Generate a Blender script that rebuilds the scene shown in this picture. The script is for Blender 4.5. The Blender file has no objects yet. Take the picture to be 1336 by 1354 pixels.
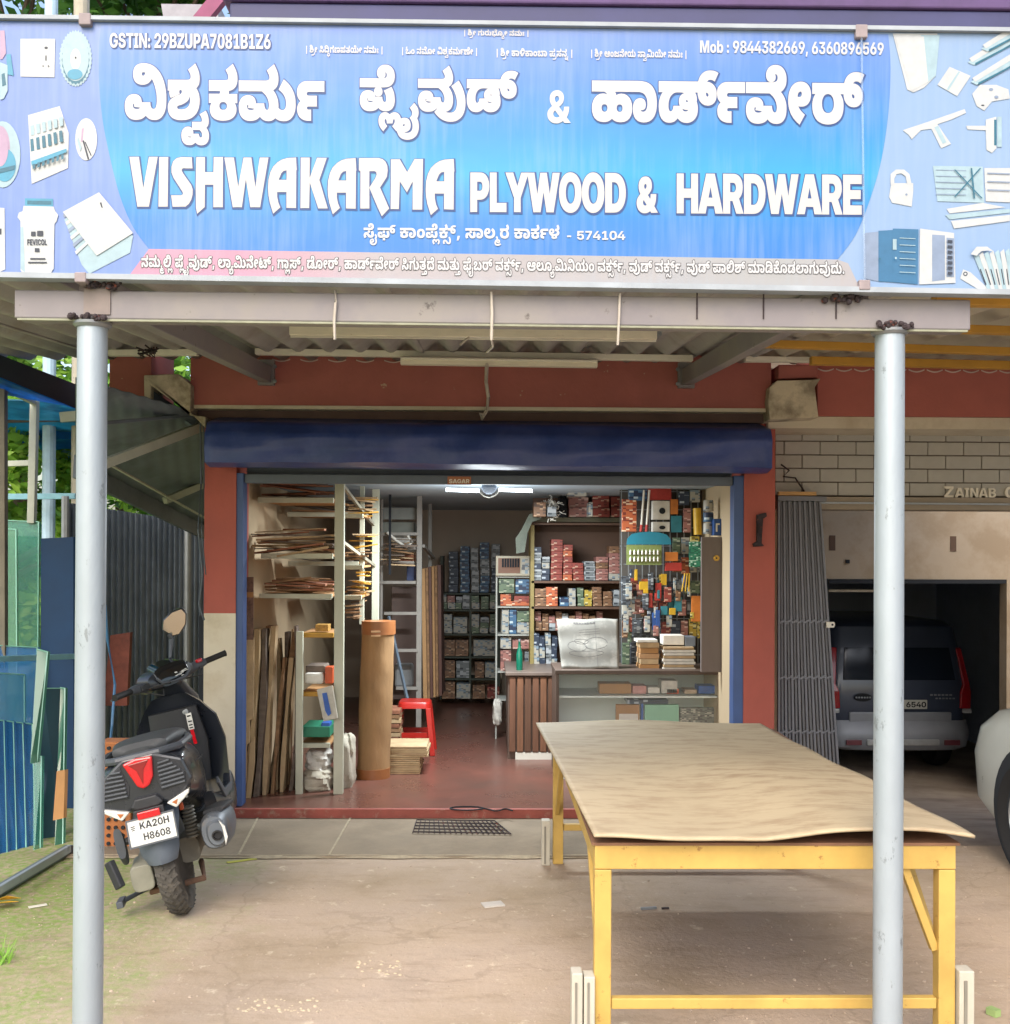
import bpy, bmesh, math, random
from mathutils import Vector, Matrix
from mathutils.geometry import delaunay_2d_cdt
random.seed(11)
SC = bpy.context.scene
COL = SC.collection
R = math.radians
# ---------------------------------------------------------------- camera, sky, sun, exposure
FOC = 1418.0                      # focal length in photograph pixels (photograph 1336 x 1354)
YAW, PITCH, ROLL, EYE = R(-0.8), R(0.15), R(0.25), 1.65
cam_d = bpy.data.cameras.new('camera'); cam = bpy.data.objects.new('camera', cam_d); COL.objects.link(cam)
cam_d.sensor_fit = 'HORIZONTAL'; cam_d.sensor_width = 36.0; cam_d.lens = 36.0*FOC/1336
cam_d.shift_y = 55.0/1336; cam_d.clip_start = 0.05; cam_d.clip_end = 400
CM = Matrix.Rotation(YAW, 4, 'Z') @ Matrix.Rotation(math.pi/2+PITCH, 4, 'X') @ Matrix.Rotation(ROLL, 4, 'Z')
CM.translation = (0, 0, EYE)
cam.matrix_world = CM
SC.camera = cam
W = bpy.data.worlds.new('World'); SC.world = W; W.use_nodes = True
SUN_EL, SUN_AZ = 46, 197          # sun behind thin cloud, behind the camera and a little to its left
wn = W.node_tree; wn.nodes.clear()
sky = wn.nodes.new('ShaderNodeTexSky'); sky.sky_type = 'NISHITA'; sky.sun_disc = False
sky.sun_elevation = R(SUN_EL); sky.sun_rotation = R(SUN_AZ); sky.air_density = 1.2; sky.dust_density = 4.0; sky.ozone_density = 0.6
bg = wn.nodes.new('ShaderNodeBackground'); bg.inputs[1].default_value = 0.15
wo = wn.nodes.new('ShaderNodeOutputWorld')
wn.links.new(sky.outputs[0], bg.inputs[0]); wn.links.new(bg.outputs[0], wo.inputs[0])
sun_d = bpy.data.lights.new('sun', 'SUN'); sun_d.energy = 0.6; sun_d.angle = R(50); sun_d.color = (1, 0.98, 0.95)
sun = bpy.data.objects.new('sun', sun_d); COL.objects.link(sun); sun.location = (-3, -6, 12)
_el, _az = R(SUN_EL), R(SUN_AZ)
sun.rotation_euler = Vector((math.sin(_az)*math.cos(_el), math.cos(_az)*math.cos(_el), math.sin(_el))).to_track_quat('Z', 'Y').to_euler()
vs = SC.view_settings; vs.view_transform = 'Standard'; vs.look = 'None'; vs.gamma = 1.0; vs.use_curve_mapping = False
vs.exposure = 1.25
SC.cycles.use_denoising = True
SC.cycles.max_bounces = 10; SC.cycles.diffuse_bounces = 6; SC.cycles.transparent_max_bounces = 24
SC.cycles.sample_clamp_indirect = 6.0

# ---------------------------------------------------------------- helpers
CR = CM.to_3x3()
def at(px, py, Y):
    """point of the world plane y=Y seen at a photograph pixel (used to measure the place)"""
    d = CR @ Vector(((px-668.0)/FOC, -(py-732.0)/FOC, -1.0))
    t = Y/d.y
    return Vector((d.x*t, Y, EYE+d.z*t))
def atz(px, py, z):
    d = CR @ Vector(((px-668.0)/FOC, -(py-732.0)/FOC, -1.0))
    t = (z-EYE)/d.z
    return Vector((d.x*t, d.y*t, z))
def X(px, Y, py=736): return at(px, py, Y).x
def Z(py, Y, px=668): return at(px, py, Y).z
def lin(h):
    if isinstance(h, str):
        h = h.lstrip('#'); c = [int(h[i:i+2], 16)/255 for i in (0, 2, 4)]
        return tuple((v/12.92 if v <= .04045 else ((v+.055)/1.055)**2.4) for v in c)
    return tuple(h)
MATS = {}
def mat(name, col, rough=.6, metal=0.0, var=.18, scale=6.0, bump=.0, bscale=None, col2=None, mixs=3.0, thr=(.45, .6), coat=0, spec=.5, stretch=None, emit=None, trans=0, alpha=1, wear=None, wthr=(.6, .64), wscale=14, transl=0):
    """procedural surface: base colour with noise variation, optional second colour in patches, worn spots, bump"""
    if name in MATS: return MATS[name]
    m = bpy.data.materials.new(name); m.use_nodes = True; MATS[name] = m
    nt = m.node_tree; N = nt.nodes; L = nt.links; b = N['Principled BSDF']
    c = lin(col)
    b.inputs['Roughness'].default_value = rough; b.inputs['Metallic'].default_value = metal
    b.inputs['Specular IOR Level'].default_value = spec
    if coat: b.inputs['Coat Weight'].default_value = coat; b.inputs['Coat Roughness'].default_value = .08
    if trans: b.inputs['Transmission Weight'].default_value = trans
    if alpha < 1: b.inputs['Alpha'].default_value = alpha
    if emit: b.inputs['Emission Color'].default_value = (*lin(emit[0]), 1); b.inputs['Emission Strength'].default_value = emit[1]
    tc = N.new('ShaderNodeTexCoord'); mp = N.new('ShaderNodeMapping'); L.new(tc.outputs['Object'], mp.inputs[0])
    if stretch: mp.inputs['Scale'].default_value = stretch
    def noise(s, det=5, ro=.6):
        n = N.new('ShaderNodeTexNoise'); n.inputs['Scale'].default_value = s; n.inputs['Detail'].default_value = det
        n.inputs['Roughness'].default_value = ro; L.new(mp.outputs[0], n.inputs['Vector']); return n
    def ramp(src, lo, hi):
        r = N.new('ShaderNodeMapRange'); r.inputs[1].default_value = lo; r.inputs[2].default_value = hi; L.new(src, r.inputs[0]); return r
    def mix(fac, a, bb, mode='MIX'):
        x = N.new('ShaderNodeMix'); x.data_type = 'RGBA'; x.blend_type = mode
        if hasattr(fac, 'node'): L.new(fac, x.inputs[0])
        else: x.inputs[0].default_value = fac
        for i, v in ((6, a), (7, bb)):
            if hasattr(v, 'node'): L.new(v, x.inputs[i])
            else: x.inputs[i].default_value = (*v, 1)
        return x.outputs[2]
    n1 = noise(scale)
    r1 = ramp(n1.outputs[0], .3, .7)
    lo = tuple(max(0, v*(1-var)) for v in c); hi = tuple(min(1, v*(1+var)) for v in c)
    out = mix(r1.outputs[0], lo, hi)
    if col2:
        n2 = noise(mixs, 7, .65); r2 = ramp(n2.outputs[0], *thr); out = mix(r2.outputs[0], out, lin(col2))
    if wear:
        n3 = noise(wscale, 8, .7); r3 = ramp(n3.outputs[0], *wthr); out = mix(r3.outputs[0], out, lin(wear))
    L.new(out, b.inputs['Base Color'])
    rr = ramp(n1.outputs[0], 0, 1); rr.inputs[3].default_value = max(.02, rough-.08); rr.inputs[4].default_value = min(1, rough+.1)
    L.new(rr.outputs[0], b.inputs['Roughness'])
    if transl:
        ts = N.new('ShaderNodeBsdfTranslucent'); ms = N.new('ShaderNodeMixShader'); ms.inputs[0].default_value = transl; L.new(out, ts.inputs[0])
        L.new(b.outputs[0], ms.inputs[1]); L.new(ts.outputs[0], ms.inputs[2]); L.new(ms.outputs[0], N['Material Output'].inputs[0])
    if bump:
        nb = noise(bscale or scale*4, 6, .65); bn = N.new('ShaderNodeBump'); bn.inputs['Strength'].default_value = bump
        bn.inputs['Distance'].default_value = .01; L.new(nb.outputs[0], bn.inputs['Height']); L.new(bn.outputs[0], b.inputs['Normal'])
    return m
ORG = {}
def tag(o, label=None, cat=None, group=None, kind=None):
    if label: o['label'] = label
    if cat: o['category'] = cat
    if group: o['group'] = group
    if kind: o['kind'] = kind
    return o
def thing(name, label, cat, loc=(0, 0, 0), group=None, local=False, rot=None):
    o = bpy.data.objects.new(name, None); o.empty_display_size = .1; COL.objects.link(o); o.location = loc
    if rot: o.rotation_euler = rot
    ORG[o.name] = Vector((0, 0, 0)) if local else Vector(loc)
    return tag(o, label, cat, group)
class MB:
    def __init__(s): s.v = []; s.f = []; s.m = []; s.cur = 0
    def add(s, vs_, fs):
        n = len(s.v); s.v += [Vector(p) for p in vs_]; s.f += [tuple(n+i for i in f) for f in fs]; s.m += [s.cur]*len(fs); return s
    def box(s, a, b):
        x0, x1 = sorted((a[0], b[0])); y0, y1 = sorted((a[1], b[1])); z0, z1 = sorted((a[2], b[2]))
        return s.add([(x0, y0, z0), (x1, y0, z0), (x1, y1, z0), (x0, y1, z0), (x0, y0, z1), (x1, y0, z1), (x1, y1, z1), (x0, y1, z1)],
                     [(3, 2, 1, 0), (4, 5, 6, 7), (0, 1, 5, 4), (1, 2, 6, 5), (2, 3, 7, 6), (3, 0, 4, 7)])
    def cbox(s, c, d, M=None):
        """box of size d about c, turned by matrix M"""
        h = Vector(d)/2; n = len(s.v)
        s.box(-h, h)
        for i in range(n, len(s.v)):
            p = s.v[i]
            if M is not None: p = M @ p
            s.v[i] = p+Vector(c)
        return s
    def beam(s, p, q, w, h, up=(0, 0, 1)):
        p, q = Vector(p), Vector(q); d = (q-p).normalized(); u = Vector(up); sx = d.cross(u)
        if sx.length < 1e-4: sx = d.cross(Vector((0, 1, 0)))
        sx.normalize(); uz = sx.cross(d)
        c = [sx*(i*w/2)+uz*(j*h/2) for i, j in ((-1, -1), (1, -1), (1, 1), (-1, 1))]
        return s.add([p+k for k in c]+[q+k for k in c], [(0, 1, 2, 3), (7, 6, 5, 4), (0, 4, 5, 1), (1, 5, 6, 2), (2, 6, 7, 3), (3, 7, 4, 0)])
    def tube(s, pts, r, n=8, cap=True):
        pts = [Vector(p) for p in pts]; rings = []; base = len(s.v)
        for i, p in enumerate(pts):
            d = (pts[min(i+1, len(pts)-1)]-pts[max(i-1, 0)]).normalized()
            a = d.cross(Vector((0, 0, 1)));
            if a.length < .05: a = d.cross(Vector((0, 1, 0)))
            a.normalize(); b = a.cross(d); rr = r[i] if isinstance(r, (list, tuple)) else r
            rings.append([p+(a*math.cos(t*2*math.pi/n)+b*math.sin(t*2*math.pi/n))*rr for t in range(n)])
        vs_ = [v for rg in rings for v in rg]; fs = []
        for i in range(len(pts)-1):
            for k in range(n):
                fs.append((i*n+k, i*n+(k+1) % n, (i+1)*n+(k+1) % n, (i+1)*n+k))
        if cap: fs.append(tuple(range(n-1, -1, -1))); fs.append(tuple((len(pts)-1)*n+k for k in range(n)))
        return s.add(vs_, fs)
    def prism(s, poly, w0, w1, ax='y'):
        """polygon in the two other axes, extruded along ax"""
        def P(a, b, w): return {'y': (a, w, b), 'x': (w, a, b), 'z': (a, b, w)}[ax]
        n = len(poly)
        vs_ = [P(a, b, w0) for a, b in poly]+[P(a, b, w1) for a, b in poly]
        return s.add(vs_, [tuple(range(n)), tuple(range(2*n-1, n-1, -1))]+[(i, (i+1) % n, n+(i+1) % n, n+i) for i in range(n)])
    def lathe(s, prof, c, n=20, ax='z'):
        """profile of (radius, height)"""
        vs_ = []; fs = []; m = len(prof)
        for r, h in prof:
            for k in range(n):
                t = 2*math.pi*k/n; a, b = r*math.cos(t), r*math.sin(t)
                v = {'z': (a, b, h), 'y': (a, h, b), 'x': (h, a, b)}[ax]; vs_.append(Vector(v)+Vector(c))
        for i in range(m-1):
            for k in range(n): fs.append((i*n+k, i*n+(k+1) % n, (i+1)*n+(k+1) % n, (i+1)*n+k))
        if prof[0][0] > 1e-4: fs.append(tuple(range(n)))
        if prof[-1][0] > 1e-4: fs.append(tuple((m-1)*n+k for k in range(n)))
        return s.add(vs_, fs)
    def loft(s, secs, n=24, cap=True):
        """secs: lists of points, same count, joined into a skin"""
        vs_ = [p for sec in secs for p in sec]; k = len(secs[0]); fs = []
        for i in range(len(secs)-1):
            for j in range(k): fs.append((i*k+j, i*k+(j+1) % k, (i+1)*k+(j+1) % k, (i+1)*k+j))
        if cap: fs.append(tuple(range(k-1, -1, -1))); fs.append(tuple((len(secs)-1)*k+j for j in range(k)))
        return s.add(vs_, fs)
    def grid(s, fn, nu, nv):
        vs_ = [fn(i/nu, j/nv) for j in range(nv+1) for i in range(nu+1)]
        return s.add(vs_, [(j*(nu+1)+i, j*(nu+1)+i+1, (j+1)*(nu+1)+i+1, (j+1)*(nu+1)+i) for j in range(nv) for i in range(nu)])
    def xf(s, M, start=0):
        for i in range(start, len(s.v)): s.v[i] = M @ s.v[i]
        return s
    def build(s, name, m, parent=None, smooth=False, bevel=0, solid=0, sub=0, ang=35):
        me = bpy.data.meshes.new(name); org = ORG[parent.name] if parent is not None else Vector((0, 0, 0))
        o = bpy.data.objects.new(name, me); COL.objects.link(o)
        if parent is None and s.v:
            xs = [v.x for v in s.v]; ys = [v.y for v in s.v]; zs = [v.z for v in s.v]
            org = Vector(((min(xs)+max(xs))/2, (min(ys)+max(ys))/2, min(zs))); o.location = org
        me.from_pydata([v-org for v in s.v], [], s.f)
        for q in (m if isinstance(m, (list, tuple)) else [m]): me.materials.append(q)
        for p, k in zip(me.polygons, s.m): p.material_index = k
        bm = bmesh.new(); bm.from_mesh(me)
        if not solid: bmesh.ops.recalc_face_normals(bm, faces=bm.faces)
        if smooth:
            for f in bm.faces: f.smooth = True
            for e in bm.edges:
                if len(e.link_faces) == 2 and e.calc_face_angle(0) > R(ang): e.smooth = False
        bm.to_mesh(me); bm.free()
        if parent is not None: o.parent = parent
        ORG[o.name] = org
        if solid: md = o.modifiers.new('thickness', 'SOLIDIFY'); md.thickness = solid; md.offset = 0
        if bevel: md = o.modifiers.new('edges', 'BEVEL'); md.width = bevel; md.segments = 2; md.limit_method = 'ANGLE'
        if sub: md = o.modifiers.new('round', 'SUBSURF'); md.levels = sub; md.render_levels = sub
        return o
def box(name, a, b, m, parent=None, bevel=0): return MB().box(a, b).build(name, m, parent, bevel=bevel)
def kids(o): return [c for c in bpy.data.objects if c.parent == o]
def dup(o, loc=None, label=None, parent=None, rot=None):
    c = o.copy(); COL.objects.link(c)
    if parent is not None: c.parent = parent
    ORG[c.name] = ORG[o.name]
    if loc is not None: c.location = loc
    if rot is not None: c.rotation_euler = rot
    if label: c['label'] = label
    for k in o.children: dup(k, parent=c)
    return c
NTH = ['first', 'second', 'third', 'fourth', 'fifth', 'sixth', 'seventh', 'eighth', 'ninth', 'tenth', 'eleventh', 'twelfth', 'thirteenth', 'fourteenth', 'fifteenth', 'sixteenth', 'seventeenth', 'eighteenth', 'nineteenth', 'twentieth', 'twenty-first', 'twenty-second']
def ring(c, a, b, n=24, e=2.0, ax='y'):
    """superellipse ring about c with half sizes a (first axis) and b (second)"""
    out = []
    for k in range(n):
        t = 2*math.pi*k/n; ct, st = math.cos(t), math.sin(t)
        u = a*math.copysign(abs(ct)**(2/e), ct); v = b*math.copysign(abs(st)**(2/e), st)
        out.append(Vector(c)+Vector({'y': (u, 0, v), 'z': (u, v, 0), 'x': (0, u, v)}[ax]))
    return out
# ---------------------------------------------------------------- lettering: outlines of the letter shapes
LETTER_OUTLINES = [
[[95,-2,-26,0,-38,9,-20,17,1,12,0,10,16,15,32,8,23,0,28,0,28,-12,1,-10,0,-4,-4,-6,-1,-3,-41,2,0,1,0,2,1,1,0,2,-6,4,-3,0,-6,0,-8,-5,1,-4,0,-5,18,-7,23,0,22,0,20,11,5,9,57,0,0,-10,18,-9,15,0,6,0,12,2,10,6,6,11,1,9,0,17,-18,30,-32,24,
-42,13,-23,0,-10,0,-10,-4,1,-4,0,-4,10,-3,9,0,12,0,12,8,3,6,55,-3,-6,-11,-24,-15,-34,-7,-19,0,-20,0,-34,6,-18,13,1,10,0,9,16,14,38,7,29,0,40,0,66,-15,46,-28,24,-37,1,-23,0,-15,-10,-21,-20,-13,-24,-8,-26,-2,-11,0,-18,0,-30,5,-22,10,
-9,8,27,-1,-14,-8,-26,-10,-34,-4]],[[117,-2,-32,0,-46,7,-26,16,1,12,0,9,18,13,34,8,25,4,14,1,16,4,8,4,1,3,0,3,-4,3,-8,2,-5,0,-4,0,-8,-2,-4,-3,1,-2,0,-2,0,-3,3,-1,-61,-10,-4,3,-4,7,1,4,0,6,20,10,38,6,27,0,18,0,32,-7,20,-11,1,-8,0,
-8,-12,-11,-30,-8,-23,-4,-16,-1,-16,-3,-6,-3,1,-3,0,-2,8,-4,16,-2,17,0,26,0,36,8,18,13,1,9,0,10,-12,15,-18,9,-7,3,1,5,37,5,24,-6,30,-15,12,-18,1,-9,0,-17,-30,-25,-64,-14],[13,85,1,27,141,0,18,0,16,2,5,1,4,2,4,4,1,2,0,6,-10,9,-9,6,
49,15,18,-13,14,-18,1,-10,0,-5,-6,-13,-9,-4,-8,-4,-20,-5,-28,-2,-21,0,-25,0,-25,4,-37,-4]],[[-91,-75,-28,0,-30,14,1,13,0,11,28,12,21,0,18,0,18,-8,1,-8,0,-3,-2,-4,-1,-2,-27,1,0,1,0,2,1,1,0,2,-2,2,-3,0,-4,0,-4,-4,1,-3,0,-4,12,-5,13,
0,12,0,12,3,4,6,1,2,39,0,4,-5,10,-6,11,0,10,0,8,5,1,4,0,8,-20,9,-11,3,31,9,10,-3,20,-8,14,-12,1,-8,0,-13,-30,-12,-25,0,-14,0,-22,4,-16,8,-7,6,29,-1,-10,-5,-18,-8,-22,-4],[-61,-30,1,19,53,0,12,0,10,1,3,1,2,1,2,2,1,2,0,4,-8,9,-7,4,
39,8,12,-8,8,-14,1,-6,0,-9,-18,-9,-28,-5,-15,0]],[[123,-2,-36,0,-44,8,-20,15,1,8,0,5,6,8,10,7,11,4,-1,-3,-31,0,1,22,81,0,6,1,6,5,1,2,0,3,-6,5,-5,2,37,2,27,-2,4,-3,4,-4,1,-3,0,-2,-2,-5,-1,-1,73,0,1,-22,-33,0,-1,3,10,-3,12,-7,8,-9,1,
-5,0,-8,-20,-14,-46,-9],[125,25,20,0,18,8,1,6,0,4,-8,6,-18,4,-11,0,-14,0,-16,-4,-8,-6,1,-4,0,-6,18,-8],[15,85,1,27,115,0,18,0,16,2,5,1,4,2,2,4,1,2,0,6,-10,9,-9,6,49,15,20,-13,14,-18,1,-10,0,-5,-8,-13,-7,-4,-12,-6,-34,-5,-31,0]],
[[97,-2,-28,0,-36,9,-20,17,1,12,0,10,16,15,32,8,21,0,30,0,28,-12,1,-10,0,-4,-4,-6,-1,-3,-43,2,2,1,0,2,1,1,0,2,-6,4,-3,0,-6,0,-8,-5,1,-4,0,-5,18,-7,23,0,22,0,20,11,5,9,55,0,2,-10,16,-9,13,0,12,0,10,9,1,7,0,6,-8,12,-16,12,-24,9,-13,
4,71,5,18,-6,24,-15,14,-18,1,-11,0,-16,-20,-18,-34,-8,-19,0,-20,0,-30,5,-22,10,-9,8,27,-1,-14,-8,-26,-10,-34,-4],[13,85,1,27,205,0,18,0,16,2,5,1,4,2,4,4,1,2,0,6,-12,9,-7,6,49,15,18,-13,14,-18,1,-10,0,-5,-8,-13,-7,-4,-12,-6,-34,-5,
-31,0],[371,-2,-32,0,-48,13,-23,14,37,20,12,-9,28,-10,19,0,18,0,20,11,1,10,0,10,-16,16,-28,12,-15,4,37,26,24,-7,40,-19,24,-26,1,-17,0,-14,-20,-22,-40,-12]],[[221,85,-111,0,-12,0,-10,-1,-1,-1,-4,-1,-4,-3,1,-2,0,-2,2,-3,5,-1,4,-1,10,
-1,9,0,55,0,1,-27,-49,0,-6,0,-8,0,-6,-1,-1,0,-4,-1,-4,-3,1,-2,0,-3,6,-3,12,-1,7,0,11,0,1,-28,-13,0,-16,0,-30,3,-24,7,-16,12,1,9,0,6,8,10,20,8,15,3,-1,-6,-20,5,-22,14,1,11,0,7,10,11,11,3,10,4,20,4,32,1,23,0,107,0]],[[97,-2,-28,0,
-36,9,-20,17,1,12,0,10,16,15,32,8,21,0,30,0,28,-12,1,-10,0,-4,-4,-6,-1,-3,-43,2,2,1,0,2,1,1,0,2,-6,4,-3,0,-6,0,-8,-5,1,-4,0,-5,18,-7,23,0,22,0,20,11,5,9,55,0,2,-10,16,-9,13,0,8,0,10,4,4,6,1,3,0,8,-10,15,-9,7,59,11,14,-10,12,-22,1,
-11,0,-14,-20,-17,-34,-8,-21,0,-18,0,-30,5,-22,10,-9,8,27,-1,-14,-8,-26,-10,-34,-4],[177,52,-16,0,-16,8,1,6,0,7,18,9,15,0,14,0,18,-9,1,-7,0,-6,-16,-8],[13,85,1,27,199,0,20,0,20,3,7,2,4,2,4,5,1,4,0,5,-12,7,-11,0,-10,0,-16,-5,1,-6,0,
-1,2,-3,1,-1,-19,12,4,2,8,2,5,0,10,0,14,-6,1,-5,0,-6,-16,-6,-13,0,-16,0,-18,10,1,8,0,7,16,12,30,8,25,0,28,0,34,-11,18,-17,1,-10,0,-10,-12,-14,-11,-5,-6,-3,-22,-5,-34,-2,-21,0]],[[-95,-11,12,0,20,-5,16,-8,11,-6,-27,0,12,9,26,10,21,
0,16,0,24,-8,12,-12,1,-8,0,-8,-10,-12,-16,-10,-7,-4,-29,14,10,4,12,9,1,6,0,4,-8,6,-7,0,-8,0,-10,-8,-1,-8,-37,0,0,7,-12,9,-7,0,-8,0,-8,-6,1,-4,0,-6,14,-9,9,-4,-27,-14,-14,6,-22,17,1,12,0,7,12,12,24,8]],[[89,-105,-28,0,-40,10,-20,18,
1,11,0,11,16,16,30,8,19,0,20,0,20,-7,10,-11,1,-5,0,-13,-28,-10,-23,0,-10,0,-20,3,-5,2,5,15,6,-2,12,-2,9,0,8,0,10,3,1,4,0,3,-6,3,-5,0,-6,0,-10,-3,-8,-7,1,-7,1,-2,0,-8,24,-11,27,0,14,0,28,5,18,12,1,10,0,9,-14,16,-11,6,12,4,10,8,1,5,
0,5,-10,9,-9,5,31,14,18,-8,16,-14,1,-9,0,-8,-12,-11,-5,-3,-3,7,10,-6,14,-18,1,-12,0,-14,-24,-20,-44,-11]],[[97,-2,-28,0,-36,9,-20,17,1,12,0,10,16,15,32,8,21,0,30,0,28,-12,1,-10,0,-4,-4,-6,-1,-3,-43,2,2,1,0,2,1,1,0,2,-6,4,-3,0,-6,0,
-8,-5,1,-4,0,-5,18,-7,23,0,22,0,20,11,5,9,55,0,2,-10,16,-9,13,0,12,0,10,9,1,7,0,6,-8,12,-16,12,-24,9,-13,4,71,5,18,-6,24,-15,14,-18,1,-11,0,-16,-20,-18,-34,-8,-19,0,-20,0,-30,5,-22,10,-9,8,27,-1,-14,-8,-26,-10,-34,-4],[13,85,1,27,
205,0,18,0,16,2,5,1,4,2,4,4,1,2,0,6,-12,9,-7,6,49,15,18,-13,14,-18,1,-10,0,-5,-8,-13,-7,-4,-12,-6,-34,-5,-31,0]],[[-131,12,14,-7,26,-11,34,-5,23,0,26,0,32,9,16,18,1,12,0,16,-26,30,-23,14,57,17,30,-19,28,-37,1,-20,0,-15,-16,-25,-32,
-17,-50,-10,-33,0,-28,0,-48,7,-44,14,-19,11]],[[89,-2,-34,0,-40,22,1,21,0,12,12,18,24,14,21,5,9,-5,-63,0,1,27,255,0,1,-27,-11,0,1,8,14,-1,20,-9,14,-12,1,-7,0,-4,-4,-7,-1,-2,-2,-1,-6,-1,-3,-1,-12,-6,-26,-7,-17,0,-14,0,-26,5,-16,10,
1,7,0,11,30,11,25,0,12,0,20,-3,7,-3,22,-5,24,-19,1,-13,0,-13,-24,-17,-38,-8,-21,0,-30,0,-38,12,-15,11,31,1,-14,-9,-26,-11,-28,-4],[103,26,12,0,14,9,3,7,57,0,2,-8,16,-8,17,0,10,0,14,3,8,7,1,7,0,6,-4,9,-10,5,-7,0,-6,0,-6,-2,1,-3,0,
-3,8,-2,7,0,4,0,10,2,4,5,1,4,0,4,-6,7,-16,6,-30,4,-21,0,-17,0,-20,0,-28,-6,-22,-11,-10,-15,1,-9,0,-9,12,-9],[397,48,-34,0,-40,21,1,20,1,5,0,17,24,22,42,11,29,0,20,0,28,-3,11,-3,-23,-20,-8,2,-14,2,-11,0,-12,0,-18,-6,-10,-12,1,-10,1,
-10,0,-7,8,-8,13,0,6,0,8,3,1,4,0,2,-4,3,-3,1,-2,2,-12,1,-7,0,-129,0,1,27,123,0,24,0,32,-4,13,-5,10,-4,12,-12,1,-8,0,-16,-36,-15]],[[99,-2,-42,0,-44,20,1,18,0,17,44,22,39,0,18,0,22,-5,14,-7,5,-4,-11,-4,0,1,2,3,1,2,0,4,-6,9,-12,7,
-20,5,-15,0,75,4,8,-2,16,-6,8,-10,1,-6,0,-3,-2,-5,-1,-3,-5,7,4,3,14,6,24,4,17,0,36,0,42,-21,1,-18,0,-17,-42,-21,-43,0,-20,0,-30,4,-20,8,-7,6,21,0,-8,-6,-22,-8,-28,-4],[107,23,14,0,16,7,1,6,0,6,-16,7,-13,0,-10,0,-14,-3,-6,-6,1,-4,0,
-6,16,-7],[227,23,16,0,14,7,1,6,0,4,-6,6,-14,3,-7,0,-16,0,-16,-7,1,-6,0,-6,16,-7],[13,85,1,27,249,0,1,-27]],[[185,50,0,-16,-22,-24,-44,-12,-29,0,-26,0,-38,8,-18,17,1,11,0,9,12,13,24,7,17,0,20,0,18,-9,1,-7,0,-7,-12,-7,-13,0,-6,0,
-14,2,-3,4,9,5,0,-2,-2,-3,1,-2,0,-5,12,-8,17,0,14,0,18,6,10,12,1,8,0,9,-12,13,-9,4,-6,3,-18,4,-28,2,-21,0,-125,0,1,27,133,0,32,0,42,-3,30,-6,13,-5,18,-8,18,-24]],[[97,-2,-28,0,-36,9,-20,17,1,12,0,10,16,15,32,8,21,0,30,0,28,-12,1,
-10,0,-4,-4,-6,-1,-3,-43,2,2,1,0,2,1,1,0,2,-6,4,-3,0,-6,0,-8,-5,1,-4,0,-5,18,-7,23,0,22,0,20,11,5,9,55,0,2,-10,16,-9,13,0,12,0,10,9,1,7,0,6,-8,12,-16,12,-24,9,-13,4,71,5,18,-6,24,-14,14,-19,1,-11,0,-16,-20,-18,-34,-8,-19,0,-20,0,
-30,5,-22,10,-9,8,27,-1,-14,-8,-26,-10,-34,-4],[13,85,1,27,199,0,20,0,20,3,7,2,4,2,4,5,1,4,0,5,-12,7,-11,0,-10,0,-16,-5,1,-6,0,-1,2,-3,1,-1,-19,12,4,2,8,2,5,0,10,0,14,-6,1,-5,0,-6,-16,-6,-13,0,-16,0,-18,10,1,8,0,7,16,12,30,8,25,0,
28,0,34,-11,18,-17,1,-10,0,-10,-12,-14,-11,-5,-6,-3,-22,-5,-34,-2,-21,0]],[[181,81,0,-10,-16,-15,-32,-8,-23,0,-24,0,-34,9,-9,5,11,22,6,-3,10,-6,16,-4,11,0,14,0,14,6,1,5,0,5,-8,4,-7,0,-8,0,-16,-5,-8,-10,1,-8,1,-5,0,-10,18,-16,26,
-10,15,-5,-35,-24,-24,7,-38,19,-20,25,1,15,0,16,24,23,42,12,29,0,24,0,34,-9,16,-15]],[[133,-2,-38,0,-52,12,-28,23,1,16,0,10,12,16,24,12,19,4,9,-6,-61,0,1,27,199,0,1,-27,-5,0,1,4,14,-4,20,-11,10,-15,1,-10,0,-16,-26,-23,-54,-12],
[133,26,18,0,24,8,12,12,1,9,0,9,-12,13,-24,8,-17,0,-18,0,-24,-8,-12,-14,1,-8,0,-14,30,-15],[339,48,-36,0,-40,21,1,20,1,5,0,17,24,22,42,11,29,0,20,0,28,-3,11,-3,-23,-20,-8,2,-14,2,-11,0,-10,0,-20,-6,-10,-12,1,-10,1,-10,0,-7,8,-8,13,
0,6,0,8,3,1,4,0,2,-4,3,-3,1,-2,2,-12,1,-7,0,-129,0,1,27,125,0,22,0,32,-4,13,-5,10,-4,12,-12,1,-8,0,-16,-36,-15]],[[201,-2,-20,0,-30,5,-26,12,-13,9,-4,4,-8,4,-6,2,-3,0,-6,0,-6,-4,1,-4,0,-5,8,-9,7,-6,-55,-11,-10,7,-12,18,1,8,0,10,16,
15,32,9,25,0,14,0,24,-4,24,-10,13,-8,8,-5,12,-6,12,-3,7,0,12,0,10,7,1,7,0,7,-10,15,-7,6,57,11,14,-9,12,-22,1,-11,0,-20,-42,-19],[153,53,-14,0,-18,9,1,6,0,7,18,8,15,0,14,0,18,-8,1,-7,0,-6,-16,-9],[13,85,1,27,159,0,20,0,20,3,7,2,4,2,
4,5,1,4,0,5,-12,7,-11,0,-10,0,-16,-5,1,-6,0,-1,2,-3,1,-1,-19,12,4,2,8,2,5,0,10,0,14,-6,1,-5,0,-6,-16,-6,-13,0,-16,0,-18,10,1,8,0,7,16,12,30,8,25,0,28,0,34,-11,18,-17,1,-10,0,-10,-12,-14,-11,-5,-6,-3,-22,-5,-34,-2,-21,0]],[[-31,-84,
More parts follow.
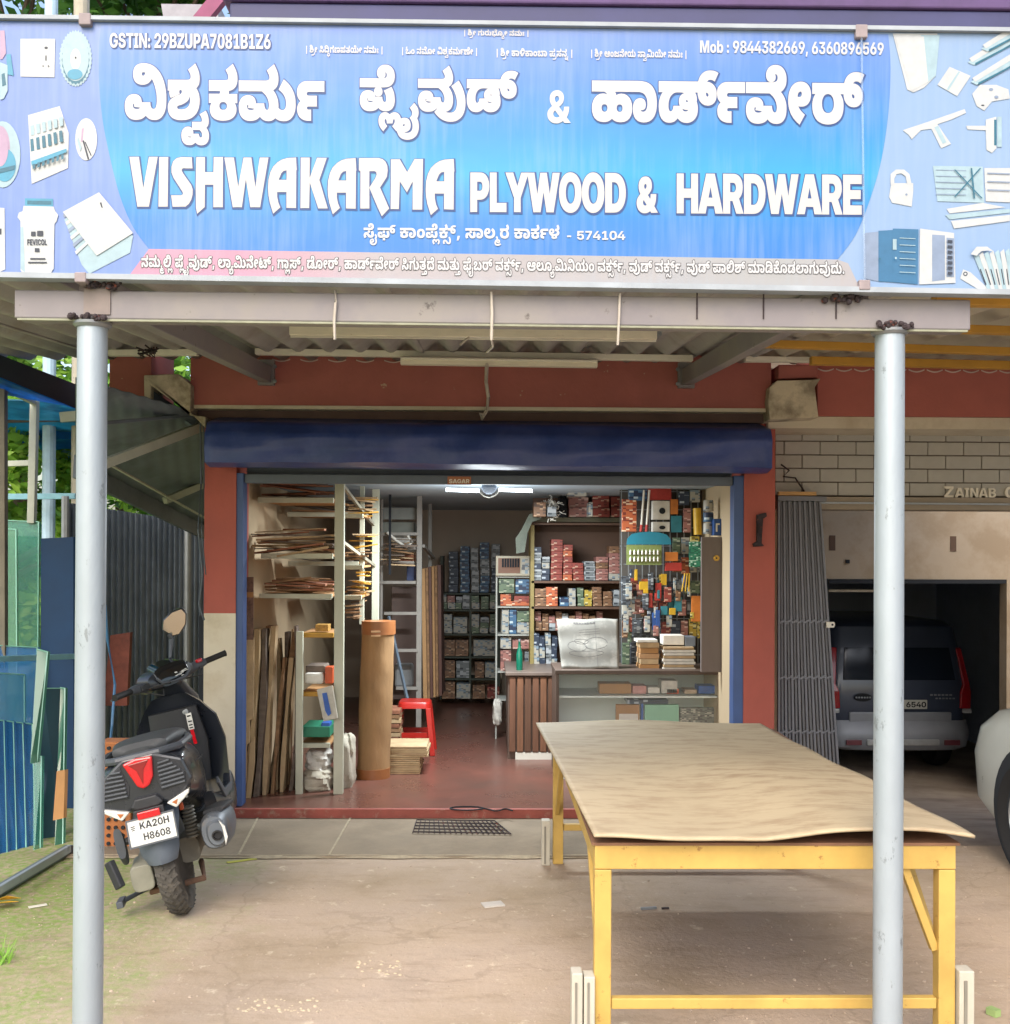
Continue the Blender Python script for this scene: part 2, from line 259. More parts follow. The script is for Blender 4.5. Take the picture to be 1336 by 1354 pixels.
-30,0,-38,10,-20,18,1,11,0,10,16,16,28,9,21,0,18,0,22,-7,10,-11,1,-6,0,-12,-30,-11,-23,0,-8,0,-22,3,-5,2,5,15,6,-1,14,-3,7,0,8,0,12,3,1,5,0,3,-6,3,-7,0,-6,0,-10,-3,-6,-8,1,-6,1,-2,0,-9,22,-10,27,0,16,0,28,5,18,12,1,10,0,9,-14,15,
-11,6,10,5,12,8,1,5,0,5,-10,9,-11,4,31,15,18,-8,18,-15,1,-9,0,-7,-12,-11,-7,-3,-3,6,12,-6,12,-17,1,-12,0,-14,-22,-21,-46,-10]],[[97,-2,-28,0,-36,9,-20,17,1,12,0,10,16,15,32,8,21,0,30,0,28,-12,1,-10,0,-4,-4,-6,-1,-3,-43,2,2,1,0,2,1,
1,0,2,-6,4,-3,0,-6,0,-8,-5,1,-4,0,-5,18,-7,23,0,22,0,20,11,5,9,55,0,2,-10,16,-9,13,0,8,0,10,4,4,6,1,3,0,8,-10,15,-9,7,59,11,14,-10,12,-22,1,-11,0,-14,-20,-17,-34,-8,-21,0,-18,0,-30,5,-22,10,-9,8,27,-1,-14,-8,-26,-10,-34,-4],[145,
-29,7,30,57,0,5,-30],[177,52,-16,0,-16,8,1,6,0,7,18,9,15,0,14,0,18,-9,1,-7,0,-6,-16,-8],[13,85,1,27,253,0,1,-27],[409,48,-34,0,-42,21,1,20,1,5,0,17,24,22,44,11,27,0,20,0,28,-3,13,-3,-25,-20,-6,2,-16,2,-9,0,-12,0,-20,-6,-10,-12,1,
-10,1,-10,0,-7,10,-8,11,0,6,0,8,3,1,4,0,2,-4,3,-1,1,-4,2,-10,1,-9,0,-129,0,1,27,125,0,22,0,32,-4,13,-5,10,-4,12,-12,1,-8,0,-16,-36,-15]],[],[[123,-2,-36,0,-44,8,-20,15,1,8,0,5,6,8,10,7,11,4,-1,-3,-31,0,1,22,81,0,6,1,8,5,1,2,0,3,-8,
5,-5,2,37,2,27,-2,4,-3,4,-4,1,-3,0,-2,-2,-5,-1,-1,73,0,1,-22,-33,0,-1,3,10,-3,12,-7,8,-9,1,-5,0,-8,-20,-14,-46,-9],[125,25,20,0,18,8,1,6,0,4,-8,6,-18,4,-11,0,-14,0,-16,-4,-8,-6,1,-4,0,-6,18,-8],[15,85,1,27,161,0,1,-27]],[[117,-2,
-30,0,-48,12,-26,23,1,17,0,16,24,24,48,13,35,0,34,0,48,-14,22,-23,1,-16,0,-16,-24,-24,-48,-12],[117,25,22,0,20,14,1,12,0,12,-20,14,-19,0,-14,0,-20,-7,-8,-11,1,-8,0,-12,22,-14]],[[9,-68,-16,0,-24,5,-20,9,-9,7,-10,7,-8,4,-5,0,-6,0,
-6,-4,1,-3,0,-4,6,-9,7,-5,-37,-8,-6,6,-10,13,1,7,0,12,30,14,25,0,18,0,26,-8,17,-10,8,-6,10,-6,10,-2,7,0,6,0,10,3,6,8,1,7,0,11,-18,20,-9,8,39,8,8,-5,14,-15,8,-18,1,-9,0,-12,-14,-17,-26,-8]],[[73,48,-34,0,-40,21,1,20,1,5,0,17,24,22,
42,11,29,0,20,0,28,-3,11,-3,-23,-20,-8,2,-14,2,-11,0,-12,0,-18,-6,-10,-12,1,-10,1,-10,0,-7,8,-8,13,0,6,0,8,3,1,4,0,2,-4,3,-3,1,-2,2,-12,1,-7,0,-129,0,1,27,123,0,24,0,32,-4,13,-5,10,-4,12,-12,1,-8,0,-16,-36,-15]],[[103,27,3,-2,-4,
-8,-10,-18,-14,-17,-5,-8,-47,0,6,9,6,18,8,18,1,8]],[[201,-2,-20,0,-30,5,-26,12,-13,9,-4,4,-8,4,-6,2,-3,0,-6,0,-6,-4,1,-4,0,-5,8,-9,7,-6,-55,-11,-10,7,-12,18,1,8,0,10,16,15,32,9,25,0,14,0,24,-4,24,-10,13,-8,8,-5,12,-6,12,-3,7,0,12,
0,10,7,1,7,0,7,-10,15,-7,6,57,11,14,-9,12,-22,1,-11,0,-20,-42,-19],[153,53,-14,0,-18,9,1,6,0,7,18,8,15,0,14,0,18,-8,1,-7,0,-6,-16,-9],[13,85,1,27,213,0,1,-27]],[[161,-2,-48,0,-66,16,-34,30,1,19,0,16,24,23,44,13,29,0,22,0,32,-9,16,
-15,1,-10,0,-10,-18,-15,-32,-8,-21,0,-16,0,-26,5,-18,6,-7,4,13,22,4,-4,12,-6,16,-4,11,0,14,0,14,6,1,5,0,5,-8,4,-7,0,-8,0,-16,-5,-8,-13,1,-10,0,-10,18,-17,40,-10,29,0,24,0,36,8,18,14,1,10,0,11,-22,15,-19,6,39,25,32,-9,38,-29,1,-20,
0,-16,-30,-27,-62,-16]],[[55,-84,-40,0,-44,21,1,16,0,9,16,15,30,11,23,2,6,1,10,0,7,0,26,0,34,-11,1,-12,0,-11,-28,-12,-25,0,-14,0,-24,5,-12,11,1,6,0,7,4,9,2,8,1,5,0,6,-10,6,-11,3,29,16,16,-4,20,-12,1,-9,0,-5,-6,-12,-6,-10,1,-5,0,-5,
10,-3,5,0,6,0,6,3,1,2,0,3,-6,4,-11,0,-4,0,-12,-1,-5,-1,-4,-1,-6,0,-1,0,-6,-3,-10,-8,1,-5,0,-10,24,-9,23,0,18,0,30,5,15,6,29,-14,-20,-8,-42,-9]],[[133,-2,-38,0,-52,12,-28,23,1,16,0,10,12,16,24,12,19,4,9,-6,-61,0,1,27,131,0,18,0,16,
2,5,1,4,2,4,4,1,2,0,6,-12,9,-7,6,49,15,18,-13,14,-18,1,-10,0,-6,-8,-11,-7,-5,-6,-3,-18,-5,-13,-2,13,5,14,-5,18,-12,10,-15,1,-10,0,-16,-26,-23,-54,-12],[133,26,18,0,24,8,12,12,1,9,0,9,-12,13,-24,8,-17,0,-18,0,-24,-8,-12,-14,1,-8,0,
-14,30,-15]],[[153,-2,-24,0,-32,5,-20,10,1,7,0,5,10,8,9,4,15,-7,-30,2,-44,12,-24,20,1,12,0,11,20,18,36,10,25,0,18,0,28,-7,18,-13,1,-10,0,-8,-14,-13,-28,-7,-19,0,-18,0,-30,4,-7,3,5,16,6,-2,20,-4,11,0,14,0,12,5,1,5,0,4,-8,4,-7,0,-10,
0,-14,-8,1,-7,0,-5,8,-9,18,-6,36,-3,27,-1,36,1,36,8,1,9,0,5,-14,7,-11,2,-23,0,1,27,9,0,20,0,16,2,5,1,4,2,2,4,1,2,0,6,-10,9,-9,6,49,15,20,-13,14,-18,1,-10,0,-11,-22,-15,-19,-4,-1,7,12,-2,20,-8,12,-12,1,-7,0,-8,-14,-13,-24,-9,-34,-6,
-19,-1,15,8,8,-3,10,-8,1,-6,0,-10,-38,-12],[153,18,8,0,10,3,1,4,0,2,-10,4,-7,0,-8,0,-10,-4,1,-2,0,-3,8,-4]],[[201,-2,-20,0,-30,5,-26,12,-13,9,-4,4,-8,4,-6,2,-3,0,-6,0,-6,-4,1,-4,0,-5,8,-9,7,-6,-55,-11,-10,7,-12,18,1,8,0,10,16,15,
32,9,25,0,22,0,34,-9,19,-12,8,-5,12,-7,12,-3,7,0,10,0,12,8,1,7,0,9,-16,16,-28,14,-19,5,-141,0,1,27,163,0,20,0,16,2,5,1,4,2,2,4,1,2,0,6,-10,9,-9,6,49,15,20,-13,14,-18,1,-10,0,-5,-8,-13,-9,-4,-8,-5,-28,-5,-19,-1,-9,0,27,5,18,-6,26,
-15,14,-18,1,-11,0,-22,-42,-20]],[[159,-2,-46,0,-66,16,-34,30,1,19,0,16,24,23,44,13,29,0,22,0,30,-9,18,-15,1,-10,0,-10,-18,-15,-32,-8,-21,0,-16,0,-26,5,-18,6,-7,4,13,22,4,-4,12,-6,16,-4,11,0,14,0,14,6,1,5,0,5,-8,4,-7,0,-8,0,-14,-5,
-10,-13,1,-10,0,-11,18,-16,38,-10,31,0,30,0,42,13,20,24,1,17,0,13,-6,21,-14,15,-20,9,-9,0,-8,0,-10,-4,1,-4,0,-4,10,-3,9,0,12,0,12,8,3,6,45,-3,-4,-12,-22,-15,-32,-6,-17,0,-12,0,-26,4,-20,7,-10,11,1,7,0,14,38,16,35,0,30,0,44,-12,30,
-23,14,-28,1,-16,0,-20,-20,-31,-40,-21,-60,-11]],[[163,-2,-48,0,-68,16,-34,30,1,19,0,16,24,23,44,13,29,0,22,0,32,-9,16,-15,1,-10,0,-10,-18,-15,-32,-8,-21,0,-16,0,-26,5,-18,6,-7,4,13,22,4,-4,12,-6,16,-4,11,0,14,0,14,6,1,5,0,5,-8,4,
-7,0,-8,0,-16,-5,-8,-13,1,-10,0,-10,18,-17,40,-10,33,0,26,0,38,7,20,14,1,11,0,12,-20,15,-17,5,43,17,20,-6,26,-15,14,-18,1,-11,0,-16,-28,-27,-66,-16],[189,85,1,27,83,0,1,-27]],[[5,-84,-26,0,-32,8,-14,11,1,6,0,5,6,8,16,7,15,4,8,2,6,
3,1,2,0,2,-4,1,-5,0,-6,0,-6,-2,1,-2,0,-1,2,-2,1,-1,-33,-6,-2,3,-4,7,1,3,0,8,26,9,27,0,18,0,22,-5,8,-8,1,-5,0,-4,-4,-7,-16,-7,-13,-3,-10,-3,-6,-4,1,-2,0,-2,6,-4,14,-1,13,0,20,0,22,6,10,8,1,5,0,6,-12,10,-14,9,-16,9,-10,10,1,6,0,8,16,
9,22,5,15,0,22,0,26,-10,5,-11,-39,-3,0,3,-4,2,-6,2,-1,0,-4,0,-6,-3,1,-2,0,-3,10,-7,16,-8,16,-11,10,-13,1,-9,0,-6,-8,-13,-20,-11,-36,-8]],[[95,-2,-26,0,-38,9,-20,17,1,12,0,10,16,15,32,8,23,0,28,0,28,-12,1,-10,0,-4,-4,-6,-1,-3,-41,2,
0,1,0,2,1,1,0,2,-6,4,-3,0,-6,0,-8,-5,1,-4,0,-5,18,-7,23,0,22,0,20,11,5,9,57,0,0,-10,18,-9,15,0,6,0,12,2,10,6,6,11,1,9,0,17,-18,30,-32,24,-42,13,-23,0,-10,0,-10,-4,1,-4,0,-4,10,-3,9,0,12,0,12,8,3,6,53,-3,-6,-11,-22,-15,-34,-7,-19,0,
-20,0,-34,6,-18,13,1,10,0,9,18,13,36,8,29,0,42,0,64,-15,46,-28,24,-37,1,-23,0,-15,-10,-21,-20,-13,-24,-8,-26,-2,-11,0,-18,0,-30,5,-22,10,-9,8,27,-1,-14,-8,-26,-10,-34,-4],[387,-2,-32,0,-48,13,-23,14,35,19,14,-8,26,-10,19,0,20,0,20,
11,1,10,0,10,-16,16,-28,12,-15,4,37,26,24,-7,40,-19,24,-26,1,-17,0,-14,-20,-22,-40,-12]],[[201,-2,-20,0,-30,5,-26,12,-11,9,-6,4,-8,4,-6,2,-3,0,-6,0,-6,-4,1,-4,0,-5,8,-9,7,-6,-55,-11,-10,7,-12,18,1,8,0,10,16,15,32,9,25,0,22,0,34,-9,
19,-12,8,-5,12,-7,12,-3,7,0,10,0,12,8,1,7,0,9,-16,16,-28,14,-19,5,-141,0,1,27,159,0,20,0,20,3,5,2,6,2,4,5,1,4,0,5,-14,7,-11,0,-10,0,-14,-5,1,-6,0,-1,0,-3,3,-1,-19,12,2,2,10,2,5,0,10,0,14,-6,1,-5,0,-6,-16,-6,-13,0,-16,0,-18,10,1,8,
0,7,14,12,32,8,25,0,26,0,36,-11,18,-17,1,-10,0,-10,-12,-14,-11,-5,-8,-3,-22,-5,-32,-2,-23,0,-7,0,63,6,16,-6,26,-16,14,-18,1,-11,0,-22,-42,-20]],[[109,-2,-22,0,-34,6,-26,13,-14,19,1,12,0,16,24,23,42,12,29,0,18,0,30,-7,16,-13,1,-10,
0,-9,-14,-14,-30,-8,-23,0,-14,0,-26,4,-7,4,5,20,8,-3,16,-3,13,0,12,0,10,5,1,4,0,4,-6,3,-7,0,-6,0,-14,-5,-8,-12,1,-10,1,-2,0,-6,6,-8,10,-5,16,-2,9,0,24,0,20,10,3,9,57,0,4,-8,14,-11,19,0,14,0,12,7,1,5,0,5,-8,7,-16,5,-9,1,39,16,20,-3,
28,-12,12,-14,1,-9,0,-16,-40,-20,-39,0,-16,0,-32,4,-26,11,-13,9,31,1,-14,-10,-28,-11,-32,-4],[81,84,-22,4,-18,15,1,7,0,6,14,12,36,8,31,0,7,-26,-12,-1,-10,-3,1,-3,0,-3,10,-4,9,-1],[221,52,1,24,29,0,10,0,8,3,1,2,0,3,-10,4,-15,3,35,
19,18,-3,20,-8,12,-8,6,-8,1,-3,0,-6,-8,-9,-16,-7,-13,-3,-8,-1,-18,-2,-9,0],[193,85,1,27,113,0,1,-27],[431,48,-36,0,-40,21,1,20,1,5,0,17,24,22,42,11,29,0,20,0,28,-3,11,-3,-23,-20,-8,2,-14,2,-11,0,-10,0,-20,-6,-10,-12,1,-10,1,-10,0,
-7,8,-8,13,0,6,0,8,3,1,4,0,2,-4,3,-3,1,-2,2,-12,1,-7,0,-129,0,1,27,125,0,22,0,32,-4,13,-5,10,-4,12,-12,1,-8,0,-16,-36,-15]],[[209,112,1,-30,-5,3,11,0,14,-6,18,-17,8,-23,1,-14,1,-25,-65,0,1,18,0,11,-2,17,-4,13,-1,4,-6,10,-20,12,-15,
0,-12,0,-16,-6,-12,-10,-3,-7,-2,-5,-4,-12,0,-16,1,-11,1,-18,-67,0,1,25,0,15,10,25,24,20,25,5,11,-5,-69,0,1,27]],[[201,-2,-20,0,-30,5,-26,12,-13,9,-4,4,-8,4,-6,2,-3,0,-6,0,-6,-4,1,-4,0,-5,8,-9,7,-6,-55,-11,-10,7,-12,18,1,8,0,10,16,
15,32,9,25,0,14,0,24,-4,24,-10,13,-8,8,-5,12,-6,12,-3,7,0,12,0,10,7,1,7,0,7,-10,15,-7,6,57,11,14,-9,12,-22,1,-11,0,-20,-42,-19],[153,53,-14,0,-18,9,1,6,0,7,18,8,15,0,14,0,18,-8,1,-7,0,-6,-16,-9],[13,85,1,27,213,0,1,-27],[369,48,
-34,0,-40,21,1,20,1,5,0,17,24,22,42,11,29,0,20,0,28,-3,11,-3,-23,-20,-8,2,-14,2,-11,0,-12,0,-18,-6,-10,-12,1,-10,1,-10,0,-7,8,-8,13,0,6,0,8,3,1,4,0,2,-4,3,-3,1,-2,2,-12,1,-7,0,-129,0,1,27,123,0,24,0,32,-4,13,-5,10,-4,12,-12,1,-8,0,
-16,-36,-15]],[[89,-2,-34,0,-40,22,1,21,0,12,12,18,24,14,21,5,9,-5,-63,0,1,27,187,0,18,0,20,3,7,2,4,2,4,5,1,4,0,5,-12,7,-11,0,-10,0,-16,-5,1,-6,0,-1,2,-3,1,-1,-19,12,4,2,8,2,5,0,10,0,14,-6,1,-5,0,-6,-14,-6,-15,0,-16,0,-18,10,1,8,0,
7,16,12,30,8,25,0,28,0,34,-11,18,-17,1,-10,0,-9,-10,-14,-9,-5,-6,-2,-16,-5,-26,-3,-15,0,15,6,21,2,12,-2,20,-9,12,-12,1,-7,0,-4,-4,-7,-1,-2,-2,-1,-6,-1,-3,-1,-12,-6,-26,-7,-17,0,-14,0,-26,5,-16,10,1,7,0,11,30,11,25,0,12,0,20,-3,7,
-3,22,-5,24,-19,1,-13,0,-13,-24,-17,-38,-8,-21,0,-30,0,-38,12,-15,11,31,1,-14,-9,-26,-11,-28,-4],[103,26,12,0,14,9,3,7,57,0,2,-8,16,-8,17,0,10,0,14,3,8,7,1,7,0,6,-4,9,-10,5,-7,0,-6,0,-6,-2,1,-3,0,-3,8,-2,7,0,4,0,10,2,4,5,1,4,0,4,
-6,7,-16,6,-30,4,-21,0,-17,0,-20,0,-28,-6,-22,-11,-10,-15,1,-9,0,-9,12,-9]],[[33,-2,-32,0,-48,14,-21,12,35,20,14,-9,26,-9,17,0,14,0,12,6,1,6,0,6,0,8,-2,8,1,4,0,17,32,22,56,12,35,0,38,0,52,-11,34,-18,16,-23,1,-13,0,-16,-22,-24,-44,
-12,-29,0,-26,0,-38,8,-18,17,1,11,0,9,12,13,24,7,17,0,20,0,18,-9,1,-7,0,-7,-12,-7,-13,0,-6,0,-14,2,-3,4,9,5,-2,-2,0,-3,1,-2,0,-5,12,-8,17,0,14,0,18,6,10,11,1,9,0,10,-18,17,-34,10,-23,0,-18,0,-26,-6,-16,-12,1,-10,0,-5,0,-7,2,-9,1,
-5,0,-13,-20,-15,-34,-7]],[[201,-2,-20,0,-32,5,-26,12,-11,9,-6,4,-8,4,-6,2,-3,0,-6,0,-6,-4,1,-4,0,-5,8,-9,7,-6,-55,-11,-10,7,-12,18,1,8,0,10,16,15,32,9,25,0,16,0,24,-4,24,-10,13,-8,6,-5,12,-6,12,-3,9,0,10,0,10,7,1,7,0,7,-10,15,-7,
6,59,11,12,-9,14,-22,1,-11,0,-20,-44,-19],[123,69,-20,0,-36,4,-13,3,21,18,10,-3,22,-2,13,0,12,0,18,3,8,8,1,7,1,1,0,5,-8,10,-14,6,-9,0,-6,0,-12,-4,1,-4,0,-2,6,-3,8,-2,7,0,12,0,20,7,9,6,15,-18,-8,-3,-16,-7,-22,-4,-13,0,-22,0,-30,6,
-14,12,1,8,0,12,36,15,35,0,26,0,38,-11,20,-18,1,-12,0,-13,-22,-16,-36,-9]],[[137,85,-12,0,-16,-6,-12,-10,-3,-7,-2,-5,-4,-12,0,-16,1,-11,1,-18,-67,0,1,25,0,15,10,25,24,20,25,5,11,-5,-69,0,1,27,131,0,18,0,16,2,5,1,4,2,4,4,1,2,0,6,
-10,9,-9,6,49,15,18,-13,14,-18,1,-10,0,-7,-10,-13,-24,-10,-19,-2,9,3,20,-7,20,-20,6,-24,1,-13,1,-25,-65,0,1,18,0,11,-2,17,-4,13,-1,4,-6,10,-20,12]],[[35,-2,-32,0,-48,13,-23,14,35,19,14,-8,26,-10,19,0,20,0,20,11,1,10,0,10,-18,16,
-26,12,-17,4,39,26,24,-7,40,-19,24,-26,1,-17,0,-14,-20,-22,-42,-12]],[[141,-2,-38,0,-48,7,-28,12,-14,17,1,9,0,3,2,6,3,3,61,-3,0,-1,0,-3,1,-1,0,-4,4,-8,12,-7,26,-4,23,0,16,0,22,3,16,5,6,7,1,4,0,3,-6,7,-3,2,0,0,-2,2,-1,0,-6,2,-12,2,
-7,0,-8,0,-6,-3,1,-2,0,-2,6,-2,7,0,6,0,10,2,8,7,1,4,0,7,-10,8,-14,6,-9,2,51,10,18,-6,22,-15,1,-10,0,-1,-2,-3,1,0,-11,-6,-6,-6,-18,-11,-28,-7,-21,0,-30,0,-28,13,1,10,0,5,12,11,26,6,23,0,14,0,22,-2,13,-4,2,0,0,2,2,2,3,0,26,-5,24,-19,
1,-12,0,-11,-16,-16,-32,-10,-42,-5],[13,85,1,27,139,0,18,0,16,2,5,1,4,2,4,4,1,2,0,6,-10,9,-9,6,47,15,20,-13,14,-18,1,-10,0,-5,-6,-13,-9,-4,-12,-6,-34,-5,-31,0]],[[39,-35,0,-8,-12,-11,-7,-4,-12,-4,-32,-3,-25,0,-127,0,1,20,115,0,-5,
-2,-2,3,-2,6,1,4,0,7,12,12,24,7,21,0,30,0,28,-16],[-37,-36,0,-4,2,-5,3,-2,-5,2,11,0,14,0,14,5,1,5,0,4,-8,5,-9,0,-8,0,-10,-6]],[[89,-2,-34,0,-40,22,1,21,0,12,12,18,24,14,19,5,9,-5,-61,0,1,27,175,0,20,0,20,3,7,2,4,2,4,5,1,4,0,5,-12,
7,-11,0,-12,0,-14,-5,1,-6,0,-1,2,-3,1,-1,-19,12,4,2,8,2,5,0,10,0,14,-6,1,-5,0,-6,-16,-6,-13,0,-16,0,-18,10,1,8,0,7,16,12,30,8,25,0,28,0,34,-11,18,-17,1,-10,0,-10,-12,-14,-11,-5,-6,-3,-18,-4,-11,-1,13,4,16,-6,22,-14,10,-18,1,-11,0,
-22,-40,-22,-35,0,-18,0,-30,5,-22,10,-9,8,31,1,-14,-9,-26,-11,-28,-4],[103,26,12,0,14,10,3,9,57,0,0,-10,16,-9,11,0,12,0,12,9,1,9,0,8,-8,15,-20,11,-28,7,-19,0,-5,0,-18,0,-28,-7,-20,-11,-10,-15,1,-8,0,-9,12,-9]],[[97,-2,-28,0,-36,9,
-20,17,1,12,0,10,16,15,32,8,21,0,30,0,28,-12,1,-10,0,-4,-4,-6,-1,-3,-43,2,2,1,0,2,1,1,0,2,-6,4,-3,0,-6,0,-8,-5,1,-4,0,-5,18,-7,23,0,22,0,20,11,5,9,55,0,2,-10,16,-9,13,0,8,0,10,4,4,6,1,3,0,8,-10,15,-9,7,59,11,14,-10,12,-22,1,-11,0,
-14,-20,-17,-34,-8,-21,0,-18,0,-30,5,-22,10,-9,8,27,-1,-14,-8,-26,-10,-34,-4],[145,-29,7,30,57,0,5,-30],[177,52,-16,0,-16,8,1,6,0,7,18,9,15,0,14,0,18,-9,1,-7,0,-6,-16,-8],[13,85,1,27,199,0,20,0,20,3,7,2,4,2,4,5,1,4,0,5,-12,7,-11,0,
-10,0,-16,-5,1,-6,0,-1,2,-3,1,-1,-19,12,4,2,8,2,5,0,10,0,14,-6,1,-5,0,-6,-16,-6,-13,0,-16,0,-18,10,1,8,0,7,16,12,30,8,25,0,28,0,34,-11,18,-17,1,-10,0,-10,-12,-14,-11,-5,-6,-3,-22,-5,-34,-2,-21,0]],[[245,-2,-22,0,-30,4,-22,11,-11,8,
29,1,-14,-10,-30,-11,-32,-3,-17,0,-24,0,-32,8,-16,15,1,8,0,8,8,13,26,12,25,7,14,5,10,7,1,3,0,2,-2,3,-8,2,-3,0,-10,0,-8,-5,1,-3,0,-3,2,-5,3,-1,-53,-9,-4,4,-6,11,1,5,0,9,16,13,36,8,27,0,30,0,34,-9,14,-13,1,-7,0,-8,-12,-12,-24,-11,
-19,-7,-18,-6,-8,-6,1,-3,0,-4,10,-3,11,0,18,0,20,10,3,9,57,0,2,-10,18,-9,13,0,16,0,18,11,1,10,0,10,-16,16,-28,12,-15,4,37,26,24,-7,40,-19,26,-26,1,-17,0,-14,-20,-22,-40,-12]],[[189,-2,-60,0,-78,16,-38,30,1,20,0,16,24,23,42,12,29,0,
22,0,30,-9,16,-15,1,-10,0,-11,-18,-14,-32,-8,-21,0,-14,0,-24,5,-18,6,-7,3,13,22,4,-2,10,-6,16,-5,11,0,16,0,14,6,1,5,0,5,-10,4,-5,0,-14,0,-18,-13,1,-13,1,-4,0,-6,12,-12,26,-10,44,-7,35,0,32,0,42,6,20,8,1,6,0,3,-6,6,-7,1,-2,1,-10,2,
-1,1,-24,4,-24,15,1,9,0,13,40,14,33,0,26,0,36,-9,18,-14,1,-8,0,-10,-20,-17,-17,-5,-14,-4,-32,-5,-25,0,-77,0,1,24,97,0,8,1,14,3,10,6,1,5,0,4,-10,5,-9,0,-8,0,-10,-4,1,-3,0,-4,20,-7,19,-4,6,-2,8,-1,5,-2,16,-5,14,-12,1,-7,0,-9,-18,-16,
-40,-11,-60,-6]],[[201,-2,-20,0,-32,5,-26,12,-11,9,-6,4,-8,4,-6,2,-3,0,-6,0,-6,-4,1,-4,0,-5,8,-9,7,-6,-55,-11,-10,7,-12,18,1,8,0,10,16,15,32,9,25,0,22,0,34,-9,19,-12,8,-5,14,-7,12,-3,7,0,8,0,16,4,10,12,1,12,0,17,-16,31,-32,23,-40,
13,-23,0,-10,0,-12,-4,1,-4,0,-4,12,-3,7,0,14,0,12,8,3,6,53,-3,-6,-11,-24,-15,-32,-7,-21,0,-20,0,-32,6,-20,13,1,11,0,8,18,13,38,8,29,0,42,0,64,-16,44,-28,24,-37,1,-22,0,-23,-26,-26,-44,-10]],[[129,-2,-32,0,-44,10,-28,17,-10,22,1,10,
0,17,26,26,50,15,37,0,34,0,42,-11,26,-17,12,-21,1,-11,0,-17,-26,-26,-50,-14],[129,26,14,0,22,7,12,12,1,10,0,10,-12,14,-20,8,-17,0,-14,0,-22,-6,-12,-13,1,-11,0,-9,12,-14,22,-8],[289,-2,-30,0,-48,12,-21,12,29,24,16,-10,26,-10,21,0,
18,0,20,11,1,10,0,10,-16,15,-26,12,-15,4,37,16,24,-6,40,-16,22,-21,1,-14,0,-12,-12,-18,-22,-13,-34,-6],[429,-2,-30,0,-48,12,-21,13,29,23,16,-10,26,-10,21,0,18,0,20,11,1,10,0,10,-16,16,-28,12,-15,4,37,26,24,-7,40,-19,24,-26,1,-17,0,
-14,-20,-22,-40,-12],[381,118,0,-5,-6,-13,-9,-4,-10,-6,-36,-5,-31,0,-43,0,1,27,33,0,18,0,16,2,5,1,4,2,4,4,1,2,0,6,-10,9,-9,6,49,15,18,-13,14,-18]],[[97,-2,-28,0,-36,9,-20,17,1,12,0,10,16,15,32,8,21,0,30,0,28,-12,1,-10,0,-4,-4,-6,
-1,-3,-43,2,2,1,0,2,1,1,0,2,-6,4,-3,0,-6,0,-8,-5,1,-4,0,-5,18,-7,23,0,22,0,20,11,5,9,55,0,2,-10,16,-9,13,0,8,0,10,4,4,6,1,3,0,8,-10,15,-9,7,59,11,14,-10,12,-22,1,-11,0,-14,-20,-17,-34,-8,-21,0,-18,0,-30,5,-22,10,-9,8,27,-1,-14,-8,
-26,-10,-34,-4],[177,52,-16,0,-16,8,1,6,0,7,18,9,15,0,14,0,18,-9,1,-7,0,-6,-16,-8],[13,85,1,27,253,0,1,-27]],[[117,-2,-32,0,-46,7,-26,16,1,12,0,9,18,13,34,8,25,4,14,1,16,4,8,4,1,3,0,3,-4,3,-8,2,-5,0,-4,0,-8,-2,-4,-3,1,-2,0,-2,0,-3,
3,-1,-61,-10,-4,3,-4,7,1,4,0,6,20,10,38,6,27,0,18,0,32,-7,20,-11,1,-8,0,-8,-12,-11,-30,-8,-23,-4,-16,-1,-16,-3,-6,-3,1,-3,0,-2,8,-4,16,-2,17,0,26,0,36,8,18,13,1,9,0,10,-12,15,-18,9,-7,3,1,5,39,3,24,-6,28,-14,12,-17,1,-9,0,-17,-30,
-25,-64,-14],[13,85,1,27,203,0,1,-27,-75,0,-25,4,-37,-4],[347,48,-34,0,-40,21,1,20,1,5,0,17,24,22,42,11,29,0,20,0,28,-3,11,-3,-23,-20,-8,2,-14,2,-11,0,-10,0,-20,-6,-10,-12,1,-10,1,-10,0,-7,8,-8,13,0,6,0,8,3,1,4,0,2,-4,3,-3,1,-2,2,
-12,1,-7,0,-129,0,1,27,125,0,22,0,32,-4,13,-5,10,-4,12,-12,1,-8,0,-16,-36,-15]],[[97,-2,-28,0,-36,9,-20,17,1,12,0,10,16,15,32,8,21,0,30,0,28,-12,1,-10,0,-4,-4,-6,-1,-3,-43,2,2,1,0,2,1,1,0,2,-6,4,-3,0,-6,0,-8,-5,1,-4,0,-5,18,-7,23,
0,22,0,20,11,5,9,55,0,2,-10,16,-9,13,0,12,0,10,9,1,7,0,6,-8,12,-16,12,-24,9,-13,4,71,5,18,-6,24,-15,14,-18,1,-11,0,-16,-20,-18,-34,-8,-19,0,-20,0,-30,5,-22,10,-9,8,27,-1,-14,-8,-26,-10,-34,-4],[13,85,1,27,205,0,18,0,16,2,5,1,4,2,4,
4,1,2,0,6,-12,9,-7,6,49,15,18,-13,14,-18,1,-10,0,-5,-8,-13,-7,-4,-12,-6,-34,-5,-31,0],[373,-2,-32,0,-46,13,-21,12,29,23,14,-10,28,-10,19,0,20,0,20,11,1,10,0,10,-16,15,-28,12,-15,4,35,16,26,-7,40,-16,24,-21,1,-15,0,-10,-12,-18,-22,
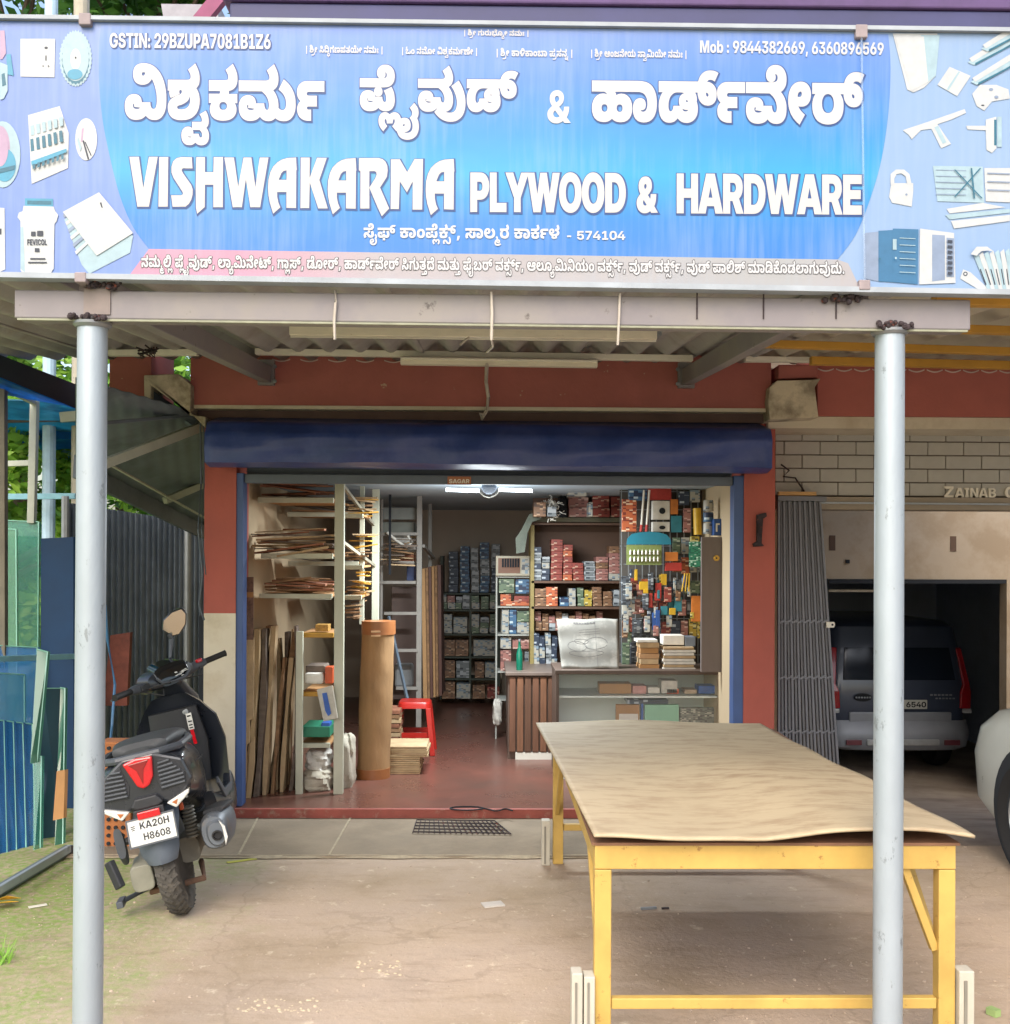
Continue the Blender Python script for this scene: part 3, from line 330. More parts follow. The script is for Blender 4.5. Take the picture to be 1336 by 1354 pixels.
-12,-36,-7],[337,85,1,27,77,0,1,-27]],[[89,-2,-22,0,-34,10,-18,20,1,16,0,16,22,25,40,18,52,9,31,0,28,0,42,-7,28,-11,13,-8,25,-22,-5,-16,-12,-6,-26,-7,-17,0,-14,0,-26,5,-16,10,1,7,0,11,30,11,25,0,10,0,22,-3,7,-3,20,-5,26,-19,1,-13,
0,-13,-24,-17,-38,-8,-21,0,-30,0,-38,12,-15,11,31,1,-14,-9,-26,-11,-28,-4],[103,26,12,0,14,9,3,7,57,0,2,-8,16,-8,17,0,10,0,14,3,8,7,1,7,0,6,-4,9,-10,5,-7,0,-6,0,-6,-2,1,-3,0,-3,8,-2,7,0,4,0,10,2,4,5,1,4,0,4,-8,8,-18,5,-30,4,-21,0,
-11,0,-20,0,-30,-6,-22,-11,-10,-15,1,-9,0,-9,12,-9],[131,156,38,0,56,-9,25,-10,18,-6,26,-19,14,-22,1,-13,0,-8,-4,-14,-5,-6,-55,40,15,6,-8,6,-20,11,-11,5,-16,5,-40,6,-23,0,-18,0,-20,-3,-10,-6,1,-4,0,-3,6,-6,7,-3,-43,-16,-8,5,-12,11,
-6,12,1,4,0,13,28,16,46,8]],[[123,-2,-36,0,-44,8,-20,15,1,8,0,5,6,8,10,7,11,4,-1,-3,-31,0,1,22,81,0,6,1,6,5,1,2,0,3,-6,5,-5,2,37,2,27,-2,4,-3,4,-4,1,-3,0,-2,-2,-5,-1,-1,73,0,1,-22,-33,0,-1,3,10,-3,12,-7,8,-9,1,-5,0,-8,-20,-14,-46,
-9],[125,25,20,0,18,8,1,6,0,4,-8,6,-18,4,-11,0,-14,0,-16,-4,-8,-6,1,-4,0,-6,18,-8],[15,85,1,27,109,0,20,0,20,3,5,2,4,2,4,5,1,4,0,5,-12,7,-11,0,-10,0,-14,-5,1,-6,0,-1,0,-3,3,-1,-19,12,2,2,10,2,5,0,8,0,16,-6,1,-5,0,-6,-16,-6,-15,0,
-16,0,-16,10,1,8,0,7,14,12,32,8,25,0,26,0,36,-11,18,-17,1,-10,0,-10,-12,-14,-11,-5,-8,-3,-22,-5,-32,-2,-23,0]],[[89,-2,-34,0,-40,22,1,21,0,12,12,18,24,14,21,5,9,-5,-63,0,1,27,191,0,18,0,16,2,5,1,4,2,4,4,1,2,0,6,-10,9,-9,6,49,15,18,
-13,14,-18,1,-10,0,-5,-6,-13,-9,-4,-4,-3,-14,-4,-14,-2,-7,-1,3,8,14,-1,22,-9,12,-13,1,-7,0,-4,-4,-7,-1,-2,-2,-1,-6,-1,-3,-1,-12,-6,-26,-7,-17,0,-14,0,-26,5,-16,10,1,7,0,11,30,11,25,0,12,0,20,-3,7,-3,22,-5,24,-19,1,-13,0,-13,-24,
-17,-38,-8,-21,0,-30,0,-38,12,-15,11,31,1,-14,-9,-26,-11,-28,-4],[103,26,12,0,14,9,3,7,57,0,2,-8,16,-8,17,0,10,0,14,3,8,7,1,7,0,6,-4,9,-10,5,-7,0,-6,0,-6,-2,1,-3,0,-3,8,-2,7,0,4,0,10,2,4,5,1,4,0,4,-6,7,-16,6,-30,4,-21,0,-17,0,-20,
0,-28,-6,-22,-11,-10,-15,1,-9,0,-9,12,-9]],[[89,-2,-34,0,-40,22,1,21,0,12,12,18,24,14,19,5,9,-5,-61,0,1,27,181,0,18,0,16,2,5,1,4,2,4,4,1,2,0,6,-12,9,-7,6,49,15,18,-13,14,-18,1,-10,0,-5,-8,-13,-7,-4,-6,-3,-12,-4,-14,-2,-7,-1,11,4,
14,-5,22,-14,10,-18,1,-11,0,-22,-40,-22,-35,0,-18,0,-30,5,-22,10,-9,8,31,1,-14,-9,-26,-11,-28,-4],[103,26,12,0,14,10,3,9,57,0,0,-10,16,-9,11,0,12,0,12,9,1,9,0,8,-10,15,-18,11,-28,7,-19,0,-5,0,-18,0,-28,-7,-20,-11,-10,-15,1,-8,0,-9,
12,-9]],[[23,15,0,9,20,9,17,0,16,0,20,-9,1,-9,0,-9,-20,-8,-15,0,-16,0,-20,8]],[[67,-28,1,170,59,0,1,-170]],[[117,-2,-32,0,-46,7,-26,16,1,12,0,10,18,12,34,8,23,3,26,3,24,7,10,10,1,9,1,6,0,6,-6,14,-12,11,-20,7,-11,0,-8,0,-10,-3,1,-4,
0,-4,10,-3,9,0,12,0,14,8,3,6,43,-3,-10,-17,-38,-15,-27,0,-18,0,-30,6,-18,13,1,9,0,14,38,16,33,0,26,0,42,-10,28,-19,14,-25,1,-16,0,-3,-4,-6,-4,-6,-1,-3,-6,-8,-20,-11,-32,-8,-25,-4,-14,-2,-16,-2,-6,-3,1,-3,0,-2,8,-4,16,-2,17,0,28,0,
36,7,16,12,1,7,0,8,-16,13,-13,4,-2,0,-4,1,-3,1,-8,2,-18,2,-9,0,-16,0,-10,-3,1,-3,0,-1,2,-2,1,-1,-61,-9,-4,3,-4,8,1,5,0,4,8,9,18,8,34,5,29,0,14,0,24,-2,11,-1,4,-1,4,0,6,0,3,0,28,-5,36,-16,18,-20,1,-12,0,-15,-32,-23,-62,-12]],[[57,
-11,0,-18,-32,-22,-60,-12,-41,0,-20,0,-38,3,-15,3,11,20,12,-2,30,-2,21,0,46,0,46,17,1,14,0,7,-8,11,-5,4,41,9,12,-8,6,-17]],[[93,-2,-24,0,-32,8,-16,15,1,8,0,8,8,13,26,12,25,7,14,5,10,7,1,3,0,2,-2,3,-8,2,-3,0,-10,0,-8,-5,1,-3,0,-3,2,
-5,3,-1,-53,-9,-4,4,-6,11,1,5,0,9,16,13,36,8,27,0,30,0,34,-9,14,-13,1,-7,0,-8,-12,-12,-24,-11,-19,-7,-18,-6,-8,-6,1,-3,0,-4,10,-3,11,0,18,0,20,10,3,9,57,0,2,-10,18,-9,17,0,16,0,18,10,1,11,0,9,-16,16,-28,12,-15,4,35,18,26,-7,40,-17,
24,-22,1,-15,0,-14,-20,-22,-40,-11,-31,0,-20,0,-28,4,-24,11,-11,8,29,1,-14,-10,-30,-11,-32,-3],[139,-29,7,30,55,0,7,-30],[193,85,1,27,31,0,20,0,20,3,5,2,6,2,4,5,1,4,0,5,-14,7,-11,0,-10,0,-14,-5,1,-6,0,-1,0,-3,3,-1,-19,12,4,2,8,2,5,
0,10,0,14,-6,1,-5,0,-6,-16,-6,-13,0,-16,0,-18,10,1,8,0,7,14,12,32,8,25,0,26,0,36,-11,18,-17,1,-10,0,-10,-12,-14,-11,-5,-6,-3,-22,-5,-34,-2,-23,0]],[[13,76,0,11,28,14,27,0,28,0,28,-14,1,-11,0,-10,-28,-15,-27,0,-26,0,-28,15],[53,76,
0,-3,8,-5,7,0,8,0,8,5,1,3,0,4,-8,5,-7,0,-6,0,-8,-5],[13,22,0,11,28,14,27,0,28,0,28,-14,1,-11,0,-10,-28,-14,-27,0,-26,0,-28,14],[53,23,0,-4,8,-5,7,0,8,0,8,5,1,4,0,3,-8,5,-7,0,-6,0,-8,-5]],[[89,-2,-22,0,-34,10,-18,20,1,16,0,15,22,25,
38,18,50,10,31,0,20,0,32,-5,26,-10,11,-7,3,1,-6,6,-20,13,-28,11,-36,7,-21,0,-26,0,-20,-7,1,-6,0,-4,8,-6,7,-3,-41,-16,-10,5,-14,11,-6,12,1,5,0,13,26,16,46,8,29,0,28,0,46,-7,34,-11,15,-7,20,-11,22,-27,8,-28,1,-14,0,-19,-18,-24,-34,
-10,-23,0,-18,0,-30,5,-22,10,-9,8,31,1,-14,-9,-26,-11,-28,-4],[103,26,12,0,14,10,3,9,57,0,0,-10,16,-9,11,0,12,0,12,9,1,9,0,8,-10,15,-18,11,-28,7,-19,0,-5,0,-18,0,-28,-7,-20,-11,-10,-15,1,-8,0,-9,12,-9]],[[-91,-75,-16,0,-22,7,-10,
13,1,7,0,13,22,17,42,9,27,0,28,0,42,-9,22,-18,1,-12,0,-7,-10,-13,-22,-7,-15,0,-14,0,-20,4,-14,8,-7,5,25,0,-6,-5,-14,-8,-20,-4],[-83,-57,8,0,8,6,1,5,39,0,0,-5,10,-6,7,0,8,0,8,5,1,5,0,6,-12,9,-22,5,-13,0,-3,0,-16,0,-22,-5,-12,-9,1,
-6,0,-5,8,-5],[-71,-92,3,18,41,0,5,-18]],[[253,-2,-40,0,-42,18,1,17,0,14,34,16,29,0,24,0,26,-12,1,-10,0,-3,-4,-6,-1,-2,-37,1,2,1,0,2,1,1,0,2,-4,3,-5,0,-4,0,-6,-4,1,-3,0,-4,14,-6,17,0,14,0,20,6,10,14,1,10,1,1,0,9,-10,15,-22,9,-17,0,
-18,0,-24,-11,-5,-8,-55,0,0,9,-20,10,-15,0,-14,0,-12,-6,1,-5,0,-2,4,-4,3,-2,4,-1,12,-2,13,0,7,0,1,-24,-9,0,-10,0,-12,-1,-3,-2,-4,-1,-2,-3,1,-2,0,-3,10,-5,13,0,10,0,18,3,9,3,27,-22,-16,-5,-36,-5,-19,0,-40,0,-38,16,1,13,0,7,14,12,26,
9,23,2,-3,-10,-18,4,-24,9,-14,13,1,8,0,10,20,15,36,9,27,0,32,0,40,-13,17,-10,-27,-2,12,8,26,11,36,6,23,0,38,0,48,-16,22,-28,1,-17,0,-12,-10,-20,-26,-16,-40,-8]],[[97,-2,-28,0,-36,9,-20,17,1,12,0,10,16,15,32,8,21,0,30,0,28,-12,1,
-10,0,-4,-4,-6,-1,-3,-43,2,2,1,0,2,1,1,0,2,-6,4,-3,0,-6,0,-8,-5,1,-4,0,-5,18,-7,23,0,22,0,20,11,5,9,55,0,2,-10,16,-9,13,0,8,0,10,4,4,6,1,3,0,8,-10,15,-9,7,59,11,14,-10,12,-22,1,-11,0,-14,-20,-17,-34,-8,-21,0,-18,0,-30,5,-22,10,-9,
8,27,-1,-14,-8,-26,-10,-34,-4],[177,52,-16,0,-16,8,1,6,0,7,18,9,15,0,14,0,18,-9,1,-7,0,-6,-16,-8],[13,85,1,27,205,0,18,0,16,2,5,1,4,2,4,4,1,2,0,6,-12,9,-7,6,49,15,18,-13,14,-18,1,-10,0,-5,-8,-13,-7,-4,-12,-6,-34,-5,-31,0]],[[129,
-2,-32,0,-44,10,-28,17,-10,22,1,10,0,17,26,26,50,15,37,0,34,0,42,-11,26,-17,12,-21,1,-11,0,-17,-26,-26,-50,-14],[129,26,14,0,22,7,12,12,1,10,0,10,-12,14,-20,8,-17,0,-14,0,-22,-6,-12,-13,1,-11,0,-9,12,-14,22,-8],[289,-2,-30,0,-48,
12,-21,12,29,24,16,-10,26,-10,21,0,18,0,20,11,1,10,0,10,-16,15,-26,12,-15,4,39,16,24,-6,38,-16,22,-21,1,-15,0,-11,-12,-18,-22,-13,-34,-6],[429,-2,-30,0,-48,12,-21,13,29,23,16,-10,26,-10,21,0,18,0,20,11,1,10,0,10,-16,16,-28,12,-15,
4,37,26,24,-7,40,-19,24,-26,1,-17,0,-14,-20,-22,-40,-12],[243,85,1,27,29,0,20,0,18,3,7,2,4,2,4,5,1,4,0,5,-12,7,-11,0,-10,0,-16,-5,1,-6,0,-1,2,-3,1,-1,-19,12,4,2,8,2,5,0,10,0,14,-6,1,-5,0,-6,-14,-6,-15,0,-16,0,-18,10,1,8,0,7,16,12,
30,8,25,0,28,0,34,-11,18,-17,1,-10,0,-10,-12,-14,-11,-5,-6,-3,-22,-5,-32,-2,-23,0]],[[63,102,-14,6,-20,13,1,9,0,7,16,13,36,8,31,0,7,-26,-16,-1,-12,-4,1,-3,0,-4,10,-5,11,-3],[241,-2,-30,0,-36,11,-15,12,29,1,-14,-10,-30,-11,-32,-3,
-17,0,-24,0,-32,8,-16,15,1,8,0,8,8,13,26,12,25,7,14,5,10,7,1,3,0,2,-2,3,-8,2,-3,0,-10,0,-8,-5,1,-3,0,-3,2,-5,3,-1,-53,-9,-4,4,-6,11,1,5,0,9,16,13,36,8,27,0,30,0,34,-9,14,-13,1,-7,0,-8,-12,-12,-24,-11,-19,-7,-18,-6,-8,-6,1,-3,0,-4,
10,-3,11,0,18,0,20,10,3,9,57,0,2,-10,16,-9,17,0,14,0,14,7,1,6,0,5,-8,8,-3,3,55,14,10,-7,12,-17,1,-9,0,-12,-20,-18,-38,-8]],[[97,-2,-28,0,-36,9,-20,17,1,12,0,10,16,15,32,8,21,0,30,0,28,-12,1,-10,0,-4,-4,-6,-1,-3,-43,2,2,1,0,2,1,1,0,
2,-6,4,-3,0,-6,0,-8,-5,1,-4,0,-5,18,-7,23,0,22,0,20,11,5,9,55,0,2,-10,16,-9,13,0,12,0,10,9,1,7,0,6,-8,12,-16,12,-24,9,-13,4,71,5,18,-6,24,-14,14,-19,1,-11,0,-16,-20,-18,-34,-8,-19,0,-20,0,-30,5,-22,10,-9,8,27,-1,-14,-8,-26,-10,-34,
-4],[13,85,1,27,199,0,20,0,20,3,7,2,4,2,4,5,1,4,0,5,-12,7,-11,0,-10,0,-16,-5,1,-6,0,-1,2,-3,1,-1,-19,12,4,2,8,2,5,0,10,0,14,-6,1,-5,0,-6,-16,-6,-13,0,-16,0,-18,10,1,8,0,7,16,12,30,8,25,0,28,0,34,-11,18,-17,1,-10,0,-10,-12,-14,-11,
-5,-6,-3,-22,-5,-34,-2,-21,0],[369,-2,-32,0,-48,14,-21,12,37,20,14,-9,24,-9,19,0,12,0,12,6,1,6,0,6,0,8,-2,8,1,4,0,17,32,22,56,12,37,0,36,0,54,-11,32,-18,18,-23,1,-13,0,-16,-24,-24,-44,-12,-29,0,-26,0,-38,8,-18,17,1,11,0,9,12,13,24,
7,17,0,20,0,18,-9,1,-7,0,-7,-12,-7,-13,0,-6,0,-14,2,-3,4,9,5,0,-2,-2,-3,1,-2,0,-5,12,-8,19,0,12,0,18,6,10,11,1,9,0,10,-18,17,-32,10,-25,0,-18,0,-26,-6,-16,-12,1,-10,0,-5,2,-7,0,-9,1,-5,0,-13,-20,-15,-34,-7]],[[89,-2,-40,0,-36,15,1,
11,0,6,12,11,28,7,23,2,3,-8,-22,1,-26,6,-14,10,1,7,0,8,22,11,34,5,21,0,24,0,34,-4,26,-10,13,-9,-31,0,10,7,24,10,26,4,36,2,25,0,16,0,32,-5,26,-11,18,-17,1,-13,0,-13,-22,-21,-48,-12,-39,0,-40,0,-40,17,1,15,0,9,16,12,26,6,19,0,24,0,
28,-11,1,-9,0,-2,-2,-6,-1,-2,-39,1,0,1,2,1,1,1,0,2,-6,2,-3,0,-4,0,-8,-3,1,-2,0,-4,14,-5,17,0,24,0,24,12,1,12,1,1,0,11,-26,15,-25,0,-20,0,-24,-8,-5,-7,-55,0,-4,6,-20,9,-17,0,-10,0,-12,-4,1,-3,0,-2,2,-3,3,-1,2,-1,10,-1,7,0,17,0,1,
-22,-17,0,-8,0,-8,0,-1,-1,-2,-1,-4,-2,1,-2,0,-2,10,-4,13,0,12,0,18,3,9,3,27,-21,-10,-4,-24,-4,-24,-2],[15,86,1,26,241,0,20,0,18,3,7,2,4,2,4,5,1,4,0,5,-12,7,-11,0,-10,0,-14,-5,1,-6,0,-1,0,-3,1,-1,-17,12,2,2,10,2,5,0,8,0,14,-6,1,-5,
0,-6,-14,-6,-15,0,-16,0,-18,10,1,8,0,7,16,12,32,8,25,0,26,0,36,-11,18,-17,1,-10,0,-10,-12,-14,-11,-5,-6,-2,-18,-5,-30,-2,-21,0]],[[153,-2,-24,0,-32,5,-20,10,1,7,0,5,10,8,9,4,15,-7,-30,2,-44,12,-24,20,1,12,0,11,20,18,36,10,25,0,18,
0,28,-7,18,-13,1,-10,0,-8,-14,-13,-28,-7,-19,0,-18,0,-30,4,-7,3,5,16,6,-2,20,-4,11,0,14,0,12,5,1,5,0,4,-8,4,-7,0,-10,0,-14,-8,1,-7,0,-5,8,-9,18,-6,36,-3,27,-1,32,1,36,11,14,16,1,11,0,9,-6,16,-14,13,-22,8,-13,0,-8,0,-10,-4,1,-4,0,
-4,12,-3,9,0,12,0,12,8,3,6,45,-3,-6,-12,-22,-15,-30,-6,-17,0,-14,0,-24,4,-20,7,-12,11,1,8,0,13,40,16,35,0,30,0,46,-11,30,-19,16,-24,1,-13,0,-16,-18,-23,-30,-16,-36,-8,-17,-1,15,8,8,-3,10,-8,1,-6,0,-10,-38,-12],[153,18,8,0,10,3,1,4,
0,2,-10,4,-7,0,-8,0,-10,-4,1,-2,0,-3,8,-4]],[[93,-2,-24,0,-32,8,-16,15,1,8,0,8,8,13,26,12,25,7,14,5,10,7,1,3,0,2,-2,3,-8,2,-3,0,-10,0,-8,-5,1,-3,0,-3,2,-5,3,-1,-53,-9,-4,4,-6,11,1,5,0,9,16,13,36,8,27,0,30,0,34,-9,14,-13,1,-7,0,-8,
-12,-12,-24,-11,-19,-7,-18,-6,-8,-6,1,-3,0,-4,10,-3,11,0,18,0,20,10,3,9,57,0,2,-10,18,-9,17,0,16,0,18,10,1,11,0,9,-16,16,-28,12,-15,4,33,16,26,-6,42,-17,24,-21,1,-15,0,-14,-20,-22,-40,-11,-31,0,-20,0,-28,4,-24,11,-11,8,29,1,-14,
-10,-30,-11,-32,-3],[193,85,1,27,91,0,1,-27]],[[201,-2,-20,0,-30,5,-26,12,-13,9,-4,4,-8,4,-6,2,-3,0,-6,0,-6,-4,1,-4,0,-5,8,-9,7,-6,-55,-11,-10,7,-12,18,1,8,0,10,16,15,32,9,25,0,14,0,24,-4,24,-10,13,-8,8,-5,12,-6,12,-3,7,0,12,0,10,
7,1,7,0,7,-10,15,-7,6,57,11,14,-9,12,-22,1,-11,0,-20,-42,-19],[153,53,-14,0,-18,9,1,6,0,7,18,8,15,0,14,0,18,-8,1,-7,0,-6,-16,-9],[13,85,1,27,165,0,18,0,16,2,5,1,4,2,4,4,1,2,0,6,-10,9,-9,6,47,15,20,-13,14,-18,1,-10,0,-5,-6,-13,-9,
-4,-12,-6,-34,-5,-31,0]],[[-63,-10,18,0,26,-7,22,-14,11,-11,6,-5,8,-7,12,-2,11,0,2,0,10,1,3,0,7,-18,-2,-1,-14,-1,-7,0,-16,0,-22,4,-14,10,-7,8,-8,8,-14,11,-14,5,-9,0,-8,0,-12,-4,1,-5,0,-2,6,-5,14,-3,13,0,20,0,28,9,16,15,1,8,0,8,-8,
11,-3,5,37,8,10,-7,8,-15,1,-10,0,-12,-20,-19,-32,-13,-38,-6,-19,0,-26,0,-30,8,-14,13,1,8,0,12,32,15]],[[241,-2,-30,0,-36,11,-15,12,29,1,-14,-10,-30,-11,-32,-3,-17,0,-24,0,-32,8,-16,15,1,8,0,8,8,13,26,12,25,7,14,5,10,7,1,3,0,2,-2,3,
-8,2,-3,0,-10,0,-8,-5,1,-3,0,-3,2,-5,3,-1,-53,-9,-4,4,-6,11,1,5,0,9,16,13,36,8,27,0,30,0,34,-9,14,-13,1,-7,0,-8,-12,-12,-24,-11,-19,-7,-18,-6,-8,-6,1,-3,0,-4,10,-3,11,0,18,0,20,10,3,9,57,0,2,-10,16,-9,17,0,14,0,14,7,1,6,0,4,-6,7,
-3,3,57,12,8,-6,10,-15,1,-8,0,-12,-20,-17,-38,-9],[223,59,-24,0,-34,7,-24,10,-7,7,-5,11,27,9,12,-9,32,-11,17,0,14,0,16,7,1,6,0,3,-4,6,-1,2,57,8,4,-4,6,-11,1,-7,0,-9,-18,-16,-36,-9]],[[111,-2,-32,0,-44,11,-24,18,1,12,0,8,12,12,24,
11,17,6,63,20,6,2,10,5,2,5,1,2,0,4,-12,7,-11,0,-8,0,-10,-3,-8,-6,1,-4,0,-4,10,-8,16,-11,13,-7,141,-78,-69,0,-115,63,-12,7,-22,14,-14,16,1,9,0,11,20,17,38,10,25,0,24,0,34,-9,18,-16,1,-10,0,-6,-8,-13,-18,-10,-11,-5,-59,-21,-8,-4,-12,
-7,1,-5,0,-5,10,-7,16,-4,13,0,14,0,30,7,24,13,14,18,1,10,57,0,0,-12,-10,-22,-22,-18,-15,-6,-17,-5,-18,-6,-40,-6]],[[13,-32,15,57,63,0,-29,-57]],[[197,70,1,-27,-133,0,1,27]],[[129,-2,-38,0,-52,18,-28,33,1,24,0,23,28,34,52,18,39,0,
40,0,52,-18,28,-34,1,-23,0,-24,-28,-33,-52,-18],[129,25,18,0,24,12,10,21,1,15,0,14,-10,22,-24,11,-17,0,-16,0,-24,-11,-12,-22,1,-14,0,-15,12,-21,24,-12]],[[37,0,1,28,197,0,1,-28],[173,146,1,-146,-65,0,1,114,-1,0,-65,-21,1,30,73,
23]],[[23,0,1,25,109,45,10,5,20,8,12,11,1,6,0,6,-10,9,-20,5,-11,0,-14,0,-20,-6,-12,-11,1,-9,-63,0,0,17,26,24,50,13,35,0,30,0,50,-11,26,-21,1,-14,0,-10,-16,-17,-28,-16,-19,-8,-53,-23,1,0,121,0,1,-28]],[[129,-2,-38,0,-52,14,-24,23,1,
14,67,0,0,-7,12,-11,20,-7,15,0,14,0,20,6,12,10,1,7,0,6,-12,10,-22,4,-15,0,-39,0,1,20,65,31,1,0,-117,0,1,28,199,0,1,-27,-89,-42,1,8,34,1,48,-9,22,-19,1,-12,0,-14,-28,-22,-50,-12]],[[7,30,1,27,125,89,69,0,-121,-90,1,0,177,0,1,-26],
[151,0,1,38,1,12,1,41,65,0,1,-91]],[[129,-2,-32,0,-48,12,-30,21,-1,15,67,0,0,-6,12,-10,22,-6,13,0,14,0,20,6,12,11,1,8,0,7,-12,11,-20,6,-11,0,-18,0,-24,-7,-3,-6,-63,0,11,86,195,0,1,-28,-133,0,-3,-29,1,0,10,5,30,5,17,0,20,0,36,-8,26,
-13,16,-18,1,-11,0,-15,-28,-23,-50,-13]],[[131,-2,-32,0,-52,13,-28,23,1,14,0,12,20,23,17,13,69,50,77,0,-89,-65,-15,0,4,3,12,6,22,5,15,0,30,0,42,-12,24,-21,1,-14,0,-15,-28,-22,-48,-13],[129,25,14,0,20,6,12,10,1,7,0,7,-12,10,-20,7,
-13,0,-12,0,-22,-7,-10,-10,1,-7,0,-7,10,-10,22,-6]],[[45,0,119,116,1,1,-137,0,1,29,211,0,1,-29,-119,-117]],[[129,-2,-34,0,-52,10,-28,19,1,12,0,10,18,15,32,10,25,2,1,-1,-30,3,-36,17,1,13,0,12,28,18,48,10,31,0,32,0,48,-10,26,-18,1,
-12,0,-13,-34,-17,-29,-3,1,1,24,-2,32,-10,18,-15,1,-10,0,-12,-28,-19,-52,-10],[129,22,14,0,20,5,12,9,1,6,0,6,-12,9,-20,5,-13,0,-12,0,-20,-5,-12,-9,1,-6,0,-6,12,-9,20,-5],[129,87,12,0,18,5,10,8,1,5,0,5,-10,8,-18,5,-11,0,-10,0,-18,
-5,-10,-8,1,-5,0,-5,10,-8,18,-5]],[[127,148,34,0,52,-13,28,-23,1,-15,0,-12,-20,-22,-17,-13,-65,-50,-75,0,91,65,17,0,-4,-3,-12,-7,-22,-4,-13,0,-30,0,-42,11,-24,21,1,14,0,15,28,23,48,13],[131,121,-14,0,-20,-6,-12,-11,1,-7,0,-6,12,
-11,20,-6,15,0,12,0,20,6,12,11,1,6,0,7,-12,11,-20,6]],[[55,-2,-16,0,-20,11,1,8,0,7,20,11,17,0,16,0,20,-11,1,-7,0,-8,-20,-11],[55,63,-16,0,-20,11,1,7,0,8,20,11,17,0,16,0,20,-11,1,-8,0,-7,-20,-11]],[[1,0,101,146,95,0,101,-146,-77,0,
-39,64,-10,16,-18,33,-9,19,21,0,-12,-19,-18,-33,-9,-16,-39,-64],[71,28,1,27,157,0,1,-27]],[[19,0,1,146,123,0,32,0,44,-10,24,-16,1,-11,0,-9,-14,-13,-24,-9,-15,-2,1,0,18,0,28,-9,18,-16,1,-10,0,-12,-24,-18,-44,-11,-33,0],[89,27,51,0,
18,0,22,9,1,8,0,5,-10,8,-18,4,-11,0,-49,0],[89,86,47,0,10,0,16,4,10,8,1,4,0,8,-20,9,-15,0,-45,0]],[[151,-2,-40,0,-64,17,-36,34,1,24,0,23,36,34,64,18,41,0,26,0,46,-8,34,-15,22,-20,5,-13,-71,0,-2,6,-10,10,-16,6,-20,3,-9,0,-24,0,-30,
-11,-18,-19,1,-14,0,-14,18,-20,30,-11,25,0,10,0,20,4,16,6,10,9,3,6,73,0,-4,-13,-22,-20,-34,-15,-46,-7]],[[127,0,-75,0,1,29,75,0,26,0,34,10,18,19,1,15,0,14,-18,19,-34,10,-27,0,-73,0,1,30,79,0,46,0,64,-18,36,-33,1,-22,0,-22,-36,-33,
-64,-18],[91,146,1,-146,-71,0,1,146]],[[19,0,1,146,219,0,1,-30,-145,0,1,-28,135,0,1,-29,-133,0,1,-29,147,0,1,-30]],[[19,0,1,146,211,0,1,-30,-137,0,1,-31,131,0,1,-29,-129,0,1,-56]],[[151,-2,-42,0,-62,18,-36,34,1,23,0,23,36,34,64,18,
41,0,26,0,44,-8,36,-13,22,-19,3,-12,-71,0,-2,5,-8,8,-16,5,-18,3,-11,0,-22,0,-32,-10,-18,-20,1,-14,0,-14,18,-20,32,-11,23,0,20,0,26,7,16,11,1,8,17,-1,-73,0,1,26,127,0,1,-20,0,-18,-34,-28,-58,-15]],[[19,0,1,146,73,0,1,-57,111,0,1,57,
71,0,1,-146,-69,0,1,59,-109,0,1,-59]],[[13,0,1,28,37,0,1,90,-35,0,1,28,143,0,1,-28,-35,0,1,-90,37,0,1,-28]],[[71,26,1,43,10,6,20,12,20,13,11,6,65,40,85,0,-123,-73,-5,0],[19,0,1,146,73,0,1,-36,1,-40,1,-16,1,-54],[201,0,-77,62,43,27,
119,-89]],[[19,0,1,146,73,0,1,-116,129,0,1,-30]],[[19,0,1,146,105,0,39,-58,4,-5,8,-15,8,-16,8,-15,5,-5,-17,0,2,5,8,15,8,16,8,15,5,5,37,58,105,0,1,-146,-67,0,1,63,0,5,0,15,2,16,0,18,1,8,9,0,-4,-8,-10,-18,-8,-17,-8,-14,-3,-5,-41,-63,
-55,0,-41,63,-4,5,-8,14,-10,17,-10,18,-3,8,9,0,2,-8,0,-18,0,-16,2,-15,1,-5,1,-63]],[[19,0,1,146,75,0,83,-67,4,-3,14,-12,16,-14,7,-6,-7,-10,0,7,-2,19,0,17,1,5,1,64,71,0,1,-146,-71,0,-75,61,-6,4,-18,14,-18,18,-11,10,15,3,2,-11,0,-19,
2,-15,1,-4,1,-61]],[[151,-2,-40,0,-64,18,-36,33,1,24,0,23,36,34,64,18,41,0,38,0,64,-18,36,-34,1,-23,0,-24,-36,-34,-64,-17],[151,28,20,0,32,11,16,20,1,14,0,14,-16,20,-32,10,-19,0,-22,0,-30,-10,-18,-20,1,-14,0,-14,18,-20,30,-11]],
[[19,0,1,146,121,0,34,0,48,-12,28,-23,1,-15,0,-15,-28,-22,-48,-12,-33,0,-79,0,1,29,75,0,16,0,20,5,10,9,1,6,0,7,-10,8,-20,5,-15,0,-41,0,1,-116]],[[19,0,1,146,121,0,34,0,50,-12,26,-23,1,-15,0,-14,-28,-22,-50,-12,-35,0,-71,0,1,28,73,
0,14,0,20,5,12,9,1,6,0,7,-12,9,-20,5,-13,0,-43,0,1,-117],[183,0,-65,66,75,0,67,-66]],[[135,-2,-38,0,-54,11,-28,23,1,16,67,0,0,-7,14,-10,24,-5,19,0,14,0,22,4,12,7,1,5,0,4,-10,6,-22,5,-17,1,-29,3,-42,5,-44,21,1,16,0,13,30,20,52,12,
35,0,34,0,50,-12,28,-21,3,-15,-65,0,0,9,-26,11,-21,0,-12,0,-22,-4,-10,-7,1,-5,0,-4,8,-6,22,-4,17,-1,27,-3,24,-3,34,-7,24,-10,10,-13,1,-9,0,-14,-28,-21,-54,-11]],[[9,116,1,30,243,0,1,-30,-85,0,1,-116,-69,0,1,116]],[[141,-2,-36,0,
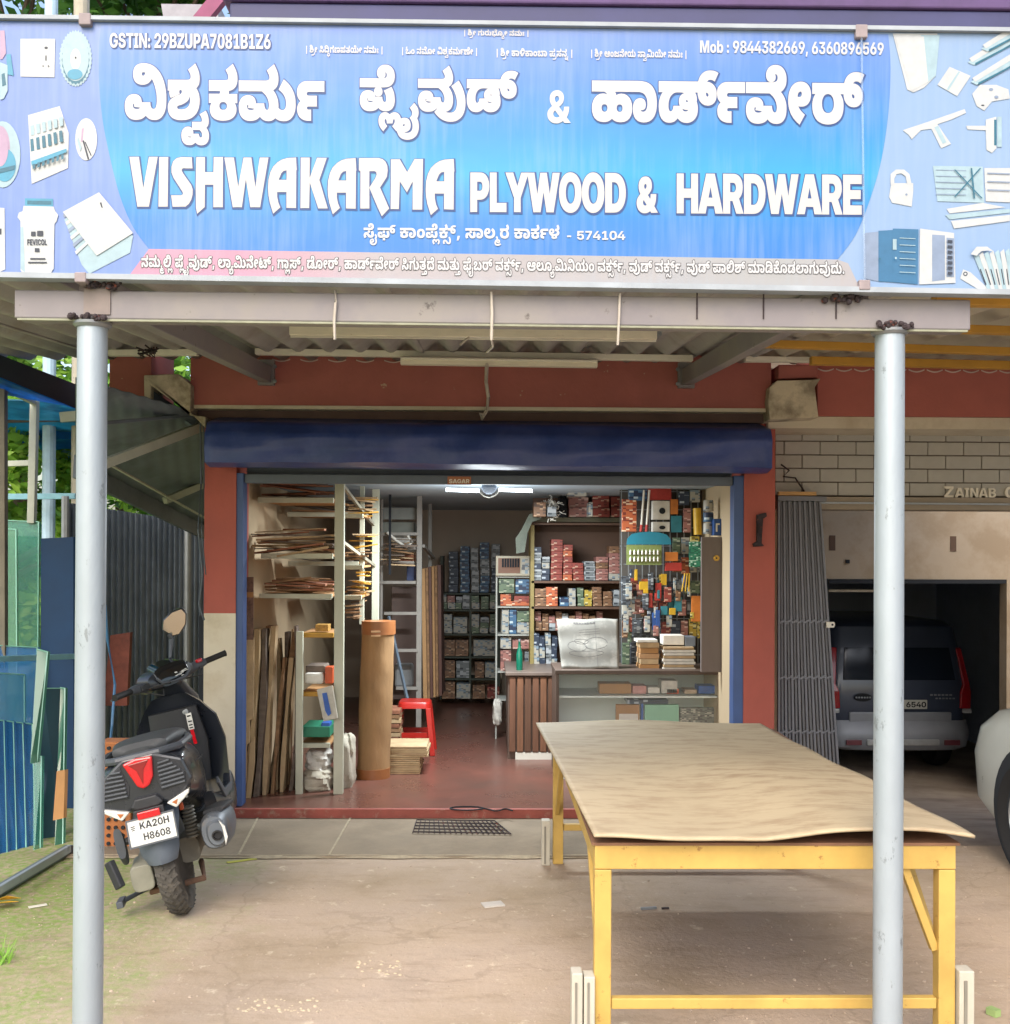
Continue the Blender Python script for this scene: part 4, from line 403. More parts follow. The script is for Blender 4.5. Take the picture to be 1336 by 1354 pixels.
-56,13,-30,24,1,16,1,95,69,0,1,-92,0,-8,14,-12,24,-6,17,0,18,0,24,6,12,12,1,8,1,92,71,0,1,-95,0,-16,-30,-24,-56,-13]],[[101,0,-99,146,79,0,41,-64,10,-16,20,-34,11,-18,-19,0,10,18,18,34,9,16,41,64,77,0,-97,-146]],[[79,0,-77,146,77,
0,31,-65,4,-10,8,-20,6,-19,5,-10,-15,0,4,10,8,19,8,20,7,10,31,65,71,0,33,-65,4,-10,8,-20,8,-19,5,-10,-15,0,4,10,6,19,8,20,5,10,31,65,77,0,-77,-146,-77,0,-37,74,-4,8,-8,22,-5,15,21,0,-8,-15,-8,-22,-3,-8,-37,-74]],[[111,0,1,52,-109,
94,83,0,47,-43,6,-5,10,-11,7,-6,-11,0,4,6,12,11,7,5,43,43,81,0,-103,-94,1,-52]],[[11,0,1,27,121,71,12,8,26,14,15,7,9,-11,-20,0,-38,0,-19,0,-97,0,1,30,233,0,1,-27,-117,-71,-12,-8,-26,-15,-13,-7,-7,12,20,0,38,0,21,0,103,0,1,-30]],
[[145,-2,-12,0,-24,4,-18,8,-3,6,1,0,1,-16,-67,0,1,146,69,0,1,-57,1,0,6,6,18,7,22,3,15,0,26,0,40,-13,22,-24,1,-16,0,-17,-22,-24,-40,-13],[127,25,12,0,18,6,10,12,1,9,0,8,-10,12,-18,7,-11,0,-12,0,-20,-7,-10,-12,1,-8,0,-8,10,-13,20,
-6]],[[119,-2,-32,0,-48,13,-28,24,1,17,0,16,28,24,48,13,33,0,34,0,48,-13,28,-24,1,-16,0,-17,-28,-24,-48,-13],[119,24,12,0,18,7,12,12,1,9,0,8,-12,12,-18,7,-11,0,-10,0,-20,-7,-10,-12,1,-8,0,-9,10,-12,20,-7]],]
TEXT_LINES = {
'main1': [[[0,0],[1,175],[2,311],[3,341],[4,464],[5,702]], 816],
'main2': [[[6,0],[7,168],[8,178],[9,271],[10,439],[11,497]], 731],
'main3': [[[12,0],[13,166],[11,265],[5,499],[14,613],[15,781],[16,876]], 1081],
'addr': [[[17,0],[18,148],[19,185],[20,424],[21,479],[13,602],[22,702],[6,819],[7,987],[3,997],[23,1121],[24,1149],[25,1222],[20,1286],[26,1341],[13,1489],[27,1588],[28,1745],[29,1796],[20,1928],[21,1983],[13,2106],[3,2205],[5,2328],[30,2442]], 2591],
'strip': [[[31,0],[4,148],[28,386],[32,436],[7,602],[20,612],[6,667],[7,835],[8,845],[9,938],[10,1106],[11,1164],[25,1398],[20,1462],[33,1517],[13,1679],[34,1778],[35,1832],[36,2078],[15,2226],[37,2321],[25,2571],[20,2636],[38,2690],[13,2826],[7,2925],[39,2935],[25,3156],[20,3220],[40,3275],[41,3437],[15,3597],[16,3691],[25,3896],[20,3960],[12,4015],[13,4181],[11,4280],[5,4515],[14,4628],[15,4796],[16,4891],[20,5096],[42,5150],[43,5297],[44,5432],[45,5502],[46,5637],[47,5646],[20,5803],[4,5858],[45,6096],[44,6231],[46,6300],[20,6309],[48,6364],[18,6533],[49,6569],[16,6742],[20,6946],[9,7001],[3,7169],[23,7292],[24,7321],[5,7393],[25,7507],[20,7571],[50,7626],[27,7809],[41,7966],[34,8126],[35,8181],[51,8426],[52,8581],[22,8848],[20,8965],[9,9020],[3,9188],[23,9311],[24,9340],[5,9412],[25,9526],[20,9590],[9,9645],[10,9813],[11,9871],[20,10105],[9,10160],[3,10328],[23,10451],[24,10480],[5,10553],[25,10666],[20,10731],[9,10785],[10,10954],[11,11011],[20,11246],[53,11300],[13,11468],[32,11568],[54,11733],[20,11942],[55,11997],[13,12236],[56,12335],[57,12497],[41,12620],[58,12780],[33,12942],[13,13103],[43,13203],[44,13338],[9,13407],[10,13576],[59,13633],[44,13790],[60,13860]], 13918],
't0': [[[61,0],[20,78],[62,133],[63,268],[15,286],[20,381],[43,436],[44,571],[29,641],[44,773],[64,842],[41,1016],[34,1176],[15,1221],[20,1316],[31,1371],[4,1519],[65,1757],[20,1824],[61,1878]], 1956],
't1': [[[61,0],[20,78],[62,133],[63,268],[15,286],[20,381],[42,436],[66,582],[67,739],[43,749],[68,884],[69,1070],[45,1238],[70,1373],[15,1640],[20,1735],[31,1790],[4,1937],[65,2175],[20,2242],[61,2297]], 2375],
't2': [[[61,0],[20,78],[71,133],[22,300],[20,417],[31,472],[72,620],[15,948],[20,1043],[0,1098],[1,1273],[2,1409],[3,1439],[4,1562],[5,1800],[73,1914],[15,2103],[20,2197],[61,2252]], 2330],
't3': [[[61,0],[20,78],[62,133],[63,268],[15,286],[20,381],[21,436],[13,559],[74,658],[21,813],[13,937],[22,1036],[75,1153],[13,1327],[20,1426],[69,1481],[63,1649],[76,1676],[31,1824],[77,1972],[20,1998],[61,2053]], 2131],
't4': [[[61,0],[20,78],[62,133],[63,268],[15,286],[20,381],[50,436],[22,619],[78,736],[36,904],[15,1052],[52,1146],[20,1413],[26,1468],[13,1616],[2,1715],[35,1745],[70,1991],[15,2258],[20,2353],[31,2407],[4,2555],[65,2793],[20,2860],[61,2915]], 2993]}
# character code: [outline, advance]
LATIN = {38: [79, 133], 44: [80, 54], 45: [81, 129], 48: [82, 129], 49: [83, 129], 50: [84, 129], 51: [85, 129], 52: [86, 129], 53: [87, 129], 54: [88, 129], 55: [89, 129], 56: [90, 129], 57: [91, 129], 58: [92, 54], 65: [93, 148], 66: [94, 129], 67: [95, 146], 68: [96, 141], 69: [97, 124], 70: [98, 119], 71: [99, 148], 72: [100, 144], 73: [101, 83], 75: [102, 141], 76: [103, 113], 77: [104, 182], 78: [105, 146], 79: [106, 149], 80: [107, 128], 82: [108, 132], 83: [109, 134], 84: [110, 129], 85: [111, 141], 86: [112, 145], 87: [113, 203], 89: [114, 142], 90: [115, 129], 98: [116, 122], 111: [117, 119]}

_fc = {}
def contours(key, step=3):
    if key in _fc: return _fc[key]
    res = []
    for q in LETTER_OUTLINES[key]:
        pts = []; x = y = 0
        for i in range(0, len(q), 2):
            x += q[i] >> 1; y += q[i+1]; pts.append((x, y, q[i] & 1))
        full = []
        for i, a in enumerate(pts):
            b = pts[(i+1) % len(pts)]; full.append(a)
            if not a[2] and not b[2]: full.append(((a[0]+b[0])/2, (a[1]+b[1])/2, 1))
        k = next(i for i, p in enumerate(full) if p[2]); full = full[k:]+full[:k+1]; p = []; i = 0
        while i < len(full)-1:
            p.append(full[i][:2])
            if not full[i+1][2]:
                a, b, c = full[i:i+3]
                for s_ in range(1, step):
                    t = s_/step; p.append(((1-t)**2*a[0]+2*t*(1-t)*b[0]+t*t*c[0], (1-t)**2*a[1]+2*t*(1-t)*b[1]+t*t*c[1]))
                i += 2
            else: i += 1
        res.append(p)
    _fc[key] = res
    return res
def tri_fill(cs):
    """triangles of the non-zero-winding inside of closed contours"""
    vs_ = []; es = []
    for c in cs:
        q = [c[0]]
        for p in c[1:]:
            if abs(p[0]-q[-1][0])+abs(p[1]-q[-1][1]) > 1e-4: q.append(p)
        if len(q) < 3: continue
        n = len(vs_); vs_ += [Vector(p) for p in q]; es += [(n+i, n+(i+1) % len(q)) for i in range(len(q))]
    if not vs_: return [], []
    v, e, f, *_ = delaunay_2d_cdt(vs_, es, [], 0, 1e-5)
    out = []
    for t in f:
        cx = sum(v[i].x for i in t)/3; cy = sum(v[i].y for i in t)/3; w = 0
        for c in cs:
            for i in range(len(c)):
                x0, y0 = c[i-1]; x1, y1 = c[i]
                if (y0 <= cy) != (y1 <= cy):
                    if x0+(cy-y0)/(y1-y0)*(x1-x0) > cx: w += 1 if y1 > y0 else -1
        if w: out.append(tuple(t))
    return v, out
def grow(c, d):
    """contour moved outwards by d (outer contours run clockwise)"""
    c = [p for i, p in enumerate(c) if abs(p[0]-c[i-1][0])+abs(p[1]-c[i-1][1]) > 1e-3]
    out = []; n = len(c)
    for i in range(n):
        a, b, e = Vector(c[i-1]), Vector(c[i]), Vector(c[(i+1) % n]); u = (b-a).normalized(); w = (e-b).normalized()
        n1 = Vector((-u.y, u.x)); n2 = Vector((-w.y, w.x)); m = n1+n2
        if m.length < .3: m = n1
        else: m = m.normalized()*min(1.6, 1/max(.5, m.normalized().dot(n1)))
        out.append((b.x+m.x*d, b.y+m.y*d))
    return out
def text_seq(s, track=0):
    if s in TEXT_LINES: return TEXT_LINES[s]
    seq = []; x = 0
    for ch in s:
        if ch != ' ': seq.append([LATIN[ord(ch)][0], x])
        x += (LATIN[ord(ch)][1] if ch != ' ' else 52)+track
    return [seq, x]
def text_polys(s, x0, x1, y0, y1, slope=0.0, track=0):
    """letters of s fitted into a box of pixel-like units, y downwards"""
    seq, w = text_seq(s, track); cs = [[[(x+dx, y) for x, y in c] for c in contours(k)] for k, dx in seq]
    ax = [p[0] for g in cs for c in g for p in c]; ay = [p[1] for g in cs for c in g for p in c]
    a0, a1, b0, b1 = min(ax), max(ax), min(ay), max(ay)
    sx = (x1-x0)/(a1-a0); sy = (y1-y0)/(b1-b0)
    return [[[(x0+(x-a0)*sx, y1-(y-b0)*sy+slope*(x-a0)*sx) for x, y in c] for c in g] for g in cs]
def lay(mb, glyphs, place, extra=0.0):
    """fill glyphs with triangles; place maps (x,y) to the world. y runs down, so outer contours run anticlockwise there"""
    for i, g in enumerate(glyphs):
        cs = [grow(c, -extra) for c in g] if extra else g
        v, f = tri_fill(cs)
        if f: mb.add([place(p.x, p.y)+Vector((0, -.00025*(i % 3), 0)) for p in v], f)
    return mb
# ================================================================ materials of the place
m_conc = mat('yard_concrete', '#b9a68f', .9, var=.16, scale=1.3, bump=.5, bscale=40, col2='#a08a70', mixs=.9, thr=(.42, .72), wear='#cdbfa8', wthr=(.6, .74), wscale=5)
def ground_mat():
    m = mat('yard_ground', '#b3a190', .92, var=.16, scale=2.2, bump=.55, bscale=34, col2='#978670', mixs=1.1, thr=(.4, .66), wear='#d2c4ae', wthr=(.6, .72), wscale=9)
    nt = m.node_tree; N = nt.nodes; L = nt.links; b = N['Principled BSDF']
    src = b.inputs['Base Color'].links[0].from_socket
    tc = N.new('ShaderNodeTexCoord'); sp = N.new('ShaderNodeSeparateXYZ'); L.new(tc.outputs['Object'], sp.inputs[0])
    n = N.new('ShaderNodeTexNoise'); n.inputs['Scale'].default_value = 2.4; n.inputs['Detail'].default_value = 8; L.new(tc.outputs['Object'], n.inputs[0])
    n2 = N.new('ShaderNodeTexNoise'); n2.inputs['Scale'].default_value = 30; n2.inputs['Detail'].default_value = 4; L.new(tc.outputs['Object'], n2.inputs[0])
    # moss grows on the left of the yard, by the glass rack
    a = N.new('ShaderNodeMath'); a.operation = 'MULTIPLY_ADD'; L.new(sp.outputs[0], a.inputs[0]); a.inputs[1].default_value = -1.6; a.inputs[2].default_value = -2.65
    a2 = N.new('ShaderNodeMath'); a2.operation = 'MULTIPLY_ADD'; L.new(n.outputs[0], a2.inputs[0]); a2.inputs[1].default_value = 2.6; L.new(a.outputs[0], a2.inputs[2])
    r = N.new('ShaderNodeMapRange'); r.inputs[1].default_value = .55; r.inputs[2].default_value = 1.7; r.inputs[4].default_value = .75; L.new(a2.outputs[0], r.inputs[0])
    mu = N.new('ShaderNodeMath'); mu.operation = 'MULTIPLY'; L.new(r.outputs[0], mu.inputs[0])
    r2 = N.new('ShaderNodeMapRange'); r2.inputs[1].default_value = .3; r2.inputs[2].default_value = .6; L.new(n2.outputs[0], r2.inputs[0]); L.new(r2.outputs[0], mu.inputs[1])
    x = N.new('ShaderNodeMix'); x.data_type = 'RGBA'; L.new(mu.outputs[0], x.inputs[0]); L.new(src, x.inputs[6]); x.inputs[7].default_value = (*lin('#6c9428'), 1)
    # hairline cracks and damp stains
    vo = N.new('ShaderNodeTexVoronoi'); vo.feature = 'DISTANCE_TO_EDGE'; vo.inputs['Scale'].default_value = .55; dn = N.new('ShaderNodeTexNoise'); dn.inputs['Scale'].default_value = 3; dn.inputs['Detail'].default_value = 6
    va = N.new('ShaderNodeVectorMath'); va.operation = 'ADD'; L.new(tc.outputs['Object'], dn.inputs[0]); vsn = N.new('ShaderNodeVectorMath'); vsn.operation = 'SCALE'; vsn.inputs['Scale'].default_value = .5; L.new(dn.outputs['Color'], vsn.inputs[0]); L.new(tc.outputs['Object'], va.inputs[0]); L.new(vsn.outputs[0], va.inputs[1]); L.new(va.outputs[0], vo.inputs['Vector'])
    cr_ = N.new('ShaderNodeMapRange'); cr_.inputs[1].default_value = .002; cr_.inputs[2].default_value = .006; cr_.inputs[3].default_value = .2; cr_.inputs[4].default_value = 0; L.new(vo.outputs['Distance'], cr_.inputs[0])
    y = N.new('ShaderNodeMix'); y.data_type = 'RGBA'; L.new(cr_.outputs[0], y.inputs[0]); L.new(x.outputs[2], y.inputs[6]); y.inputs[7].default_value = (*lin('#6b5e4c'), 1)
    n4 = N.new('ShaderNodeTexNoise'); n4.inputs['Scale'].default_value = 6; n4.inputs['Detail'].default_value = 9; n4.inputs['Roughness'].default_value = .75; mq = N.new('ShaderNodeMapping'); mq.inputs['Scale'].default_value = (.5, 1.6, 1); L.new(tc.outputs['Object'], mq.inputs[0]); L.new(mq.outputs[0], n4.inputs[0])
    r4 = N.new('ShaderNodeMapRange'); r4.inputs[1].default_value = .5; r4.inputs[2].default_value = .68; r4.inputs[4].default_value = .5; L.new(n4.outputs[0], r4.inputs[0])
    z = N.new('ShaderNodeMix'); z.data_type = 'RGBA'; L.new(r4.outputs[0], z.inputs[0]); L.new(y.outputs[2], z.inputs[6]); z.inputs[7].default_value = (*lin('#857460'), 1)
    L.new(z.outputs[2], b.inputs['Base Color'])
    return m
m_ground = ground_mat()
m_red = mat('maroon_wall_paint', '#a35f58', .75, var=.12, scale=3, bump=.25, bscale=30, col2='#98584e', mixs=2, thr=(.5, .8), wear='#b79a84', wthr=(.655, .68), wscale=8)
m_redp = mat('red_pillar_paint', '#a8564a', .7, var=.12, scale=3, bump=.2, bscale=30, wear='#e4d6c4', wthr=(.72, .74), wscale=5, stretch=(1, 1, .8))
m_cream = mat('cream_wall_paint', '#cfc6b2', .8, var=.08, scale=2, bump=.15, col2='#b0a084', mixs=3, thr=(.5, .8))
m_corbel = mat('bare_cement', '#c8bda6', .9, var=.14, scale=5, bump=.6, col2='#8f8472', mixs=4)
m_inner = mat('shop_wall_paint', '#b8a486', .85, var=.08, scale=2, bump=.1)
m_ceil = mat('shop_ceiling_paint', '#a4b4c0', .85, var=.08, scale=1.5)
m_navy = mat('navy_shutter_paint', '#2c4284', .36, var=.2, scale=3, bump=.3, bscale=9, col2='#40508c', mixs=3, wear='#4d5270', wthr=(.66, .72), wscale=6)
m_bluefr = mat('blue_frame_paint', '#3d5688', .5, var=.12, scale=5, wear='#6a7286', wthr=(.7, .73), wscale=20)
m_greyfr = mat('grey_guide_paint', '#5b6572', .55, var=.12, scale=8)
m_redfl = mat('red_oxide_floor', '#6e463c', .28, var=.16, scale=2, col2='#5a443c', mixs=1.6, thr=(.4, .75), spec=.5, wear='#9c6656', wthr=(.66, .75), wscale=10, bump=.06)
m_beam = mat('grey_painted_steel', '#807b7e', .6, var=.1, scale=4, wear='#5b5552', wthr=(.64, .72), wscale=16, col2='#87827e', mixs=2)
m_steel = mat('silver_pole_paint', '#a2adb5', .42, metal=.3, var=.08, scale=5, wear='#848c90', wthr=(.61, .65), wscale=18, stretch=(1, 1, .45), bump=.1, bscale=60)
m_rust = mat('rusty_weld', '#3a3134', .9, var=.3, scale=30, bump=.6, wear='#7a4030', wthr=(.6, .64), wscale=40)
m_asb = mat('fibre_cement_sheet', '#9b9998', .95, var=.14, scale=3, bump=.35, bscale=40, col2='#857c70', mixs=2.5, thr=(.5, .8))
m_asb_l = mat('new_fibre_cement_sheet', '#b3aca0', .95, var=.1, scale=3, bump=.3, bscale=40)
m_yel = mat('yellow_painted_steel', '#b98a30', .55, var=.12, scale=6, wear='#8a6a38', wthr=(.67, .71), wscale=20)
m_ytab = mat('yellow_table_paint', '#bb9b52', .5, var=.14, scale=6, wear='#94703a', wthr=(.62, .66), wscale=20, bump=.08)
m_white = mat('white_plastic', '#d8d4c8', .5, var=.05, scale=5)
m_dirtyw = mat('dirty_white_plastic', '#b5b0a2', .6, var=.12, scale=10, wear='#8c8474', wthr=(.62, .7), wscale=20)
m_ply = mat('plywood_face', '#b79d78', .7, var=.10, scale=1.6, stretch=(1.2, 9, 1), bump=.08, col2='#a48660', mixs=2.2, thr=(.5, .75))
m_plyd = mat('plywood_edge', '#a88258', .8, var=.25, scale=20, stretch=(1, 1, 20))
m_black = mat('black_rubber', '#1c1c1e', .7, var=.2, scale=20)
m_dark = mat('dark_void_paint', '#22262c', .9, var=.2)
m_brown = mat('brown_laminate', '#5e4234', .5, var=.15, scale=3, stretch=(14, 1, 1.2))
m_metal = mat('dull_galvanised', '#8f9499', .45, metal=.6, var=.12, scale=10)
m_rackp = mat('pale_rack_paint', '#b6b7a4', .55, var=.1, scale=8, wear='#6e5c48', wthr=(.66, .7), wscale=25, stretch=(1, 1, .4))
m_card = mat('brown_cardboard', '#a87d50', .85, var=.1, scale=6, bump=.15, bscale=50)
m_offcut = mat('rough_wood_offcut', '#8a6a4c', .85, var=.35, scale=9, stretch=(1, 3, 3), bump=.3)
m_offcut2 = mat('grey_wood_offcut', '#6f6258', .85, var=.3, scale=9, stretch=(1, 3, 3), bump=.3)
m_glass = mat('clear_showcase_glass', '#dfeeea', .05, trans=.0, var=0, alpha=.06)

# ================================================================ ground
g = MB(); XR0, XR1 = 1.86, 6.9
g.grid(lambda u, v: Vector((-40+80*u, -25+31.12*v, 0)), 40, 20)
g.add([(-40, 6.12, 0), (XR0, 6.12, 0), (XR0, 60, 0), (-40, 60, 0)], [(0, 1, 2, 3)])
g.add([(XR1, 6.12, 0), (40, 6.12, 0), (40, 60, 0), (XR1, 60, 0)], [(0, 1, 2, 3)])
g.add([(XR0, 16, 0), (XR1, 16, 0), (XR1, 60, 0), (XR0, 60, 0)], [(0, 1, 2, 3)])
tag(g.build('ground', m_ground), kind='structure')
m_ramp = mat('ramp_concrete', '#a69888', .9, var=.12, scale=2, bump=.4, bscale=40, col2='#7a6a5e', mixs=1.4, thr=(.45, .7))
g = MB()
pr = [(6.12, -.002), (6.2, -.03), (7.0, -.12), (9, -.5), (11, -.82), (12, -.9), (15.9, -.9)]
for i in range(len(pr)-1):
    g.add([(XR0, pr[i][0], pr[i][1]), (XR1, pr[i][0], pr[i][1]), (XR1, pr[i+1][0], pr[i+1][1]), (XR0, pr[i+1][0], pr[i+1][1])], [(0, 1, 2, 3)])
tag(g.build('driveway', m_ramp), kind='structure')
# concrete apron in front of the step with pale joint lines; pieces of slab
AX0, AX1 = -2.3, 1.84
m_apron = mat('apron_concrete', '#877a68', .9, var=.16, scale=3, bump=.4, bscale=40, col2='#736655', mixs=2.2, thr=(.45, .75))
pv = MB(); pv.box((AX0, 5.86, -.05), (AX1, 6.72, .014)); pvo = tag(pv.build('pavement', m_apron, bevel=.006), kind='structure')
m_joint = mat('joint_mortar', '#a1957f', .95, var=.2, scale=30, bump=.4)
for px0, px1 in ((318, 338), (437, 462)):
    a, b = atz(px0, 1128, .014), atz(px1, 1085, .014)
    j = MB(); j.beam((a.x, 5.87, .0155), (b.x, 6.71, .0155), .012, .005)
    j.build('joint', m_joint, pvo)
j = MB(); j.grid(lambda u, v: Vector((AX0+(AX1-AX0)*u, 5.845+.03*v+.006*math.sin(40*u)+.004*math.sin(113*u), .005+.011*v)), 120, 1); j.build('edge', m_joint, pvo)
# red oxide floor
fl = MB(); fl.box((at(302, 900, 6.72).x, 6.725, -.05), (at(1000, 900, 6.72).x, 12.4, .068)); flo = tag(fl.build('floor', m_redfl), kind='structure')
m_nose = mat('red_step_nosing', '#924a40', .6, var=.2, scale=10, wear='#a08070', wthr=(.55, .68), wscale=12)
box('nosing', (at(302, 900, 6.72).x, 6.70, -.01), (at(1000, 900, 6.72).x, 6.73, .0705), m_nose, flo, bevel=.004)

# ================================================================ the shop building
YF = 6.75
bld = thing('shop_building', 'maroon and cream roadside shop building with an open hardware store', 'building', (0, YF, 0))
xl0, xl1 = X(270, YF), X(312, YF); xr0, xr1 = X(984, YF), X(1025, YF)
zl = Z(548, YF); ztop = Z(468, YF)
def wall_(name, a, b, m, p=bld, bev=0): return box(name, a, b, m, p, bev)
zc = Z(811, YF, 290)
wall_('pillar', (xl0, YF, .0), (xl1, YF+.35, zc), m_cream)
wall_('pillar', (xl0, YF, zc), (xl1, YF+.35, zl), m_redp)
wall_('pillar', (xr0, YF, .0), (xr1, YF+.35, zl), m_redp)
# maroon beam over the opening, its pale lower lip, the corbels
zlip = Z(545, YF-.05)
LX0, LX1 = X(252, YF-.1), X(1018, YF-.1)
wall_('lintel_beam', (LX0, YF-.12, zl+.03), (LX1, YF+.4, ztop+.25), m_red)
wall_('lintel_lip', (LX0, YF-.13, zl+.008), (LX1, YF+.35, zl+.03), m_cream)
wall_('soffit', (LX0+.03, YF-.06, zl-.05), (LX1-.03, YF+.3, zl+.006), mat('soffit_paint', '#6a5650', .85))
# red beam carrying on to the right and left
YB = YF-.1
xb = X(1082, YB)
wall_('lintel_beam', (xb, YB+.02, Z(550, YB, 1200)), (X(1500, YB), YF+.4, ztop+.25), mat('maroon_wall_paint_right', '#ac6258', .75, var=.1, scale=3, bump=.2, bscale=30))
wall_('lintel_lip', (X(1018, YB), YB+.04, Z(566, YB, 1200)), (X(1500, YB), YF+.4, Z(550, YB, 1200)-.002), m_cream)
xa = X(198, YB)
wall_('lintel_beam', (X(142, YB), YB+.02, Z(548, YB, 170)), (xa-.004, YF+.4, ztop+.25), m_red)
wall_('lintel_lip', (X(142, YB), YB+.01, Z(552, YB, 170)), (xa-.004, YF+.4, Z(548, YB, 170)-.001), m_cream)
def corbel(pts, y0, y1, m=m_corbel):
    k = MB(); k.prism([(at(px, py, y0).x, at(px, py, y0).z) for px, py in pts], y0, y1); return k.build('corbel', m, bld, bevel=.006)
corbel([(1018, 512), (1028, 503), (1072, 502), (1086, 500), (1078, 512), (1083, 552), (1018, 555), (1016, 530)], YF-.2, YF+.1)
corbel([(1030, 482), (1082, 482), (1082, 499), (1030, 501)], YF-.16, YF+.1, m_red)
corbel([(190, 496), (236, 494), (252, 508), (252, 548), (272, 551), (272, 566), (258, 552), (200, 510), (199, 550), (191, 550)], YF-.2, YF+.05)
# upper wall behind the name board and the dark slab above it
box('upper_wall', (xl0-1.1, YF+.02, ztop+.252), (X(1500, YF), YF+.4, 4.93), m_cream, bld)
m_slab = mat('dark_fascia_paint', '#3b3d63', .6, var=.2, scale=2)
box('fascia', (X(300, YF-.5), YF-.5, 4.72), (X(1500, YF), YF+.6, Z(7, YF-.5)), m_slab, bld, .01)
box('fascia', (X(290, YF-.52), YF-.52, Z(6, YF-.5)), (X(1500, YF), YF+.6, 5.4), mat('purple_fascia', '#54406a', .7), bld, .01)
# rooms: side walls, back wall, ceiling
RX0, RX1 = X(318, 6.95)-.02, X(975, 6.95)+.02
YBK = 12.0
wall_('side_wall', (xl0-.02, YF+.352, .0), (RX0, YBK+.2, 2.9), m_inner)
wall_('side_wall', (RX1, YF+.352, .0), (xr1, YBK+.2, 2.9), m_inner)
wall_('back_wall', (RX0+.002, YBK, .0), (RX1-.002, YBK+.2, 2.9), mat('back_wall_paint', '#b8a898', .85, var=.08, scale=2))
wall_('ceiling', (RX0+.002, 7.12, 2.165), (RX1-.002, YBK-.002, 2.3), m_ceil)
wall_('roof_slab', (xl0-.1, YF+.42, 2.92), (X(1500, YF), 16, 3.05), m_cream)
# blue door frame and the grey shutter guides, rolled shutter box, maker's plate
fr0, fr1 = X(312, YF+.02), X(322, YF+.02)
fr2, fr3 = X(970, YF+.02), X(984, YF+.02)
sh = thing('rolling_shutter', 'navy blue rolling shutter rolled up into its dented box above the shop opening', 'shutter', (0, YF, 2))
box('guide', (fr0+.002, YF+.01, .072), (fr1, YF+.12, Z(627, YF)), m_bluefr, sh, .003)
box('guide', (fr2, YF+.01, .072), (fr3-.002, YF+.12, Z(627, YF)), m_bluefr, sh, .003)
zb0, zb1 = Z(641, YF), Z(627, YF)
box('bottom_rail', (fr1+.002, YF+.03, Z(640, YF)), (fr2-.002, YF+.09, Z(628, YF)), m_greyfr, sh, .004)
# horizontal lines of the last slats above the rail
hx0, hx1 = X(272, YF-.3), X(1020, YF-.3)
def sbox(u, v):
    # cross-section of the box: flat top, rounded belly, dented
    prof = [(YF-.02, Z(553, YF-.02)), (YF-.30, Z(560, YF-.3)), (YF-.36, Z(575, YF-.36)), (YF-.37, Z(595, YF-.36)), (YF-.34, Z(612, YF-.34)), (YF-.22, Z(619, YF-.22)), (YF-.02, Z(620, YF-.02))]
    k = v*(len(prof)-1); i = min(int(k), len(prof)-2); t = k-i
    y = prof[i][0]*(1-t)+prof[i+1][0]*t; z = prof[i][1]*(1-t)+prof[i+1][1]*t
    x = hx0+(hx1-hx0)*u
    d = .014*math.sin(x*3.1+v*5)*math.sin(v*math.pi)+.009*math.sin(x*9.7+v*11)*math.sin(v*math.pi)+.018*max(0, math.sin(x*2.3+1)*math.sin(v*9)-.2)+.012*max(0, math.sin(x*7.3+2+3*v)*math.sin(x*1.7)-.45)
    taper = max(0, 1-min(u, 1-u)/.012)*.02
    return Vector((x, y+d+taper, z+.4*d-.022*u))
c = MB(); c.grid(sbox, 160, 24)
for u in (0, 1):
    e = [sbox(u, v/24) for v in range(25)]; c.add(e, [tuple(range(25))])
c.build('shutter_box', m_navy, sh, smooth=True, ang=50)
for k in range(3):
    z = Z(627.5, YF)+.003-k*.0; 
sl = MB(); sl.box((fr1+.002, YF+.10, Z(628, YF)-.004), (fr2-.002, YF+.115, Z(619, YF)+.05)); sl.beam((fr1, YF+.095, Z(624, YF)), (fr2, YF+.095, Z(624, YF)), .012, .006); sl.build('slat', m_greyfr, sh)
pl = MB(); a = at(592, 630, YF+.025); b = at(623, 641, YF+.025)
pl.box((a.x, YF+.022, b.z), (b.x, YF+.029, a.z)); po = pl.build('makers_plate', mat('makers_plate_print', '#b0704e', .5), sh)
t = MB(); lay(t, text_polys('SAGAR', 594, 621, 633.5, 639), lambda x, y: at(x, y, YF+.019)); t.build('lettering', mat('plate_letters', '#f0e8d8', .5), po)
# hole-and-hasp marks on the right pillar: small black lock box
lk = thing('shutter_lock', 'small rusty black lock bracket fixed on the red pillar right of the opening', 'lock', at(1004, 723, YF-.01))
k = MB(); k.prism([(at(x, y, YF).x, at(x, y, YF).z) for x, y in ((1000, 681), (1012, 678), (1013, 683), (1008, 686), (1006, 718), (1009, 722), (996, 723), (995, 719), (1000, 716))], YF-.03, YF-.002)
k.build('hasp', m_rust, lk)
k = MB(); k.tube([at(1001, 690, YF-.035), at(1004, 700, YF-.05), at(1002, 712, YF-.035)], .006); k.build('bolt', m_rust, lk)
# ================================================================ canopy of the shop: beam, poles, rafters, sheets
YP = 3.30
cz = lambda y: 2.60+.076*(y-3.3)       # underside line of the sheets
can = thing('shop_canopy', 'grey steel canopy with fibre cement sheets on two silver poles before the hardware shop', 'canopy', (0, YP, 0))
bx0, bx1 = X(17, YP-.04), X(1283, YP-.04)
bt0, bt1 = Z(383, YP-.04, 20), Z(396, YP-.04, 1280); bb0, bb1 = Z(420, YP-.04, 20), Z(436, YP-.04, 1280)
b = MB(); b.prism([(bx0, bb0), (bx1, bb1), (bx1, bt1), (bx0, bt0)], YP-.04, YP+.04); b.build('front_beam', m_beam, can, bevel=.004)
